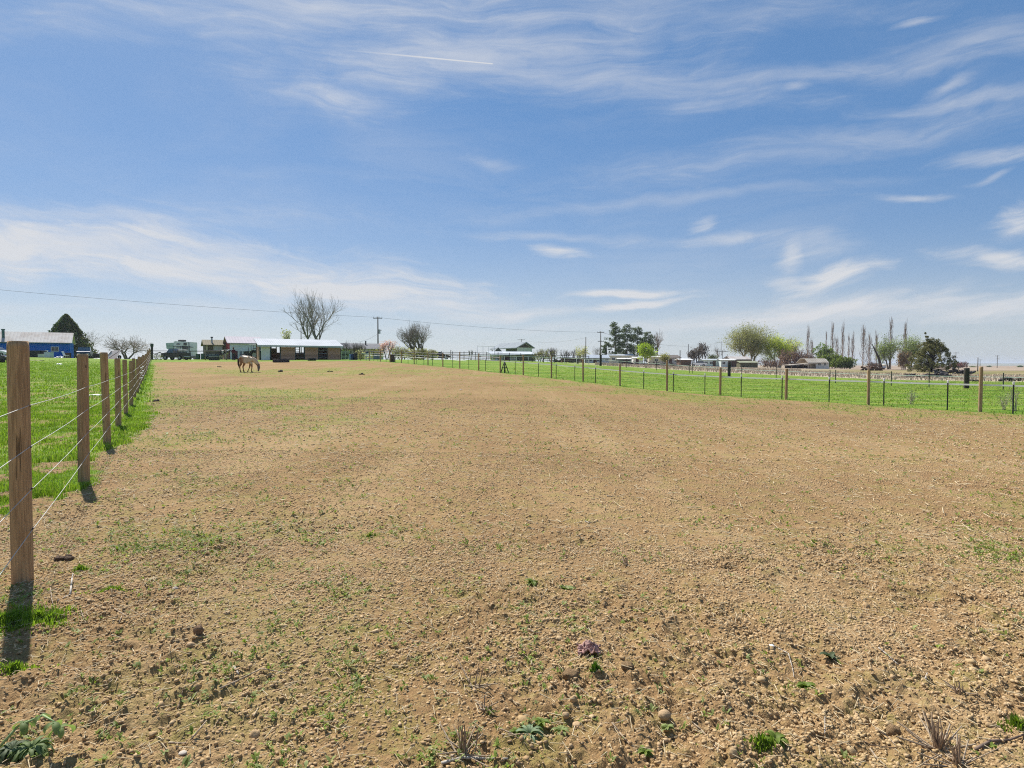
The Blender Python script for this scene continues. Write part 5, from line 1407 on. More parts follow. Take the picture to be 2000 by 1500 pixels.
# ------------------------------------------------------------------ skinned bodies
def skin_body(name, joints, edges, mat, parent, sub=2, fat=1.0):
    """joints: name -> (x, y, z, rx, ry)"""
    names = list(joints); ix = {n_: i for i, n_ in enumerate(names)}
    me = bpy.data.meshes.new(name)
    me.from_pydata([joints[n_][:3] for n_ in names], [(ix[a_], ix[b_]) for a_, b_ in edges], [])
    o = link(name, me, parent)
    sk_ = o.modifiers.new('skin', 'SKIN'); sk_.use_smooth_shade = True; sk_.branch_smoothing = .6
    for i, n_ in enumerate(names):
        j = joints[n_]; me.skin_vertices[0].data[i].radius = (j[3] * fat, (j[4] if len(j) > 4 else j[3]) * fat)
    me.skin_vertices[0].data[0].use_root = True
    ss = o.modifiers.new('sub', 'SUBSURF'); ss.levels = sub; ss.render_levels = sub
    me.materials.append(mat)
    return o
def coat(name, base, dark, legc, facec, patches=None, hi=None):
    m, k, p, out = newmat(name)
    tcn = k.n('ShaderNodeTexCoord'); x_, y_, z_ = k.sep(tcn.outputs['Object'])[:3]
    n1 = k.noise(tcn.outputs['Object'], 2.2, 4, .6); n2 = k.noise(tcn.outputs['Object'], 9, 4, .6)
    if patches is None:
        # cream roan: brown haunch and flank, pale back and barrel
        hau = k.m('MULTIPLY', k.sstep(x_, -.02, -.30), k.sstep(z_, 1.42, 1.20))
        hau = k.m('MULTIPLY', hau, k.sstep(n1, .25, .5))
        col = k.mix(k.m('MULTIPLY', hau, .95), base, dark)
        col = k.mix(k.sstep(z_, 1.28, 1.45), col, hi or base)
        col = k.mix(k.m('MULTIPLY', k.sstep(n2, .5, .62), .25), col, dark)
    else:
        f = k.sstep(n1, .47, .50); f = k.m('MAXIMUM', f, k.sstep(x_, .0, -.25))
        col = k.mix(f, base, dark)
    col = k.mix(k.sstep(z_, .80, .60), col, legc)
    col = k.mix(k.m('MULTIPLY', k.sstep(x_, .90, .98), k.sstep(z_, .62, .5)), col, facec) if patches is None else k.mix(k.sstep(x_, 1.12, 1.2), col, facec)
    k.put(p.inputs['Base Color'], col); p.inputs['Roughness'].default_value = .6
    return m
# grazing horse
g = ground_at(482, 54.0)
hs = thing('grazing_horse', 'cream and brown roan horse grazing with its head down in the middle of the field', 'horse', g, 0, 'horses')
J = {'loin': (-.12, 0, 1.17, .27, .28), 'croup': (-.42, 0, 1.20, .25, .27), 'dock': (-.62, 0, 1.12, .15, .17), 'barrel': (.14, 0, 1.10, .30, .31), 'chest': (.40, 0, 1.13, .26, .30), 'breast': (.60, 0, 1.10, .19, .24),
     'neck1': (.76, 0, .99, .13, .19), 'neck2': (.92, 0, .78, .10, .14), 'poll': (1.03, 0, .60, .085, .10), 'cheek': (1.06, 0, .44, .085, .115), 'nose': (1.04, 0, .22, .055, .07), 'muzzle': (1.01, 0, .07, .05, .055)}
E = [('loin', 'croup'), ('croup', 'dock'), ('loin', 'barrel'), ('barrel', 'chest'), ('chest', 'breast'), ('breast', 'neck1'), ('neck1', 'neck2'), ('neck2', 'poll'), ('poll', 'cheek'), ('cheek', 'nose'), ('nose', 'muzzle')]
def hleg(tag_, sy, xs, root_):
    (x0, x1, x2, x3, x4) = xs
    nm = lambda q: tag_ + q
    if root_ == 'croup':
        J[nm('hip')] = (x0, sy * .15, .98, .16, .15); J[nm('stifle')] = (x1, sy * .17, .80, .10, .105); J[nm('hock')] = (x2, sy * .15, .50, .05, .062); J[nm('cannon')] = (x2 + .03, sy * .15, .30, .032, .04); J[nm('fetlock')] = (x3, sy * .15, .13, .036, .042); J[nm('hoof')] = (x4, sy * .15, .035, .05, .05)
    else:
        J[nm('hip')] = (x0, sy * .15, .92, .13, .13); J[nm('stifle')] = (x1, sy * .15, .72, .075, .08); J[nm('hock')] = (x2, sy * .14, .44, .045, .052); J[nm('cannon')] = (x2 * .5 + x3 * .5, sy * .14, .28, .030, .035); J[nm('fetlock')] = (x3, sy * .14, .12, .034, .038); J[nm('hoof')] = (x4, sy * .14, .035, .05, .05)
    E.extend([(root_, nm('hip')), (nm('hip'), nm('stifle')), (nm('stifle'), nm('hock')), (nm('hock'), nm('cannon')), (nm('cannon'), nm('fetlock')), (nm('fetlock'), nm('hoof'))])
hleg('a', -1, (-.46, -.38, -.56, -.50, -.46), 'croup'); hleg('b', 1, (-.42, -.22, -.40, -.35, -.31), 'croup')
hleg('c', -1, (.44, .50, .52, .46, .52), 'chest'); hleg('d', 1, (.36, .24, .20, .04, .02), 'chest')
skin_body('body', J, E, coat('roan_coat', (.64, .48, .32), (.30, .135, .06), (.24, .115, .05), (.17, .14, .125), hi=(.74, .67, .56)), hs, 2, 1.2)
HAIR = M('dark_brown_hair', (.055, .03, .018), (.03, .018, .012), .8)
MB().path([(-.66, 0, 1.22), (-.74, 0, 1.08), (-.72, 0, .70), (-.66, 0, .38)], [.05, .075, .085, .02], 8).build('tail', HAIR, hs, True)
MB().path([(.46, 0, 1.41), (.68, 0, 1.26), (.88, -.02, .99), (1.06, -.02, .72)], [.03, .05, .05, .03], 6).build('mane', M('pale_brown_mane', (.30, .22, .15), (.2, .13, .08), .8), hs, True)
for sy in (-.06, .06): MB().tube((1.07, sy, .62), (1.15, sy * 1.5, .76), .035, .006, 6).build('ear', HAIR, hs, True)
for sy in (-.085, .085): MB().tube((1.10, sy, .42), (1.115, sy * 1.08, .42), .018, .012, 8).build('eye', BLACKP, hs)
for (x_, sy) in ((-.45, -1), (-.30, 1), (.53, -1), (.03, 1)): MB().tube((x_, sy * .145, 0), (x_ - .01, sy * .145, .07), .062, .05, 10).build('hoof', BLACKP, hs)
# paint horse by the person
g = ground_at(437, 89.5)
ph_ = thing('paint_horse', 'dark and white paint horse standing at the rail with its head towards the person', 'horse', g, math.radians(-12), 'horses')
J = {'loin': (-.10, 0, 1.12, .25, .27), 'croup': (-.42, 0, 1.15, .24, .26), 'dock': (-.58, 0, 1.08, .14, .16), 'barrel': (.14, 0, 1.08, .27, .29), 'chest': (.38, 0, 1.10, .24, .28), 'breast': (.54, 0, 1.12, .17, .23),
     'neck1': (.70, 0, 1.22, .12, .18), 'neck2': (.86, 0, 1.34, .10, .14), 'poll': (1.00, 0, 1.44, .08, .10), 'cheek': (1.12, 0, 1.38, .08, .10), 'nose': (1.30, 0, 1.30, .055, .065), 'muzzle': (1.42, 0, 1.25, .05, .055)}
E = [('loin', 'croup'), ('croup', 'dock'), ('loin', 'barrel'), ('barrel', 'chest'), ('chest', 'breast'), ('breast', 'neck1'), ('neck1', 'neck2'), ('neck2', 'poll'), ('poll', 'cheek'), ('cheek', 'nose'), ('nose', 'muzzle')]
hleg('a', -1, (-.46, -.36, -.52, -.46, -.42), 'croup'); hleg('b', 1, (-.42, -.28, -.42, -.36, -.32), 'croup')
hleg('c', -1, (.40, .42, .42, .41, .45), 'chest'); hleg('d', 1, (.38, .32, .30, .30, .34), 'chest')
skin_body('body', J, E, coat('paint_coat', (.60, .57, .52), (.035, .026, .022), (.50, .46, .40), (.03, .03, .045), patches=True), ph_, 2, 1.2)
MB().path([(-.60, 0, 1.2), (-.68, 0, 1.0), (-.66, 0, .45)], [.05, .08, .02], 8).build('tail', HAIR, ph_, True)
MB().path([(.50, 0, 1.38), (.72, 0, 1.42), (.95, 0, 1.56)], [.03, .05, .03], 6).build('mane', WHITE, ph_, True)
for sy in (-.06, .06): MB().tube((.98, sy, 1.5), (.98, sy * 1.4, 1.64), .035, .006, 6).build('ear', HAIR, ph_, True)
# person
g = ground_at(456.5, 88.5)
pe = thing('person', 'person in a maroon jacket, dark trousers and wide brown hat standing by the paint horse', 'person', g, math.radians(180))
SKIN = M('skin', (.42, .24, .16), (.36, .2, .13), .6); DEN = M('dark_denim', (.03, .035, .05), (.02, .025, .04), .9); JAC = M('maroon_jacket', (.13, .025, .045), (.09, .02, .035), .85)
J = {'pelvis': (0, 0, .98, .15, .11), 'waist': (0, 0, 1.10, .135, .10), 'chest': (0, 0, 1.32, .165, .115), 'collar': (0, 0, 1.47, .10, .07), 'neck': (0, 0, 1.53, .055, .055), 'head': (.0, -.01, 1.66, .085, .10), 'crown': (0, -.005, 1.76, .06, .07)}
E = [('pelvis', 'waist'), ('waist', 'chest'), ('chest', 'collar'), ('collar', 'neck'), ('neck', 'head'), ('head', 'crown')]
for sx, n_ in ((-1, 'l'), (1, 'r')):
    J[n_ + 'hip'] = (sx * .10, 0, .90, .095, .095); J[n_ + 'knee'] = (sx * .11, -.02, .50, .062, .062); J[n_ + 'ankle'] = (sx * .12, .03, .09, .042, .045); J[n_ + 'toe'] = (sx * .13, -.12, .04, .045, .035)
    J[n_ + 'shoulder'] = (sx * .19, 0, 1.44, .06, .06); J[n_ + 'elbow'] = (sx * .27, .03, 1.17, .046, .046); J[n_ + 'wrist'] = (sx * (.33 if sx > 0 else .24), -.12, (.95 if sx < 0 else 1.12), .03, .034); J[n_ + 'palm'] = (sx * (.36 if sx > 0 else .24), -.18, (.89 if sx < 0 else 1.13), .036, .020)
    E += [('pelvis', n_ + 'hip'), (n_ + 'hip', n_ + 'knee'), (n_ + 'knee', n_ + 'ankle'), (n_ + 'ankle', n_ + 'toe'), ('collar', n_ + 'shoulder'), (n_ + 'shoulder', n_ + 'elbow'), (n_ + 'elbow', n_ + 'wrist'), (n_ + 'wrist', n_ + 'palm')]
    for f_ in range(5):
        b_ = J[n_ + 'palm']; o_ = (f_ - 1.7) * .018
        J[n_ + 'f%d' % f_] = (b_[0] + o_, b_[1] - (.065 if f_ else .03), b_[2] - .03 - (.02 if f_ else -.02), .009, .009); E.append((n_ + 'palm', n_ + 'f%d' % f_))
def personmat():
    m, k, p, out = newmat('person_skin_and_clothes')
    z_ = k.sep(k.n('ShaderNodeTexCoord').outputs['Object'])[2]
    k.put(p.inputs['Base Color'], (.42, .24, .16, 1)); p.inputs['Roughness'].default_value = .7
    return m
skin_body('body', J, E, personmat(), pe, 1)
# clothing: slightly larger skins over the body
Jc = {k_: (v[0], v[1], v[2], v[3] + .022, v[4] + .022) for k_, v in J.items() if k_ in ('pelvis', 'waist', 'chest', 'collar', 'lshoulder', 'lelbow', 'lwrist', 'rshoulder', 'relbow', 'rwrist')}
skin_body('jacket', Jc, [('pelvis', 'waist'), ('waist', 'chest'), ('chest', 'collar'), ('collar', 'lshoulder'), ('lshoulder', 'lelbow'), ('lelbow', 'lwrist'), ('collar', 'rshoulder'), ('rshoulder', 'relbow'), ('relbow', 'rwrist')], JAC, pe, 1)
Jt = {k_: (v[0], v[1], v[2], v[3] + .02, v[4] + .02) for k_, v in J.items() if k_ in ('pelvis', 'lhip', 'lknee', 'lankle', 'rhip', 'rknee', 'rankle')}
skin_body('trousers', Jt, [('pelvis', 'lhip'), ('lhip', 'lknee'), ('lknee', 'lankle'), ('pelvis', 'rhip'), ('rhip', 'rknee'), ('rknee', 'rankle')], DEN, pe, 1)
for sx in (-1, 1): MB().box((sx * .125, -.05, .045), (.11, .30, .10), None, .03).build('boot', BLACKP, pe, True)
ht = MB().tube((0, 0, 1.77), (0, 0, 1.90), .11, .085, 14).build('hat', M('tan_hat', (.30, .17, .10), (.22, .12, .07), .8), pe, True)
MB().tube((0, 0, 1.765), (0, 0, 1.785), .22, .21, 18).build('brim', M('tan_hat', (.30, .17, .10)), ht, True)
for sx in (-.033, .033): MB().tube((sx, -.095, 1.675), (sx, -.112, 1.675), .012, .008, 6).build('eye', BLACKP, pe)
MB().prism([(-.108, 1.66), (-.108, 1.62), (-.135, 1.625)], -.014, .014, 'x').build('nose', SKIN, pe)
MB().box((0, -.098, 1.60), (.045, .02, .010)).build('mouth', JAC, pe)
MB().box((0, .06, 1.64), (.17, .10, .20), None, .05).build('hair', HAIR, pe, True)
# ------------------------------------------------------------------ trees and shrubs, left to right
DARKG = leafmat('cedar_leaf', (.06, .115, .045), (.14, .17, .06), .2, .5)
CEDB = leafmat('cedar_brown_leaf', (.17, .14, .055), (.09, .11, .04), .2, .5)
PINEG = leafmat('pine_leaf', (.062, .10, .036), (.12, .15, .055), .2, .6)
LIME = leafmat('lime_leaf', (.30, .40, .03), (.42, .50, .07), .5)
LIME2 = leafmat('yellow_lime_leaf', (.42, .47, .05), (.52, .55, .09), .55)
OLIV = leafmat('olive_bud_leaf', (.28, .275, .10), (.38, .36, .15), .35)
SAGEL = leafmat('pale_green_leaf', (.20, .26, .08), (.34, .38, .16), .4)
MIDG = leafmat('mid_green_leaf', (.06, .125, .022), (.13, .20, .045), .3)
PINK = leafmat('pink_blossom', (.66, .32, .40), (.74, .52, .58), .35)
PALEY = leafmat('pale_blossom', (.55, .50, .30), (.62, .60, .42), .35)
YELB = leafmat('yellow_green_bud', (.32, .32, .10), (.46, .44, .20), .35)
PURP = leafmat('purple_bud', (.19, .11, .10), (.28, .17, .13), .25)
JUNI = leafmat('juniper_leaf', (.115, .135, .045), (.26, .215, .08), .2, .6)
TWIG = M('twig_bark', (.36, .30, .24), (.24, .20, .16), .95)
TWIGP = M('purple_twig', (.16, .11, .10), (.10, .07, .065), .95)
TWIGY = M('yellow_twig', (.36, .31, .16), (.26, .22, .12), .95)
def mpp(Y): return Y / F
def th(ptop, px_, Y): g_ = ground_at(px_, Y); return Z_at(ptop, Y) - g_.z
# dense conical cedar behind the blue shed
Y = 132; g = ground_at(131, Y); H = th(614, 131, Y); Wd = 98 * mpp(Y)
rng = np.random.default_rng(4)
ce = thing('cedar_tree', 'dense dark green cone shaped evergreen rising behind the blue shed', 'tree', g, 0)
MB().tube((0, 0, -.2), (0, 0, H * .9), .3, .05, 8).build('trunk', BARKDARK, ce, True)
n = 15000
t = rng.uniform(0, 1, n) ** 1.25; a = rng.uniform(0, 2 * math.pi, n)
prof = np.minimum((1 - t) ** .82 * 1.02 + .015, 1.2)
lob = 1 + .10 * np.sin(a * 7 + t * 9) + .07 * np.sin(a * 13 - t * 20)
rr_ = Wd / 2 * prof * lob * rng.uniform(.72, 1.03, n)
C = np.stack([rr_ * np.cos(a), rr_ * np.sin(a), H * t * .99 + .1], 1)
brown = (np.cos(a - .0) > .2 + .5 * rng.normal(size=n) * .5) & (rng.uniform(size=n) < .6)
leaves_mesh('crown', C[~brown], .24, DARKG, ce, rng, aspect=.45)
leaves_mesh('crown', C[brown], .24, CEDB, ce, rng, aspect=.45)['label'] = 'brownish sunburnt side of the crown'
tree('bare_tree', 'pale bare tree partly hidden behind the dark cone evergreen', ground_at(167, 145), th(641, 167, 145), 42 * mpp(145), BARKPALE, 11, 1, r=.14, spread=.6, maxl=4)
tree('fruit_tree', 'spreading bare fruit tree standing alone beyond the left fence', ground_at(248, 104), th(647, 248, 104), 74 * mpp(104), BARKPALE, 12, 3, .55, r=.16, spread=.75, upw=.05, maxl=4, shrink=.80, bend=.3, twig=TWIG)
# tall bare tree behind the stall shed, two main stems
tree('tall_bare_tree', 'tallest bare tree with forked slender stems behind the white roofed shed', ground_at(609, 126), th(559, 609, 126), 98 * mpp(126), M('mossy_bark', (.20, .195, .15), (.12, .12, .09), .95), 28, 2, .20, first=.30, r=.26, spread=.55, upw=.22, nb=3, maxl=4, shrink=.78, bend=.2, oval=.42, twig=M('mossy_twig', (.30, .27, .21), (.2, .18, .14), .95))
tree('tall_bare_tree', 'slimmer bare stem with drooping twigs just right of the tallest bare tree', ground_at(623, 127), th(575, 623, 127), 78 * mpp(127), M('mossy_bark', (.125, .125, .09)), 33, 1, .2, first=.40, r=.20, spread=.55, upw=.15, nb=3, maxl=4, shrink=.76, bend=.22, twig=M('mossy_twig', (.17, .155, .12)))
tree('young_poplar', 'small slim budding tree rising over the shed roof behind the thin bare pole', ground_at(562, 140), th(645, 562, 140), 14 * mpp(140), BARKPALE, 14, 1, r=.10, spread=.25, upw=.5, maxl=3, leaf=YELB, leafn=500, leafs=.18, jitter=.3)
tree('round_bare_tree', 'round headed bare tree with dark forking limbs right of the pink blossom', ground_at(816, 112), th(624, 816, 112), 66 * mpp(112), M('grey_brown_bark', (.15, .13, .11), (.09, .08, .07), .95), 47, 4, .30, first=.22, r=.20, spread=.50, upw=.34, nb=3, maxl=4, shrink=.80, bend=.22, oval=.30, twig=M('dark_twig', (.32, .28, .24), (.22, .19, .165), .95))
tree('pink_blossom_tree', 'small tree in full pink blossom above the rusty barrel', ground_at(756, 96), th(667, 756, 96), 25 * mpp(96), BARKDARK, 16, 2, .3, r=.09, spread=.5, upw=.3, maxl=3, leaf=PINK, leafn=1000, leafs=.08, jitter=.20, oval=.2)
def shrub(name, label, px_, Y, ptop, wpx, bark, seed, leaf=None, leafn=0, leafs=.12, stems=6, upw=.3, sp=.55, maxl=3, cat='shrub', group='shrubs along the yards', base=None):
    g_ = ground_at(px_, Y)
    return tree(name, label, g_, max(Z_at(ptop, Y) - g_.z, .5), wpx * mpp(Y), bark, seed, stems, .45, first=.16, r=.07, spread=sp, upw=upw, nb=3, maxl=maxl, shrink=.85, leaf=leaf, leafn=leafn, leafs=leafs, jitter=.28, group=group, cat=cat, low=(cat == 'shrub'))
shrub('bare_shrub', 'dark bare shrub right of the shed in front of the ranch house roof', 684, 104, 664, 40, BARK, 21)
shrub('bare_shrub', 'second bare shrub with upright grey twigs in front of the ranch house', 703, 106, 668, 24, BARKPALE, 22)
shrub('evergreen_shrub', 'low dark green bush at the right end of the stall shed', 672, 100, 681, 22, BARKDARK, 23, MIDG, 900, .14)
shrub('yellow_shrub', 'pale yellow flowering shrub in front of the ranch house door', 704, 99, 683, 15, TWIGY, 24, PALEY, 900, .09)
shrub('yellow_shrub', 'tan yellow twiggy shrub left of the pink blossom tree', 738, 108, 676, 26, TWIGY, 25, YELB, 700, .10)
shrub('yellow_shrub', 'yellow green twiggy shrub between the pink blossom and the round bare tree', 785, 106, 674, 38, TWIGY, 26, YELB, 1100, .11)
shrub('yellow_shrub', 'pale blossom shrub under the round bare tree, left part', 806, 104, 680, 24, TWIGY, 27, PALEY, 900, .10)
shrub('yellow_shrub', 'bright yellow twiggy shrub under the middle of the round bare tree', 824, 103, 679, 22, TWIGY, 28, YELB, 800, .10)
shrub('yellow_shrub', 'cream coloured shrub at the right foot of the round bare tree', 843, 104, 682, 24, TWIGY, 29, PALEY, 900, .10)
shrub('bare_shrub', 'low tangled brown shrub behind the rails under the round bare tree', 822, 92, 692, 30, BARK, 30, PALEY, 200, .08)
shrub('bare_shrub', 'tiny thin bare sapling left of the high barn', 920, 118, 682, 9, BARKPALE, 31, stems=2, sp=.3, upw=.5)
shrub('bare_shrub', 'large tan twiggy bush right of the high barn', 1056, 128, 679, 30, TWIGY, 32, YELB, 500, .10)
shrub('bare_shrub', 'reddish tan twiggy bush next to the large tan one', 1078, 130, 677, 26, TWIGP, 33, YELB, 300, .10)
shrub('bare_shrub', 'small grey bare tree between the tan bushes and the dark barn roof', 1103, 150, 681, 22, BARK, 34, stems=3)
shrub('bare_shrub', 'small reddish bare tree left of the pale yellow willow', 1119, 150, 680, 24, TWIGP, 35, stems=3)
shrub('willow_tree', 'pale yellow willow beside the bare pole', 1137, 170, 676, 24, TWIGY, 36, PALEY, 900, .15, stems=4, cat='tree')
shrub('bare_shrub', 'sparse bare tree behind the tall crossarm pole', 1168, 215, 675, 22, BARKPALE, 37, stems=3)
# pines
for i, (px_, pt, wp, lab) in enumerate([(1201, 631, 40, 'tallest dark pine, first of the group beside the crossarm pole'), (1224, 635, 40, 'second dark pine from the crossarm pole'), (1244, 640, 42, 'third dark pine, just left of the lime green tree'), (1266, 649, 38, 'dark pine behind the lime green young tree'), (1184, 668, 26, 'short bushy pine at the foot of the crossarm pole')]):
    Yp = [208, 212, 216, 220, 205][i]
    pine('pine_tree', lab, ground_at(px_, Yp), th(pt, px_, Yp), wp * mpp(Yp), 50 + i, PINEG, 'dark pines', low=.10 if i < 4 else .02)
tree('bare_tree', 'grey bare tree spreading out behind the rightmost dark pine', ground_at(1280, 228), th(641, 1280, 228), 44 * mpp(228), BARK, 41, 2, .3, r=.3, spread=.55, upw=.2, maxl=4, twig=TWIG)
tree('lime_tree', 'small bright lime green tree in front of the dark pines', ground_at(1260, 186), th(673, 1260, 186), 30 * mpp(186), BARK, 42, 2, .3, r=.12, spread=.6, upw=.2, maxl=3, leaf=LIME, leafn=3400, leafs=.17, jitter=.45)
shrub('olive_tree', 'small olive yellow tree in front of the grey bungalow', 1298, 170, 690, 17, BARK, 43, OLIV, 700, .16, stems=3, cat='tree')
# dusky bare trees
for i, (px_, pt, wp, lab) in enumerate([(1354, 681, 20, 'leftmost low dusky bare tree beside the box pole'), (1362, 676, 22, 'middle one of the dusky clumpy bare trees'), (1375, 669, 20, 'tallest dusky clumpy bare tree left of the green mobile home')]):
    tree('dusky_tree', lab, ground_at(px_, 200 + i * 4), th(pt, px_, 200 + i * 4), wp * mpp(200), BARKDARK, 60 + i, 2, .25, r=.2, spread=.55, upw=.3, maxl=3, leaf=leafmat('dusky_bud', (.12, .09, .085), (.17, .13, .12), .2), leafn=520, leafs=.22, jitter=.35, group='dusky bare trees')
shrub('green_shrub', 'fresh green shrub behind the green mobile home', 1393, 215, 687, 22, BARK, 64, leafmat('fresh_olive', (.16, .21, .05), (.24, .27, .09), .3), 900, .2)
tree('bare_tree', 'thin bare tree behind the green trailers left of the big budding tree', ground_at(1404, 240), th(672, 1404, 240), 26 * mpp(240), BARKPALE, 65, 2, .3, r=.12, spread=.5, upw=.3, maxl=3)
# big budding tree + lime neighbour
Y = 232
tree('budding_tree', 'largest round olive green budding tree right of the trailers', ground_at(1464, Y), th(632, 1464, Y), 84 * mpp(Y), M('pale_limb_bark', (.33, .30, .24), (.2, .18, .14), .9), 70, 3, .35, first=.22, r=.42, spread=.55, upw=.22, nb=3, maxl=4, shrink=.84, leaf=OLIV, leafn=22000, leafs=.17, jitter=.85, twig=TWIG)
tree('lime_tree', 'bright yellow green tree right beside the largest budding tree', ground_at(1521, 228), th(648, 1521, 228), 66 * mpp(228), M('pale_limb_bark', (.33, .30, .24)), 71, 3, .35, first=.2, r=.28, spread=.6, upw=.2, nb=3, maxl=4, shrink=.82, leaf=LIME2, leafn=10500, leafs=.18, jitter=.65)
tree('budding_tree', 'greyish olive tree at the right shoulder of the yellow green tree', ground_at(1549, 240), th(659, 1549, 240), 40 * mpp(240), BARK, 72, 2, .35, r=.22, spread=.55, upw=.2, maxl=3, leaf=OLIV, leafn=3200, leafs=.17, jitter=.5)
shrub('purple_shrub', 'wide purple brown bare thicket left of the old shack', 1549, 205, 678, 50, TWIGP, 73, PURP, 2600, .24, stems=7)
shrub('purple_shrub', 'purple brown bare bush behind the shack roof', 1580, 215, 684, 30, TWIGP, 74, PURP, 1200, .22)
shrub('purple_shrub', 'low dark brown brush under the yellow green tree', 1505, 200, 700, 40, TWIGP, 75, PURP, 900, .2)
shrub('green_tree', 'light green tree rising behind the old shack roof', 1609, 225, 671, 38, BARK, 76, leafmat('spring_green', (.14, .22, .035), (.24, .30, .07), .3), 2000, .26, stems=4, cat='tree')
for i, (px_, pt, wp, n_, lab) in enumerate([(1624, 686, 44, 2200, 'dense mid green bush right behind the shack'), (1648, 694, 40, 2200, 'round mid green bush at the right end of the bush row')]):
    shrub('green_bush', lab, px_, 205 - i * 4, pt, wp, BARKDARK, 77 + i, leafmat('bush_green', (.14, .185, .035), (.22, .27, .06), .3), n_ * 2, .26, stems=7)
# bare lombardy poplars
PB = M('poplar_bark', (.42, .34, .28), (.28, .22, .18), .95)
pops = [(1577, 636, 14, 250, 'lone bare poplar behind the purple thicket'), (1585, 658, 10, 252, 'short bare poplar right of the lone one'), (1613, 646, 7, 258, 'thin spire of bare poplar at the left of the tall pair'),
        (1625, 626, 12, 250, 'tall bare poplar above the green bushes, left of the pair'), (1645, 627, 13, 246, 'tall bare poplar above the green bushes, right of the pair'), (1634, 655, 12, 256, 'leaning small bare poplar between the tall pair'),
        (1657, 650, 7, 262, 'thin bare poplar right of the tall pair'), (1665, 648, 10, 262, 'second thin bare poplar right of the tall pair'), (1685, 633, 18, 215, 'thick bare poplar standing alone with a bushy foot'),
        (1697, 652, 16, 217, 'shorter forked bare poplar beside the thick one'), (1711, 645, 11, 240, 'pale thin poplar above the leaning dead trunk'), (1739, 617, 15, 205, 'tallest bare poplar spire above the pale green trees'), (1767, 626, 12, 208, 'second bare poplar spire above the pale green trees')]
for i, (px_, pt, wp, Yp, lab) in enumerate(pops):
    rng = np.random.default_rng(90 + i); g_ = ground_at(px_, Yp); H = Z_at(pt, Yp) - g_.z; Wd = wp * mpp(Yp)
    o = thing('poplar_tree', lab, 'tree', g_, 0, 'bare poplars')
    big = [((0, 0, -.2), (0, 0, H * .5), .20, .13), ((0, 0, H * .5), (.05, 0, H * .99), .13, .03)]; small = []
    for q in range(70 if wp > 9 else 40):
        z0_ = H * rng.uniform(.06, .8); a = rng.uniform(0, 6.28); R_ = Wd / 2 * rng.uniform(.5, 1.1) * (1 - .75 * (z0_ / H) ** 1.4); Lb = H * rng.uniform(.10, .26)
        p0 = np.array([0, 0, z0_]); p1 = p0 + [math.cos(a) * R_ * .7, math.sin(a) * R_ * .7, Lb * .45]; p2_ = p0 + [math.cos(a) * R_, math.sin(a) * R_, Lb]
        small += [(p0, p1, .055, .04), (p1, p2_, .04, .014)]
        for e in range(3):
            s_ = p1 + (p2_ - p1) * rng.uniform(); small.append((s_, s_ + [rng.normal(0, .2), rng.normal(0, .2), rng.uniform(.4, 1.1)], .022, .01))
    segs_mesh('trunk', big, PB, o, 6); segs_mesh('crown', small, PB, o, 3)
# leaning dead trunk
g = ground_at(1722, 190); o = thing('dead_tree', 'leaning dead trunk with bare side limbs between the poplars', 'tree', g, 0)
s = mpp(190)
segs_mesh('trunk', [((0, 0, -.2), (-6 * s, 0, 22 * s), .45, .36), ((-6 * s, 0, 22 * s), (-20 * s, 0, 50 * s), .36, .10)], BARKDARK, o, 8)
segs_mesh('limbs', [((-6 * s, 0, 22 * s), (-1 * s, .3, 38 * s), .12, .03), ((-12 * s, 0, 34 * s), (-15 * s, 0, 52 * s), .1, .02), ((0, 0, 2), (5 * s, 0, 14 * s), .1, .03)], BARKDARK, o, 5)
shrub('purple_shrub', 'low rusty brown brush at the foot of the leaning dead trunk', 1706, 185, 706, 24, TWIGP, 110, PURP, 400, .2)
tree('pale_green_tree', 'airy pale green tree left of the tallest poplar spire', ground_at(1735, 200), th(651, 1735, 200), 44 * mpp(200), BARK, 111, 2, .3, r=.22, spread=.6, upw=.15, maxl=4, shrink=.85, leaf=SAGEL, leafn=3600, leafs=.17, jitter=.5)
tree('pale_green_tree', 'airy pale green tree between the poplar spire and the juniper', ground_at(1778, 196), th(647, 1778, 196), 52 * mpp(196), BARK, 112, 2, .35, r=.22, spread=.6, upw=.15, maxl=4, shrink=.85, leaf=SAGEL, leafn=4000, leafs=.17, jitter=.5)
shrub('brown_shrub', 'tall rusty brown brush column left of the juniper', 1764, 180, 678, 22, TWIGP, 113, leafmat('rusty_twig_leaf', (.32, .22, .14), (.42, .30, .2), .2), 1300, .2, sp=.35, upw=.5)
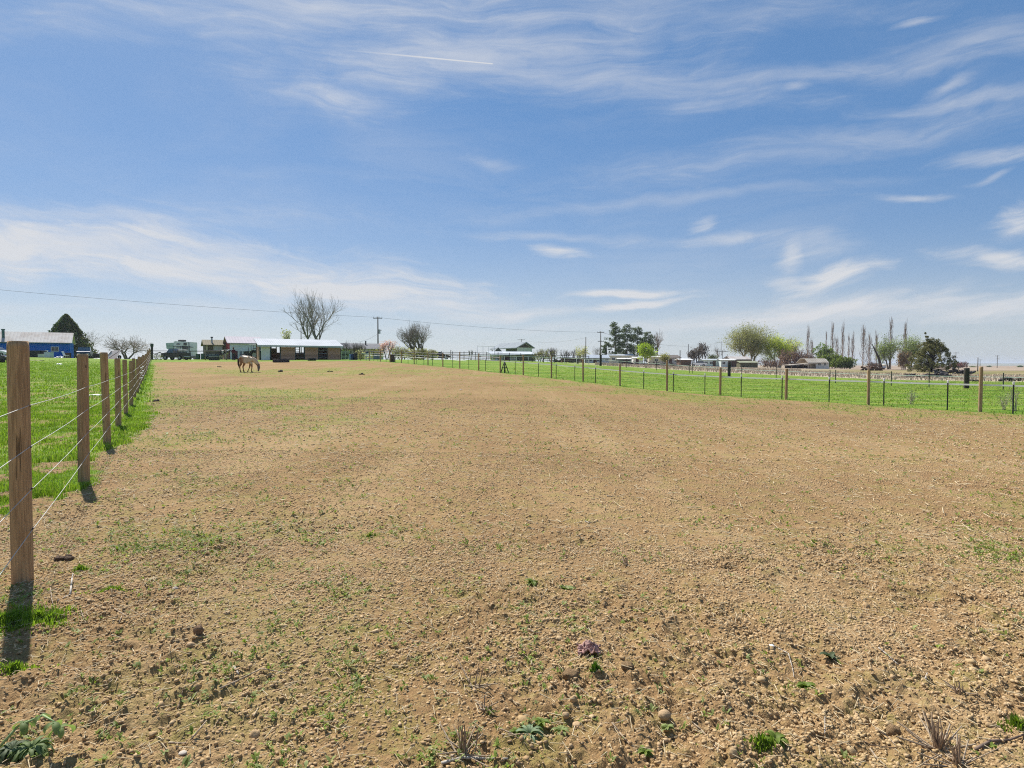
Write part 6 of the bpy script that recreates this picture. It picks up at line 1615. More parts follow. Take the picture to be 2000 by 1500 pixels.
# juniper
Y = 128; g = ground_at(1820, Y); g.x = X_at(1820, Y); H = Z_at(660, Y) - g.z; Wd = 82 * mpp(Y)
rng = np.random.default_rng(6); o = thing('juniper_tree', 'broad dark juniper with ragged outline standing at the end of the dry strip', 'tree', g)
segs = [((0, 0, -.2), (0, 0, H * .8), .22, .06)]; cl = []
for i in range(210):
    a = rng.uniform(0, 6.28); t_ = rng.uniform(.04, 1); R_ = Wd / 2 * min(1, 1.18 * (1 - t_) ** .62 + .08) * rng.uniform(.5, 1.08)
    e = np.array([math.cos(a) * R_, math.sin(a) * R_, H * t_ * (.92 + .1 * rng.normal() * .5)])
    segs.append(((0, 0, H * t_ * .5), tuple(e), .05, .015)); cl.append((e, .42 * rng.uniform(.6, 1.3), .42 * rng.uniform(.6, 1.4)))
for (ex, ez) in ((-14 * mpp(Y), Z_at(651, Y) - g.z), (-9 * mpp(Y), Z_at(658, Y) - g.z), (-2 * mpp(Y), Z_at(666, Y) - g.z), (14 * mpp(Y), Z_at(675, Y) - g.z), (26 * mpp(Y), Z_at(681, Y) - g.z), (-30 * mpp(Y), Z_at(690, Y) - g.z)):
    e = np.array([ex, 0, ez]); segs.append(((0, 0, H * .4), tuple(e), .06, .01))
    for q in range(5): f_ = 1 - q * .13; cl.append((e * [f_, 1, f_] + [0, 0, H * .4 * (1 - f_)], .16 + .07 * q, .22 + .06 * q))
segs_mesh('trunk', segs, BARKDARK, o, 5)
leaves_mesh('crown', blob_crown(rng, cl, 75, 1), .13, JUNI, o, rng, aspect=.4)
shrub('red_shrub', 'dusky red bush cut like a roof behind the crossarm pole on the plain', 1872, 290, 705.5, 28, TWIGP, 120, leafmat('dusky_red', (.17, .07, .06), (.22, .10, .09), .2), 900, .3)
tree('bare_tree', 'faint pale bare tree on the plain beside the faint distant pole', ground_at(1888, 400), th(705, 1888, 400), 14 * mpp(400), BARKPALE, 121, 2, .3, r=.2, spread=.6, maxl=3)
# distant scrub on the plain and further belts
for i, (px_, pt, wp, Yp, lab) in enumerate([(1900, 716, 10, 520, 'tiny dark bush on the far plain left of the near post'), (1932, 714, 8, 620, 'tiny bush on the far plain right of the near post'), (1992, 714, 10, 560, 'tiny bush at the right end of the far plain'), (1320, 696, 12, 260, 'low bare bush behind the grey bungalow roof'), (1392, 697, 10, 270, 'low dark bush behind the mobile home roofs')]):
    shrub('far_bush', lab, px_, Yp, pt, wp, BARKDARK, 130 + i, MIDG if i < 3 else PURP, 300, .35, group='far bushes')
# weedy shrubs at the right fence
DRYW = M('dry_weed_stalk', (.46, .42, .30), (.34, .30, .2), .9)
def weed_stand(label, px_, Y, H, wd, seed, leaf=None, name='dry_weed', n=9):
    rng = np.random.default_rng(seed); g_ = ground_at(px_, Y); o = thing(name, label, 'weed', g_, 0, 'tall weeds at the fences')
    sg = []; tips = []
    for i in range(n):
        a = rng.uniform(0, 6.28); b0 = np.array([rng.normal(0, .05), rng.normal(0, .05), -.03]); e = np.array([math.cos(a) * wd * rng.uniform(.1, .5), math.sin(a) * wd * .3, H * rng.uniform(.55, 1)])
        m_ = (b0 + e) / 2 + rng.normal(0, .04, 3); sg += [(b0, m_, .010, .008), (m_, e, .008, .004)]
        for q in range(6):
            s_ = b0 + (e - b0) * rng.uniform(.3, 1); t_ = s_ + rng.normal(0, .10, 3) + [0, 0, .10]; sg.append((s_, t_, .005, .003)); tips.append(t_)
    segs_mesh('stalks', sg, DRYW, o, 3)
    if leaf: leaves_mesh('leaves', np.array(tips)[rng.integers(0, len(tips), 130)] + rng.normal(0, .05, (130, 3)), .022, leaf, o, rng)
    return o
SAGEW = leafmat('grey_green_weed', (.22, .27, .15), (.33, .36, .22), .3)
weed_stand('pale dry weed stalk rising at the right edge behind the near post', 1982, 22.6, .95, .5, 1)
weed_stand('grey green bushy weed between the right post and the pale stalk', 1960, 23.2, .6, .6, 2, SAGEW)
weed_stand('thin grey weed standing behind the tape between the two right posts', 1781, 26.5, .6, .3, 3, SAGEW)
for i, (px_, Yp, lab) in enumerate([(306, 89, 'green weeds at the foot of the corral corner'), (315, 90.5, 'tall yellow green weeds in front of the old rake')]):
    weed_stand(lab, px_, Yp, .9, 1.6, 5 + i, LIME, 'green_weed', 16)
# ------------------------------------------------------------------ foreground
def ground_near(px_, py_):
    """ground point seen at photo pixel (px, py) for near things"""
    Y = 3.0
    for _ in range(40):
        X = X_at(px_, Y, -1.4); z = ghf(X, Y); h = z - CAMZ
        t = (750 - py_) / F; Y = h * (CT + t * ST) / (t * CT - ST)
    X = X_at(px_, Y, h); return Vector((X, Y, float(full_z(X, Y))))
rng = np.random.default_rng(77)
SOIL, k, p, out = newmat('soil_clod')
geo = k.n('ShaderNodeNewGeometry'); P_ = geo.outputs['Position']
c_ = k.mix(geo.outputs['Random Per Island'], (.345, .228, .116), (.520, .375, .215))
nz = k.noise(P_, 60, 5, .7); nz2 = k.noise(P_, 2.0, 4, .6)
c_ = k.mix(k.sstep(nz, .5, .3, 0, .6), c_, (.17, .10, .048)); c_ = k.mix(k.sstep(nz2, .45, .65, 0, .5), c_, (.50, .365, .185))
k.put(p.inputs['Base Color'], c_); p.inputs['Roughness'].default_value = .95; p.inputs['Specular IOR Level'].default_value = .1
b_ = k.n('ShaderNodeBump'); b_.inputs['Strength'].default_value = .7; b_.inputs['Distance'].default_value = .004; k.put(b_.inputs['Height'], nz); k.t.links.new(b_.outputs[0], p.inputs['Normal'])
def ico(sub):
    bm = bmesh.new(); bmesh.ops.create_icosphere(bm, subdivisions=sub, radius=1)
    v = np.array([q.co[:] for q in bm.verts]); f = np.array([[q.index for q in fc.verts] for fc in bm.faces]); bm.free(); return v, f
def scatter_clods(name, n, y0, y1, s0, s1, sub, power=2.2, umax=.95, cond=True, seed=1):
    rg = np.random.default_rng(seed)
    n = int(n * 1.45); Y = np.sqrt(rg.uniform(y0 ** 2, y1 ** 2, n * 3)); X = rg.uniform(-1, 1, n * 3) * (umax * Y + 1.0)
    cl_ = fbm(X, Y, .9, 3, 201); keep = rg.uniform(size=n * 3) < (.45 + .9 * sst(cl_, -.2, .35)) * np.clip(zones(X, Y)[0] + zones(X, Y)[5], 0, 1)
    X, Y = X[keep][:n], Y[keep][:n]; m_ = len(X)
    s = s0 + (s1 - s0) * rg.uniform(size=m_) ** power
    v, f = ico(sub); nv = len(v)
    R = v[None] * (1 + .33 * np.clip(rg.normal(size=(m_, nv, 1)), -1.7, 2.2) * (1 if sub == 1 else .45))
    if sub > 1:
        ph = rg.uniform(0, 50, (m_, 1)); R = R * (1 + .30 * pn(v[None, :, 0] * 1.7 + ph, v[None, :, 1] * 1.7 + v[None, :, 2] * 1.3 + ph, 5) + .22 * np.abs(pn(v[None, :, 0] * 3.6 + ph, v[None, :, 1] * 3.6 - v[None, :, 2] * 3 + ph, 6)))[..., None]
    sc_ = rg.uniform(.65, 1.25, (m_, 1, 3)); sc_[:, :, 2] *= .75
    R = R * sc_ * s[:, None, None]
    a = rg.uniform(0, 6.28, m_); ca, sa = np.cos(a)[:, None], np.sin(a)[:, None]
    x_, y_ = R[..., 0] * ca - R[..., 1] * sa, R[..., 0] * sa + R[..., 1] * ca
    Z = full_z(X, Y)
    V = np.stack([x_ + X[:, None], y_ + Y[:, None], R[..., 2] + Z[:, None] + s[:, None] * .05], -1).reshape(-1, 3)
    Fc = (f[None] + (np.arange(m_) * nv)[:, None, None]).reshape(-1, 3)
    o = link(name, mesh_from_arrays(name, V, Fc, SOIL, False))
    return tag(o, 'loose tan soil crumbs covering the tilled field', 'soil clods', kind='stuff')
scatter_clods('soil_crumbs', 90000, 1.3, 4.9, .0028, .0105, 1, 2.4, seed=1)
scatter_clods('soil_crumbs', 60000, 4.5, 10.0, .0045, .0125, 1, 2.6, seed=2)
scatter_clods('soil_clods', 800, 1.3, 6.0, .008, .021, 2, 3.0, seed=3)
scatter_clods('soil_clods', 26000, 9.5, 26, .009, .024, 1, 2.8, seed=4)

# straw bits
STRAW = M('straw', (.66, .54, .34), (.46, .36, .21), .8, 30)
def scatter_straw(n, y0, y1, l0, l1, w_, seed):
    rg = np.random.default_rng(seed)
    n = int(n * 1.25); Y = np.sqrt(rg.uniform(y0 ** 2, y1 ** 2, n)); X = rg.uniform(-1, 1, n) * (.95 * Y + 1.0)
    kp = zones(X, Y)[0] > .5; X, Y = X[kp], Y[kp]; n = len(X)
    a = rg.uniform(0, math.pi, n); L_ = rg.uniform(l0, l1, n) * rg.uniform(.4, 1, n); tl = rg.uniform(-.12, .28, n)
    d = np.stack([np.cos(a), np.sin(a), tl], 1) * L_[:, None] / 2; s = np.stack([-np.sin(a), np.cos(a), a * 0], 1) * w_ * rg.uniform(.6, 1.6, (n, 1))
    up = np.array([0, 0, 1.]) * w_
    c = np.stack([X, Y, full_z(X, Y) + .012 + np.abs(tl) * L_ / 2], 1)
    V = np.stack([c - d - s, c - d + s, c - d + up * 1.5, c + d - s, c + d + s, c + d + up * 1.5], 1).reshape(-1, 3)
    q = np.array([[0, 1, 4, 3], [1, 2, 5, 4], [2, 0, 3, 5]])
    Fc = (q[None] + (np.arange(n) * 6)[:, None, None]).reshape(-1, 4)
    return tag(link('straw', mesh_from_arrays('straw', V, Fc, STRAW)), 'broken straw and dry stalk bits strewn on the soil', 'straw', kind='stuff')
scatter_straw(8500, 1.3, 5.5, .015, .085, .0015, 5)
scatter_straw(7000, 5, 18, .04, .14, .0034, 6)

# green sprouts: little leafy plants
WEEDL = leafmat('weed_leaf', (.15, .215, .030), (.30, .36, .075), .35, 2.0)
WEEDG = leafmat('grey_weed_leaf', (.20, .25, .075), (.33, .37, .13), .3, 2.0)
def leaf_quads(base, dirv, upv, L_, Wd):
    """base m x 3, direction, arch height; two quads per leaf (a bent strip)"""
    side_ = np.cross(dirv, [0, 0, 1.]); side_ /= np.linalg.norm(side_, axis=1, keepdims=True) + 1e-9
    Wd = Wd[:, None]; L_ = L_[:, None]; up = np.zeros_like(base); up[:, 2] = upv
    m1 = base + dirv * L_ * .5 + up; e = base + dirv * L_ + up * .7
    V = np.stack([base - side_ * Wd * .2, base + side_ * Wd * .2, m1 - side_ * Wd, m1 + side_ * Wd, e - side_ * Wd * .25, e + side_ * Wd * .25], 1)
    return V
def plants(name, label, X, Y, size, nl, mat, seed, kind='stuff'):
    rg = np.random.default_rng(seed); n = len(X)
    Z = full_z(X, Y)
    X = np.repeat(X, nl); Y = np.repeat(Y, nl); Z = np.repeat(Z, nl); S_ = np.repeat(size, nl); m_ = len(X)
    a = rg.uniform(0, 6.28, m_); d = np.stack([np.cos(a), np.sin(a), rg.uniform(.0, .9, m_)], 1); d /= np.linalg.norm(d, axis=1, keepdims=True)
    base = np.stack([X, Y, Z + .004], 1) + np.stack([rg.normal(0, .25, m_), rg.normal(0, .25, m_), rg.uniform(0, .3, m_)], 1) * S_[:, None]
    L_ = S_ * rg.uniform(.5, 1.2, m_); V = leaf_quads(base, d, L_ * .28, L_, L_ * rg.uniform(.14, .28, m_)).reshape(-1, 3)
    q = np.array([[0, 1, 3, 2], [2, 3, 5, 4]]); Fc = (q[None] + (np.arange(m_) * 6)[:, None, None]).reshape(-1, 4)
    return tag(link(name, mesh_from_arrays(name, V, Fc, mat)), label, 'weeds', kind=kind)
def scatter_weeds(n, y0, y1, s0, s1, nl, mat, seed, thr=.0):
    rg = np.random.default_rng(seed)
    n = int(n * 1.25); Y = np.sqrt(rg.uniform(y0 ** 2, y1 ** 2, n)); X = rg.uniform(-1, 1, n) * (.97 * Y + 1.0)
    dn = sprout_density(X, Y) * (.3 + 1.1 * sst(fbm(X, Y, .45, 2, 303), -.1, .3))
    kp = (rg.uniform(size=n) < dn - thr) & (zones(X, Y)[0] > .25); X, Y = X[kp], Y[kp]
    return plants('weed_sprouts', 'scattered low green weed sprouts on the tilled soil', X, Y, rg.uniform(s0, s1, len(X)), nl, mat, seed + 1)
scatter_weeds(16000, 1.3, 5.0, .008, .024, 6, WEEDL, 11)
scatter_weeds(6000, 1.3, 5.5, .010, .028, 6, WEEDG, 13)
scatter_weeds(30000, 4.5, 13, .012, .036, 6, WEEDL, 15)
scatter_weeds(26000, 12, 40, .025, .065, 5, WEEDG, 17)
scatter_weeds(30000, 13, 60, .025, .075, 5, WEEDL, 19)

# grass blades
BLADE = leafmat('grass_blade', (.125, .215, .018), (.235, .315, .042), .45, .8)
_k = NB(BLADE.node_tree); _p = [n_ for n_ in BLADE.node_tree.nodes if n_.type == 'BSDF_PRINCIPLED'][0]
_src = _p.inputs['Base Color'].links[0].from_socket; _g = _k.n('ShaderNodeNewGeometry')
_mp = _k.n('ShaderNodeMapping'); _mp.inputs['Rotation'].default_value = (0, 0, math.radians(-6)); _mp.inputs['Scale'].default_value = (.06, 1, 1); _k.put(_mp.inputs['Vector'], _g.outputs['Position'])
_c = _k.mix(_k.m('MULTIPLY', _k.sstep(_k.noise(_mp.outputs[0], .55, 5, .65), .54, .64), .45), _src, (.33, .37, .085))
_c = _k.mix(_k.sstep(_k.noise(_g.outputs['Position'], .9, 4, .65), .52, .68, 0, .6), _c, (.34, .34, .09))
_k.t.links.new(_c, _p.inputs['Base Color'])
BLADEY = leafmat('dry_grass_blade', (.30, .28, .10), (.42, .38, .18), .35, 1.2)
def blades(name, label, X, Y, h, wd, mat, seed, lean=.45):
    rg = np.random.default_rng(seed); n = len(X); Z = full_z(X, Y)
    a = rg.uniform(0, 6.28, n); l_ = rg.uniform(.1, 1, n) * lean * h
    b0 = np.stack([X, Y, Z - .005], 1); s_ = np.stack([np.cos(a + 1.57), np.sin(a + 1.57), a * 0], 1) * (wd / 2)[:, None]
    m1 = b0 + np.stack([np.cos(a) * l_ * .3, np.sin(a) * l_ * .3, h * .6], 1); e = b0 + np.stack([np.cos(a) * l_, np.sin(a) * l_, h * rg.uniform(.75, 1, n)], 1)
    V = np.stack([b0 - s_, b0 + s_, m1 - s_ * .8, m1 + s_ * .8, e], 1).reshape(-1, 3)
    o = (np.arange(n) * 5)[:, None]
    T = np.concatenate([np.array([0, 1, 3])[None] + o, np.array([0, 3, 2])[None] + o, np.array([2, 3, 4])[None] + o])
    return tag(link(name, mesh_from_arrays(name, V, T, mat)), label, 'grass', kind='stuff')
def grass_field(n, y0, y1, u0, u1, h0, h1, w0, w1, seed, mat=BLADE, lab='bright green pasture grass left of the post fence', side_='l', nm='grass', stripes=False):
    rg = np.random.default_rng(seed); Y = np.sqrt(rg.uniform(y0 ** 2, y1 ** 2, n)); X = rg.uniform(u0, u1, n) * Y
    D = zones(X, Y); q = (1 - D[0]) * (1 - D[5]) * (1 - D[2])
    cl_ = fbm(X, Y, .7, 3, 404); q = q * (.30 + .9 * sst(cl_, -.3, .3))
    q = q * sst(Y, y1, y0 + .45 * (y1 - y0)) * (1 if side_ == 'l' else sst(X / Y, u0, u0 + .25)) * (.4 + 1.2 * sst(fbm(X * .35 + Y * .1, Y - X * .25, 1.6, 2, 406), -.3, .3) if stripes else 1)
    kp = rg.uniform(size=n) < q; X, Y = X[kp], Y[kp]
    hh = rg.uniform(h0, h1, len(X)) * (.6 + .8 * sst(fbm(X, Y, 1.4, 2, 405), -.3, .4))
    return blades(nm, lab, X, Y, hh, rg.uniform(w0, w1, len(X)), mat, seed + 1)
grass_field(150000, 4.0, 9.0, -1.15, -.60, .025, .07, .0035, .007, 21)
grass_field(150000, 8.5, 24, -1.05, -.55, .035, .09, .008, .016, 23)
grass_field(130000, 21, 80, -1.0, -.55, .05, .12, .02, .04, 25)
grass_field(22000, 2.5, 20, -1.1, -.58, .03, .09, .004, .010, 27, BLADEY, 'dry yellowish blades mixed into the left pasture')
grass_field(120000, 18, 75, -.15, 1.0, .03, .09, .016, .034, 29, side_='r', lab='bright green pasture grass beyond the right fence')
grass_field(40000, 19, 70, -.15, 1.0, .03, .09, .018, .035, 31, BLADEY, 'pale dry blades mixed into the right pasture', side_='r', stripes=True)
# dry strip tufts
def dry_strip(n, seed):
    rg = np.random.default_rng(seed); Y = rg.uniform(55, 150, n); X = rg.uniform(.05, .95, n) * Y
    D = zones(X, Y); kp = (D[2] > .5) & (D[3] < .6); X, Y = X[kp], Y[kp]
    return blades('dry_grass', 'bleached dry grass strip beyond the right pasture', X, Y, rg.uniform(.15, .42, len(X)), rg.uniform(.04, .09, len(X)), M('bleached_grass', (.50, .42, .32), (.36, .29, .2), .9), seed + 1)
dry_strip(36000, 33)
# verge grass: tuft around and behind the first post
def tuft(name, label, pt, n, rx_, ry_, h0, h1, w_, seed, mat=BLADE, cat='grass tuft', lean=.6):
    rg = np.random.default_rng(seed); n = int(n * .7); a = rg.uniform(0, 6.28, n); r_ = np.abs(rg.normal(0, .55, n)) * (1 + .5 * np.sin(a * 3 + seed) * .6); r_ = np.minimum(r_, 1.0 + .08 * rg.normal(size=n))
    X = pt.x + np.cos(a) * r_ * rx_; Y = pt.y + np.sin(a) * r_ * ry_
    o = blades(name, label, X, Y, rg.uniform(h0 * .6, h1, n) * np.clip(1.15 - .6 * r_, .25, 1.2), np.full(n, w_) * rg.uniform(.7, 1.3, n), mat, seed + 1, lean)
    o.pop('kind', None); o['category'] = cat; o['label'] = label
    return o
tuft('grass_tuft', 'lush green grass tuft lying in the shadow of the nearest fence post', ground_near(78, 1215), 2600, .19, .17, .03, .075, .0045, 41)
tuft('grass_tuft', 'green grass tuft at the left frame edge beside the post shadow', ground_near(12, 1215), 1800, .13, .20, .03, .07, .0045, 43)
tuft('grass_tuft', 'thin green grass patch left of the foot of the post shadow', ground_near(30, 1305), 900, .11, .06, .02, .05, .005, 45)
tuft('grass_tuft', 'small dense dark green grass tuft below the pink rag', ground_near(1163, 1318), 260, .035, .03, .03, .06, .004, 47, leafmat('dark_grass', (.07, .16, .015), (.13, .24, .03), .4))
tuft('grass_tuft', 'small bright green tuft on bare soil left of centre', ground_near(722, 1048), 200, .08, .05, .02, .05, .005, 49)
tuft('grass_tuft', 'small bright green tuft between the nearest post and the soil', ground_near(158, 1115), 350, .07, .05, .03, .06, .005, 51)
tuft('grass_tuft', 'green sprig cluster right of the nearest post on the soil', ground_near(215, 1155), 380, .16, .05, .02, .045, .006, 53)
tuft('grass_tuft', 'green weed tuft at the right frame edge above the dry branch', ground_near(1985, 1415), 300, .07, .05, .02, .06, .006, 55)
tuft('grass_tuft', 'green tuft near the bottom right of centre by the dark clods', ground_near(1490, 1468), 350, .08, .05, .02, .05, .007, 57)

def weed(name, label, pt, n, L_, seed, mat, up=.5, wide=.2, wob=0.0, cat='weed', segs_=5, toothed=False):
    """rosette of long arching leaves, each a folded strip with a lobed edge"""
    rg = np.random.default_rng(seed); V = []; Fc = []
    for i in range(n):
        a = i * 2.399 + rg.uniform(-.3, .3); el = up * rg.uniform(.45, 1.3); ll = L_ * rg.uniform(.6, 1.1); pv = np.array([0, 0, .004]); b = len(V)
        for s_ in range(segs_ + 1):
            t_ = s_ / segs_; w_ = ll * wide * (math.sin(math.pi * min(1, t_ * .92 + .08)) ** .8) * (1 + (.45 if toothed and s_ % 2 else -.1 if toothed else 0)) + .0008
            dd = np.array([math.cos(a) * math.cos(el), math.sin(a) * math.cos(el), math.sin(el)]); sd_ = np.array([-math.sin(a), math.cos(a), 0]); nn_ = np.cross(dd, sd_)
            V += [pv - sd_ * w_ - nn_ * w_ * -.5, pv.copy(), pv + sd_ * w_ - nn_ * w_ * -.5]; pv = pv + dd * ll / segs_; el -= .32
        for s_ in range(segs_): q = b + s_ * 3; Fc += [(q, q + 1, q + 4, q + 3), (q + 1, q + 2, q + 5, q + 4)]
    o = link(name, mesh_from_arrays(name, np.array(V), np.array(Fc), mat)); o.location = pt
    return tag(o, label, cat)
THIS = leafmat('thistle_leaf', (.17, .24, .12), (.28, .36, .19), .25, 3)
weed('thistle', 'grey green spiny thistle rosette with upright leaves near the bottom centre', ground_near(1035, 1440), 30, .09, 1, THIS, 1.15, .06, toothed=True, segs_=9)
weed('leafy_weed', 'bright green leafy weed just right of the thistle', ground_near(1058, 1420), 18, .045, 2, WEEDL, .8, .16)
weed('leafy_weed', 'low green weed with small leaves left below the thistle', ground_near(1010, 1437), 18, .04, 3, WEEDL, .6, .17)
weed('leafy_weed', 'small pale green weed right below the thistle', ground_near(1095, 1437), 16, .04, 4, WEEDG, .7, .16)
weed('leafy_weed', 'dark green weed cluster in the middle foreground', ground_near(1108, 1147), 22, .075, 5, WEEDG, .5, .25)
weed('leafy_weed', 'sparse green weed left of the middle foreground cluster', ground_near(1040, 1140), 12, .06, 6, WEEDL, .6, .22)
weed('leafy_weed', 'small leafy weed right of centre below the round stone', ground_near(1303, 1425), 14, .034, 7, WEEDG, .9, .16)
weed('leafy_weed', 'green weed on the lower right of the thistle near the bottom edge', ground_near(1260, 1465), 20, .04, 8, WEEDL, .8, .15)
weed('leafy_weed', 'dark green two part weed clump right of centre in the foreground', ground_near(1622, 1282), 14, .055, 9, leafmat('dark_weed', (.09, .12, .055), (.14, .18, .09), .3), .8, .2)
weed('leafy_weed', 'low round weed patch near the bottom right', ground_near(1575, 1340), 20, .05, 10, WEEDL, .7, .25)
weed('leafy_weed', 'green weed clump close to the bottom edge, right half', ground_near(1515, 1462), 26, .05, 12, WEEDL, .8, .22)
# wilted big weed at the bottom left corner
bw = thing('wilted_weed', 'large wilted weed with drooping greyish leaves at the bottom left corner', 'weed', ground_near(62, 1478))
o = weed('leaves', None, Vector((0, 0, .02)), 95, .105, 61, leafmat('wilted_leaf', (.19, .26, .09), (.30, .38, .17), .4, 3), 1.0, .07, segs_=8, toothed=True); o.parent = bw; del o['category']
o = weed('leaves', None, Vector((-.09, .01, .02)), 70, .09, 62, leafmat('dark_weed', (.05, .075, .035), (.09, .12, .06)), .8, .08, segs_=8, toothed=True); o.parent = bw; del o['category']
MB().path([(-.16, 0, .02), (-.08, .03, .13), (.03, .03, .185), (.12, 0, .16)], [.006, .006, .005, .003], 6).build('stem', M('green_stem', (.28, .38, .16), (.2, .28, .1), .6), bw, True)
for i, (x_, y_, z_, a_) in enumerate(((-.06, .03, .145, .8), (.02, .03, .18, 2.2), (.10, .0, .165, -.4), (.13, 0, .14, -1.2))):
    o = weed('leaves', None, Vector((x_, y_, z_)), 3, .085, 63 + i, leafmat('wilted_leaf', (.11, .17, .06), (.20, .26, .12)), -.3, .22, segs_=5); o.parent = bw; del o['category']; o.rotation_euler = (0, 0, a_)

bw.scale = (.82, .82, .72)
# pink rag
pt = ground_near(1150, 1275)
RAGM = M('faded_pink_cloth', (.42, .255, .22), (.30, .185, .155), .9, 14, bump=.3)
rg = np.random.default_rng(9); n = 46
a = np.linspace(-1, 1, n); XX, YY = np.meshgrid(a, a)
ins = 1 - np.clip((XX ** 2 + YY ** 2) - .55, 0, 1) * 1.6
ZZ_ = .016 + .030 * np.abs(pn(XX * 2.1 + 5, YY * 1.7, 71)) * ins + .016 * np.abs(pn(XX * 4.5, YY * 3.7, 73)) + .018 * np.exp(-((XX + .1) ** 2 + (YY - .4) ** 2) / .12)
wx_ = XX * .050 + .016 * pn(XX * 2.3, YY * 2.3, 75); wy_ = YY * .040 + .014 * pn(XX * 2.6 + 9, YY * 2.1, 76)
mask_ = (pn(XX * 1.4 + 3, YY * 1.6 + 1, 79) + .35 - .55 * (XX ** 2 + YY ** 2) * .6 > -.25)
gz_ = full_z(pt.x + wx_.ravel(), pt.y + wy_.ravel()).reshape(XX.shape) - pt.z
V = np.stack([wx_, wy_, ZZ_ + np.maximum(gz_, -.01) * .7], -1).reshape(-1, 3)
q = np.array([(j * n + i, j * n + i + 1, (j + 1) * n + i + 1, (j + 1) * n + i) for j in range(n - 1) for i in range(n - 1) if mask_[j, i]])
o = link('pink_rag', mesh_from_arrays('pink_rag', V, q, RAGM, True)); o.location = pt
md = o.modifiers.new('thickness', 'SOLIDIFY'); md.thickness = .0025
tag(o, 'crumpled faded pink rag lying on the soil', 'rag')

# stones
def stone(label, px_, py_, w_, h_, seed, mat, name='stone'):
    pt_ = ground_near(px_, py_); rg_ = np.random.default_rng(seed); v, f = ico(3)
    rough_ = .34 if mat.name.startswith('crumbly') or mat.name.startswith('brown') else .13
    v = v * (1 + rough_ * fbm(v[:, 0] * 1.9 + seed, v[:, 1] * 1.9 + v[:, 2] * 1.7, 1.0, 3, seed) + (rough_ * .5 * np.abs(pn(v[:, 0] * 5 + seed, v[:, 1] * 5 + v[:, 2] * 4, seed))))[:, None] * [w_ / 2, w_ / 2 * .9, h_ / 2]
    v[:, 2] += h_ * .30
    o = link(name, mesh_from_arrays(name, v, f, mat, True)); o.location = pt_
    return tag(o, label, 'stone', 'pale stones on the soil')
STN = M('tan_stone', (.46, .315, .17), (.32, .21, .115), .8, 20, bump=.3); STP = M('pale_stone', (.50, .44, .36), (.36, .3, .24), .8, 20, bump=.3)
stone('round tan stone right of the thistle, the largest one', 1298, 1408, .050, .042, 1, STN)
stone('small tan stone just above right of the thistle', 1105, 1403, .030, .026, 2, STN)
stone('flat tan stone right beside the thistle tip', 1128, 1415, .040, .018, 3, STN)
stone('pale stone in the lower left soil, near the grass tuft', 342, 1155, .034, .028, 4, STP)
stone('grey stone of the row left of centre in the foreground', 372, 1265, .040, .030, 5, STN)
stone('brown stone with a dark face in the lower left soil', 388, 1245, .045, .055, 6, M('brown_stone', (.30, .19, .11), (.20, .125, .07), .95, 40, bump=.8))
stone('pale crumbly stone right of the pink rag', 1225, 1310, .06, .035, 7, M('crumbly_soil', (.43, .28, .14), (.30, .185, .09), .95, 60, bump=1.0))
stone('large rounded clod left of the pink rag', 1115, 1325, .075, .045, 8, M('crumbly_soil', (.36, .25, .16)), 'stone')
stone('white pebble in the far middle soil', 900, 762, .16, .06, 9, STP)
stone('small white chip at the bottom left quarter', 357, 1480, .028, .012, 10, STP)
stone('white flake on the soil right of centre', 1507, 1267, .028, .012, 11, WHITE)
stone('tall brown clod beside the stubble at the bottom right', 1745, 1432, .05, .055, 12, M('crumbly_soil', (.36, .25, .16)))

# sticks and dry stalks lying on the soil
STICK = M('dry_stick', (.42, .33, .23), (.28, .21, .14), .85, 25, (1, 1, 1), bump=.4); GSTICK = M('grey_stick', (.46, .42, .36), (.34, .30, .25), .85, 25, bump=.3)
def stick(label, pts, r, mat=STICK, lift=.008, name='dry_stick', branch=None, ends=.5):
    P3 = [ground_near(*q[:2]) + Vector((0, 0, lift + (q[2] if len(q) > 2 else 0))) for q in pts]
    c = P3[0].copy(); fine = []
    for a_, b_ in zip(P3[:-1], P3[1:]):
        for t_ in (0, .5): fine.append(a_.lerp(b_, t_) - c)
    fine.append(P3[-1] - c)
    mb = MB().path(fine, [r * (1 - (1 - ends) * i / (len(fine) - 1)) for i in range(len(fine))], 7)
    if branch:
        Q = [ground_near(*q[:2]) + Vector((0, 0, lift + (q[2] if len(q) > 2 else 0))) - c for q in branch]; mb.path(Q, [r * .6] * len(Q), 6)
    o = mb.build(name, mat, None, True); o.location = c
    return tag(o, label, 'stick', 'dry sticks and stalks on the soil')
stick('forked pale twig lying right of the nearest post tuft', [(224, 1188), (240, 1205), (255, 1217)], .0045, branch=[(240, 1205), (233, 1222)])
stick('short pale upright twig near the tuft beside the nearest post', [(137, 1160, .0), (141, 1140, .03), (143, 1135, .045)], .006, GSTICK, branch=[(137, 1160), (112, 1180)])
stick('curved thin white straw left of the forked twig', [(99, 1160, .03), (101, 1180, .01), (108, 1200)], .0028)
stick('thin bent straw below the grass tuft', [(158, 1198), (163, 1208), (168, 1217)], .003)
stick('long thin straw in the lower left, lying nearly level', [(118, 1297), (150, 1304), (185, 1312)], .0022)
stick('long pale branch lying in the lower left quarter', [(430, 1350), (465, 1332), (510, 1312), (560, 1318)], .0042)
stick('grey flat stub beside the long pale branch', [(457, 1306), (466, 1320)], .007, GSTICK)
stick('thin dark leaning stem left of the long branch', [(347, 1385), (352, 1368), (368, 1325, .02)], .003, OLDWOOD)
stick('straight pale twig near the bottom, left third', [(330, 1452), (355, 1456), (385, 1460)], .0045, branch=[(372, 1460), (404, 1432, .02)])
stick('small tan rod lying left above the pink rag', [(1033, 1232), (1045, 1238), (1058, 1241)], .0055)
stick('pale straw right of the pink rag, pointing down', [(1287, 1291), (1300, 1296), (1312, 1299)], .003)
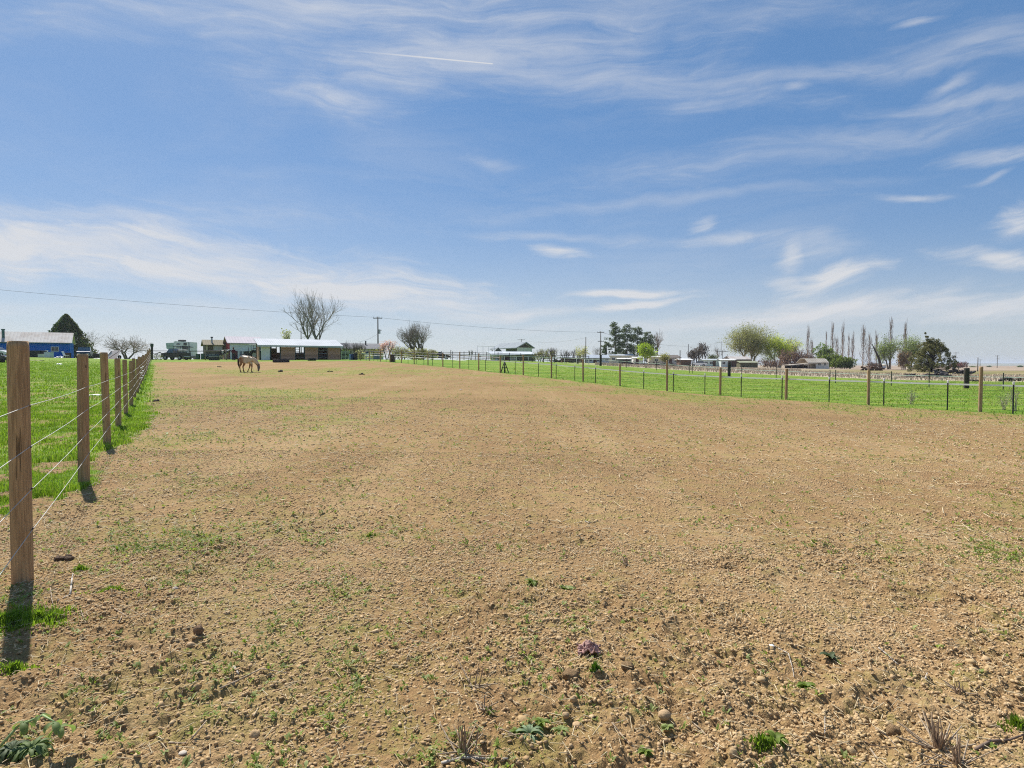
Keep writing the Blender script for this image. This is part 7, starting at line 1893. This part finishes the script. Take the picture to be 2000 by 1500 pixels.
stick('tan rod lying right above the round stone', [(1295, 1252), (1310, 1258), (1330, 1263)], .005)
stick('long thin curved stalk between thistle and round stone', [(1140, 1400), (1165, 1410), (1195, 1416), (1225, 1418)], .0028)
stick('curved dark stalk at lower right of the round stone', [(1342, 1410), (1370, 1430), (1395, 1462), (1405, 1485)], .003)
stick('straw crossing below the thistle on the left', [(975, 1430), (1000, 1443), (1030, 1462)], .0028)
stick('twig lying level left of the thistle foot', [(980, 1442), (1005, 1446), (1035, 1445)], .0035)
stick('diagonal straw below the round stone, left one', [(1195, 1425), (1225, 1452), (1250, 1468)], .0026)
stick('pair of straws meeting below the pink rag', [(1120, 1338), (1135, 1348), (1150, 1357)], .003, branch=[(1155, 1356), (1195, 1338)])
stick('thick brown branch at the bottom right edge', [(1905, 1466), (1935, 1452), (1970, 1445), (2010, 1432)], .0065, M('brown_branch', (.20, .14, .10), (.13, .09, .065), .85, 25))
stick('thick tan stalk running to the bottom edge, left of centre', [(862, 1494), (905, 1490), (950, 1484), (992, 1490)], .006, GSTICK)
stick('second thick stalk crossing the first at the bottom', [(880, 1484), (910, 1486), (940, 1484)], .0055)
stick('bent white straw with a hook right of centre', [(1520, 1270), (1540, 1282), (1548, 1300), (1551, 1318)], .0028, GSTICK)
stick('white split straw pointing right below, right side', [(1716, 1270), (1735, 1282), (1755, 1294)], .0035, GSTICK)
stick('short upright white stub on the right side', [(1808, 1332), (1811, 1312, .01)], .005, GSTICK)
stick('thin white upright straw in the bottom right quarter', [(1611, 1432), (1611, 1412, .02)], .003, GSTICK)
stick('long dark stalk diagonal in the bottom right quarter', [(1665, 1432), (1700, 1448), (1750, 1462)], .0028, OLDWOOD)
stick('straw diagonal left of the stubble clump', [(1700, 1456), (1715, 1480), (1730, 1502)], .0035)
stick('long straw running up to the stubble clump', [(1710, 1420), (1735, 1440), (1750, 1456)], .003)
stick('white stick lying level in the middle distance', [(1185, 969), (1193, 970), (1202, 970)], .006, GSTICK)
stick('curved pale bark strip in the middle foreground', [(1143, 1020), (1150, 1025), (1163, 1022)], .006, GSTICK)
stick('small white flake straw in the left middle soil', [(365, 927), (372, 924), (380, 921)], .006, GSTICK)

# stubble clumps
def stubble(label, px_, py_, n, H, spread_, seed):
    pt_ = ground_near(px_, py_); rg_ = np.random.default_rng(seed); o = thing('corn_stubble', label, 'stubble', pt_, 0, 'stubble clumps')
    up = []; dn = []
    for i in range(n):
        a_ = rg_.uniform(0, 6.28); t_ = rg_.uniform(0, .5) if i < n * .5 else rg_.uniform(.9, 1.5)
        d_ = np.array([math.cos(a_) * math.sin(t_), math.sin(a_) * math.sin(t_), math.cos(t_)]); b0 = np.array([rg_.normal(0, .012), rg_.normal(0, .012), -.01]); L_ = H * rg_.uniform(.4, 1) * (1 if t_ < .6 else 1.4)
        (up if t_ < .6 else dn).append((b0 + (0, 0, .01 if t_ > .6 else 0), b0 + d_ * L_ + (0, 0, .01), .0042 * rg_.uniform(.5, 1.2), .0026 * rg_.uniform(.4, 1)))
    segs_mesh('standing_stalks', up, M('stubble_stalk', (.25, .17, .11), (.40, .30, .19), .85, 25), o, 6)
    segs_mesh('broken_stalks', dn, STICK, o, 5)
    return o
stubble('largest clump of brown broken stubble stalks at the bottom right', 1830, 1462, 34, .15, .05, 1)
stubble('stubble clump beside it at the very bottom edge', 1868, 1492, 18, .12, .05, 2)
stubble('brown stubble clump at the bottom edge left of the thistle', 905, 1478, 24, .10, .05, 3)
stubble('thin pair of upright stalks left above the thistle', 925, 1348, 6, .12, .03, 4)
stubble('short broken stalks just above the bottom stubble left of the thistle', 950, 1392, 10, .06, .04, 5)
stubble('tiny straw star on the far middle soil', 1222, 1103, 14, .05, .03, 6)
stubble('small straw star in the right middle soil', 1873, 1352, 12, .045, .03, 7)
# ------------------------------------------------------------------ air
hz = MB().box((0, 0, 11), (21500, 21500, 52))
hm_ = bpy.data.materials.new('air'); hm_.use_nodes = True; hm_.node_tree.nodes.clear(); hk = NB(hm_.node_tree)
ho = hk.n('ShaderNodeOutputMaterial'); hv = hk.n('ShaderNodeVolumePrincipled')
hv.inputs['Color'].default_value = (.80, .88, 1.0, 1); hv.inputs['Density'].default_value = .00014; hv.inputs['Anisotropy'].default_value = .2
hm_.node_tree.links.new(hv.outputs[0], ho.inputs['Volume'])
o = hz.build('haze', hm_); tag(o, kind='stuff')
